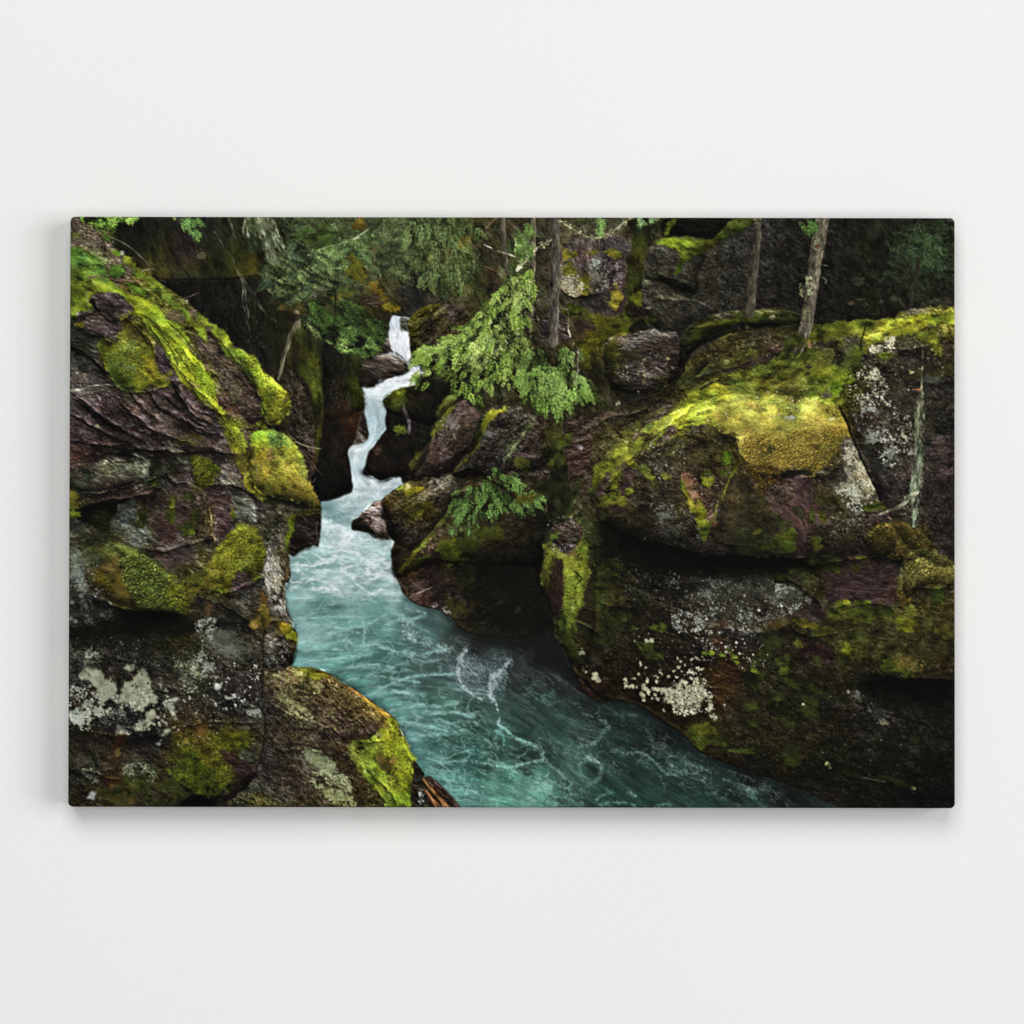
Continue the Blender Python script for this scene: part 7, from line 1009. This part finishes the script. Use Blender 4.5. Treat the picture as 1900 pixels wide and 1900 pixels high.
    specks('160,1210 175,1205 190,1225 170,1235 150,1230', 40, '7a7d6c', (3, 8), 489, .7); specks('355,1240 480,1230 485,1310 340,1310', 130, 'c4c8b8 a4a898 dcdccc', (1.2, 5), 490, .8, clump=.6)
    patch(215, 1345, 40, 18, 0, '0f0f15', 'dark', a=.5); patch(265, 1370, 40, 16, 0, '0d0d10', 'dark', a=.6); patch(225, 1325, 26, 12, 10, '12121a', 'dark', a=.4)
    specks('130,1350 320,1360 330,1495 130,1495', 1200, '3c3c30 55564a 2a1c0e 1a1a14 4a4a38', (1, 3.6), 491, .5, clump=.5)
    for a_ in ((222, 1380, 12, 14, '40220c'), (215, 1410, 20, 9, '3a2a18'), (200, 1450, 14, 9, '46280e'), (207, 1462, 5, 4, '8c6a40'), (160, 1420, 26, 12, '26271f')): patch(a_[0], a_[1], a_[2], a_[3], 0, a_[4], 'stone', a=.6)
    patch(218, 1398, 7, 9, 0, '5a4e2c', 'lichen', a=.8, n=.2)
    specks('225,1425 262,1418 290,1440 270,1465 235,1450', 320, '8a947c a8b498 6c7850 54602c', (1.2, 3.6), 492, .7, clump=.5); specks('150,1430 182,1432 182,1455 170,1455', 120, '8c907c a8ac98', (1.2, 3.4), 493, .65, clump=.4); crust('160,1476 175,1473 176,1482 165,1484', '8a8c86', 494, .3); line('130,1425 155,1432 180,1436', 2, 1.5, '6a6a44', .5, 4)
    # bottom moss
    mossy('320,1370 345,1360 372,1355 400,1365 440,1358 462,1370 455,1390 430,1400 410,1395 420,1415 438,1435 430,1455 405,1468 400,1480 370,1478 350,1460 330,1450 312,1435 315,1410 325,1390', '340,1370,5c4c1a 370,1365,5a4a14 350,1395,4a5010 385,1390,54480f 350,1420,40520e 370,1440,3c4e0c 400,1430,50520e 425,1445,46440e 390,1410,5a5410 420,1380,6a6810 445,1380,50560f 380,1465,2c380a', 495, jag=12, hole=.45, a=.85)
    tufts('320,1370 400,1362 455,1372 410,1400 435,1440 400,1468 350,1455 315,1430', 800, '4c5a12 3c4a0e 605f1c 746824 2c3a0a 586618', (1.8, 3.6), 496, .5, 70, 60, 1.5, '0c1006', 1.8, .5); specks('320,1310 400,1310 400,1380 320,1380', 120, 'd0ccb4 a8a48c', (1, 3), 497, .75); patch(345, 1325, 18, 22, 0, '3a2c20', 'stone', a=.5); patch(375, 1355, 9, 14, 0, '6a4814', a=.6)
    for a_ in ((205, 1470, 40, 12, '30320e'), (260, 1460, 30, 20, '33380f'), (225, 1485, 26, 12, '3a330f'), (310, 1460, 26, 14, '34380f'), (340, 1480, 26, 10, '262a0a'), (290, 1490, 26, 9, '22260c')): patch(a_[0], a_[1], a_[2], a_[3], 0, a_[4], a=.8)
    W('408,1392 430,1398 445,1412 470,1418 478,1435 455,1445 440,1440 430,1425 415,1412', '420,1405,3a2630 440,1420,2f2029 465,1428,2a1c22', 498, .6); W('445,1400 475,1388 482,1400 470,1415 450,1412', '32362a', 499, .8); line('440,1425 460,1422 478,1418', 1.5, 1, '6c5a60', .5, 3); line('440,1445 460,1440 475,1432', 3, 3, '0c0809', .7, 2)
    sl, X, Y, m = area('335,1500 345,1482 362,1476 378,1478 392,1488 400,1502', 1, 2, 8, 501); put(sl, m, hx('030303')[None, None] * np.ones(X.shape + (1,), f4)); patch(430, 1478, 26, 12, -30, '0f0c0a', 'dark', a=.8)
    # leaves hanging in at the very top
    sprays('150,402 215,400 205,425 185,430 165,418', 60, '26381a 4a6c24 7ca040 9cc05c', 30, 50, (7, 14), 4, 1.7, 502, .9, '141a0c', .6); sprays('215,400 250,400 240,412 222,412', 30, '4a6c24 7ca040 9cc05c', 20, 40, (6, 12), 4, 1.6, 503, .9, None); sprays('180,415 205,420 205,450 195,445', 26, '22320f 3c5818', 60, 40, (6, 12), 4, 1.5, 504, .8, None)
    sprays('318,400 370,400 372,425 362,440 345,425 325,410', 56, '33482a 587a3c 7a9c58', 60, 35, (8, 16), 4, 1.5, 505, .85, None)
    line('150,412 175,422 195,437', 2, 2, '4a3c30', .8, 1.5); line('202,440 225,450 245,462 262,478 274,492 278,508', 2, 1.6, '7a7462', .75, 1.5); line('262,504 284,500', 2, 1.5, '8a8478', .8, 1); line('342,555 355,550 368,544', 1.6, 1.2, '7a6c58', .7, 1); line('292,520 308,524', 1.2, 1, '5c5a50', .6); patch(226, 470, 4, 4, 0, 'b8b4a0', 'lichen', a=.8); patch(346, 560, 4, 4, 0, 'a8a488', 'lichen', a=.6)
    line('549,822 570,830 594,834', 2.4, 1.6, 'a8a074', .8, 1); line('556,836 575,856 590,876 600,884', 1.5, 1, '7a6c50', .6, 1); line('572,896 580,896 584,890', 1.2, 1, '8a8678', .6)
def front_boulder():
    rocky(LB_OUT, LBC, 601, jag=1.5, ang=35, st=1.8, s=18, amp=.28, fine=.5)
    specks(LB_OUT, 2400, '5a4c34 3a3018 6c5c48 2a2014 7a7050 4a5020 6a4a44', (1, 3.4), 602, .5, 35, 1.8, clump=.8)
    mossy('545,1243 572,1241 590,1245 614,1257 600,1262 570,1258 552,1252', '4c4c10', 603, jag=3); specks('500,1260 570,1250 600,1300 640,1360 560,1350 500,1300', 320, '8c8a58 a8a67c 6c6c34', (1.2, 4), 604, .6, 30, 1.8, clump=.5)
    line('590,1246 614,1257 635,1271 660,1285 679,1298 698,1312 719,1327 731,1340', 4, 6, '6c4c20', .6, 4, 605, tex=.7); line('676,1298 700,1316 722,1334', 6, 6, '7a6c20', .5, 4)
    for a_ in ((530, 1300, 26, 7, 25), (560, 1315, 16, 6, 30), (575, 1345, 12, 5, 20), (510, 1255, 9, 4, 0), (555, 1250, 12, 6, 30), (590, 1275, 14, 7, 20)): patch(*a_, '7a7a50', 'lichen', a=.6, s=5)
    crustP = '562,1398 585,1396 600,1410 612,1418 625,1425 640,1442 635,1448 615,1440 600,1438 585,1425 578,1415 566,1408'
    sl, X, Y, m = area(crustP, 1, 5, 7, 606); m = m * sm(fbm(X, Y, 6, 4, 607, 30, 1.6) + .35, -.1, .15); put(sl, m * .9, hx('7e8668')[None, None] * (1 + .25 * fbm(X, Y, 7, 3, 608)[..., None]))
    specks('560,1395 600,1400 645,1445 650,1475 620,1485 590,1465 575,1450 585,1430', 420, '868c64 9aa078 747a50 a8ac88', (1.6, 6.5), 609, .8, 30, 1.7, clump=.5); specks('600,1465 640,1475 660,1495 640,1498 610,1485', 70, '8a9060 767c4c', (3, 8), 610, .8, 20, 1.6); specks('540,1300 580,1330 560,1340 530,1310', 90, '8c8c5c a4a478', (1.5, 5), 611, .7, 30, 1.8)
    patch(580, 1420, 20, 26, 30, '6e7458', 'lichen', a=.35, s=6)
    mossy('722,1330 740,1350 748,1372 756,1385 765,1405 770,1425 766,1440 764,1460 768,1480 764,1498 725,1498 708,1480 690,1458 680,1440 662,1425 652,1402 648,1380 655,1366 680,1372 696,1368 706,1358 714,1340', '735,1350,8c9a1c 730,1370,8a8c1c 745,1385,a4ae22 755,1405,acb628 762,1420,a0a824 740,1410,98a020 720,1385,8a9418 700,1380,868e1c 690,1395,626a14 680,1410,70801c 700,1435,8aa024 715,1460,86982a 735,1440,84901a 745,1460,7c9018 740,1480,6a8014 725,1475,748a1c 720,1415,6c6418 710,1400,5c5a18 660,1380,5c5c18 670,1400,464812', 612, hole=.3, jag=8, js=7, ang=60, st=1.6)
    tufts('735,1345 755,1390 768,1420 750,1450 750,1485 720,1465 700,1430 690,1395 715,1375', 700, 'b4c02c a0b024 c4cc48 8a9c1c 6c8414', (1.8, 3.2), 613, .55, 70, 40, 1.6, '2a300a', 1.5, .35)
    patch(717, 1425, 11, 26, -35, '4e4016', a=.85); patch(705, 1395, 9, 12, 0, '5a5216', a=.7); patch(668, 1390, 10, 12, 0, '110e08', 'dark', a=.8); patch(655, 1368, 26, 9, 0, '201810', 'stone', a=.8); patch(730, 1413, 9, 6, -10, '8c6a2c', a=.6); patch(690, 1450, 9, 16, -30, '46500f', a=.6); patch(703, 1365, 8, 5, 0, '8a8468', 'lichen', a=.5); patch(676, 1432, 2.5, 4, 0, 'c0c488', 'lichen'); patch(715, 1345, 14, 10, 20, '4a3418', 'stone', a=.5)
    line('700,1445 712,1462 725,1478', 3, 3, '4a4a12', .5, 3)
    line('733,1338 745,1360 757,1385 766,1408', 2.5, 2, 'b0b450', .6, 1)
    line('742,1352 752,1375 762,1398', 2, 1.6, 'c8d4d0', .5, 1, soft=2)
    rocky('766,1412 774,1426 785,1440 788,1452 782,1470 786,1500 764,1500 760,1475 766,1450', '772,1425,16140c 775,1450,1a160c 782,1445,12120f 770,1480,2c240c 780,1480,2a2a24', 614, jag=2); specks('776,1465 786,1470 786,1490 776,1490', 26, 'b0b4b0 8a8c88', (1.5, 5), 615, .7); line('768,1415 785,1438', 4, 5, '0e0f0b', .8, 1)
    # splintered driftwood
    rocky('783,1447 788,1442 797,1441 812,1453 828,1468 842,1484 852,1500 800,1500 792,1480 786,1465', '790,1450,2a2018 800,1455,33221c 820,1475,3c2a26 840,1490,463632 800,1480,281408 835,1480,2a1c1a', 616, jag=1, ang=48, st=5, s=8, fine=.4, rel=1.4)
    for t, w0, w1, c in (('785,1446 798,1462 815,1482 832,1500', 3, 7, '7c5530'), ('786,1449 800,1468 812,1480', 1.5, 2, 'a07c50'), ('788,1466 798,1480 812,1498', 3, 9, '5c3c24'), ('790,1468 802,1486 810,1500', 2, 3, '86603c'), ('797,1443 815,1460 835,1482 848,1498', 3, 5, '2c2120'), ('806,1452 825,1470 843,1490', 1.5, 1.5, '5a4844'), ('815,1484 824,1500', 3, 4, '8c6840'), ('803,1476 815,1492', 2, 2, '1a0c06')): line(t, w0, w1, c, .9, 1, int(w0 * 7 + len(t)), tex=.5)

# ------------------------------------------------------------------ the canvas print
pic = np.clip(paint(), 0, 1)
W_, H_ = 1643.5 * K, 1095.5 * K
NX, NY = 1232, 822
RO, RC = 4 * K, 9 * K            # roll of the edge, rounding of the corners
u = np.linspace(0, 1, NX + 1); v = np.linspace(0, 1, NY + 1)
U, V = np.meshgrid(u, v)           # v = 0 is the top
x = (U - .5) * W_; z = (.5 - V) * H_
# pull the grid's corners in to the rounded outline
qx = np.abs(x) - (W_ / 2 - RC); qz = np.abs(z) - (H_ / 2 - RC)
cor = (qx > 0) & (qz > 0); rr = np.maximum(np.hypot(qx, qz), 1e-9); mx = np.maximum(qx, qz)
f = np.where(cor, mx / rr, 1)
x = np.where(cor, np.sign(x) * (W_ / 2 - RC + qx * f), x); z = np.where(cor, np.sign(z) * (H_ / 2 - RC + qz * f), z)
qx = np.abs(x) - (W_ / 2 - RC); qz = np.abs(z) - (H_ / 2 - RC)
sd = -(np.minimum(np.maximum(qx, qz), 0) + np.hypot(np.maximum(qx, 0), np.maximum(qz, 0)) - RC)   # distance in from the edge
t = np.clip(1 - sd / RO, 0, 1); drop = RO * (1 - np.sqrt(np.clip(1 - t * t, 0, 1)))
sag = .0006 * np.sin(U * math.pi) * np.sin(V * math.pi)
y = -DEPTH + drop + sag
def sample(U, V):
    """colour of the print at (U, V); the four corners as the photograph shows them"""
    X = (130 + (125 - 130) * V) * (1 - U) + (1771 + .8 * V) * U - OX
    Y = (403 + 1096 * V) * (1 - U) + (404 + 1095.2 * V) * U - OY
    out = 0
    for dx, dy in ((-.3, -.3), (.3, -.3), (-.3, .3), (.3, .3)):
        a = np.clip(X + dx, 0, PW - 1.01); b_ = np.clip(Y + dy, 0, PH - 1.01)
        i = a.astype(int); j = b_.astype(int); fx = (a - i)[..., None]; fy = (b_ - j)[..., None]
        out = out + (pic[j, i] * (1 - fx) + pic[j, i + 1] * fx) * (1 - fy) + (pic[j + 1, i] * (1 - fx) + pic[j + 1, i + 1] * fx) * fy
    return out / 4
col = sample(U, V)
cm, nt, N, L, bs = material('printed_canvas')
at = N.new('ShaderNodeVertexColor'); at.layer_name = 'print'
tc = N.new('ShaderNodeTexCoord')
def wave(direction, scale):
    wv = N.new('ShaderNodeTexWave'); wv.wave_type = 'BANDS'; wv.bands_direction = direction; wv.inputs['Scale'].default_value = scale
    wv.inputs['Distortion'].default_value = 1.2; wv.inputs['Detail'].default_value = 1; wv.inputs['Detail Scale'].default_value = 2; L.new(tc.outputs['Object'], wv.inputs['Vector']); return wv
wa = wave('X', 205); wb = wave('Z', 190)
mul = N.new('ShaderNodeMath'); mul.operation = 'ADD'; L.new(wa.outputs['Fac'], mul.inputs[0]); L.new(wb.outputs['Fac'], mul.inputs[1])
mr = N.new('ShaderNodeMapRange'); mr.inputs['From Min'].default_value = 0; mr.inputs['From Max'].default_value = 2; mr.inputs['To Min'].default_value = .945 * .92; mr.inputs['To Max'].default_value = .945 * 1.08
L.new(mul.outputs[0], mr.inputs['Value'])
vm = N.new('ShaderNodeVectorMath'); vm.operation = 'SCALE'; L.new(at.outputs['Color'], vm.inputs[0]); L.new(mr.outputs['Result'], vm.inputs['Scale'])
L.new(vm.outputs['Vector'], bs.inputs['Base Color'])
bm_ = N.new('ShaderNodeBump'); bm_.inputs['Strength'].default_value = .12; bm_.inputs['Distance'].default_value = .0003
L.new(mul.outputs[0], bm_.inputs['Height']); L.new(bm_.outputs['Normal'], bs.inputs['Normal'])
bs.inputs['Roughness'].default_value = .75; bs.inputs['Specular IOR Level'].default_value = .05
def colour(me, c):
    a = me.color_attributes.new('print', 'BYTE_COLOR', 'POINT')
    rgba = np.ones((len(c), 4), np.float32); rgba[:, :3] = c
    a.data.foreach_set('color_srgb', rgba.ravel())
root = bpy.data.objects.new('canvas_print', None); sc.collection.objects.link(root)
root['label'] = 'landscape canvas print of a turquoise river in a mossy gorge, hung on the white wall'
root['category'] = 'canvas print'
root.rotation_euler = (0, math.radians(.1), 0)
co = np.stack([x.ravel(), y.ravel(), z.ravel()], 1)
i = (np.arange(NY)[:, None] * (NX + 1) + np.arange(NX)).ravel()
me = grid_mesh('printed_front', co, np.stack([i, i + NX + 1, i + NX + 2, i + 1], 1)); colour(me, col.reshape(-1, 3))
link('printed_front', me, cm, root)
# the four wrapped sides: the picture runs on round the edge, back to the wall
def side(idx, ua, va, nrm):
    p = co[idx]; rows = 14; P = []; C = []
    for k in range(rows + 1):
        q = p.copy(); q[:, 1] = p[:, 1] + (0 - .0015 - p[:, 1]) * (k / rows); P.append(q)
        d = k / rows * DEPTH
        C.append(sample(np.clip(ua + nrm[0] * d / W_, 0, 1), np.clip(va + nrm[1] * d / H_, 0, 1)))
    P = np.concatenate(P); C = np.concatenate(C); n = len(idx)
    i = (np.arange(rows)[:, None] * n + np.arange(n - 1)).ravel()
    m = grid_mesh('wrapped_side', P, np.stack([i, i + 1, i + n + 1, i + n], 1)); colour(m, C.reshape(-1, 3))
    return link('wrapped_side', m, cm, root)
R1 = NX + 1
top = np.arange(NX + 1); bot = NY * R1 + np.arange(NX, -1, -1); lef = np.arange(NY, -1, -1) * R1; rig = np.arange(NY + 1) * R1 + NX
for idx, nrm in ((top, (0, 1)), (bot, (0, -1)), (lef, (1, 0)), (rig, (-1, 0))):
    side(idx, U.ravel()[idx], V.ravel()[idx], nrm)
# stretcher bars behind the cloth
sm_, nt, N, L, bs = material('pine_stretcher')
nz = N.new('ShaderNodeTexNoise'); nz.inputs['Scale'].default_value = 30; rp = N.new('ShaderNodeValToRGB')
rp.color_ramp.elements[0].color = (.42, .28, .15, 1); rp.color_ramp.elements[1].color = (.6, .43, .26, 1)
L.new(nz.outputs['Fac'], rp.inputs['Fac']); L.new(rp.outputs['Color'], bs.inputs['Base Color'])
def bar(x0, z0, x1, z1):
    ya, yb = -DEPTH + .006, -.002
    c = [(a, b_, c_) for b_ in (ya, yb) for a, c_ in ((x0, z0), (x1, z0), (x1, z1), (x0, z1))]
    m = grid_mesh('stretcher_bar', c, [(0, 1, 2, 3), (7, 6, 5, 4), (0, 4, 5, 1), (1, 5, 6, 2), (2, 6, 7, 3), (3, 7, 4, 0)], False)
    link('stretcher_bar', m, sm_, root)
a, c_, w_, e = W_ / 2, H_ / 2, .04, .004
bar(-a + e, c_ - w_, a - e, c_ - e); bar(-a + e, -c_ + e, a - e, -c_ + w_); bar(-a + e, -c_ + w_ + .001, -a + w_, c_ - w_ - .001); bar(a - w_, -c_ + w_ + .001, a - e, c_ - w_ - .001)
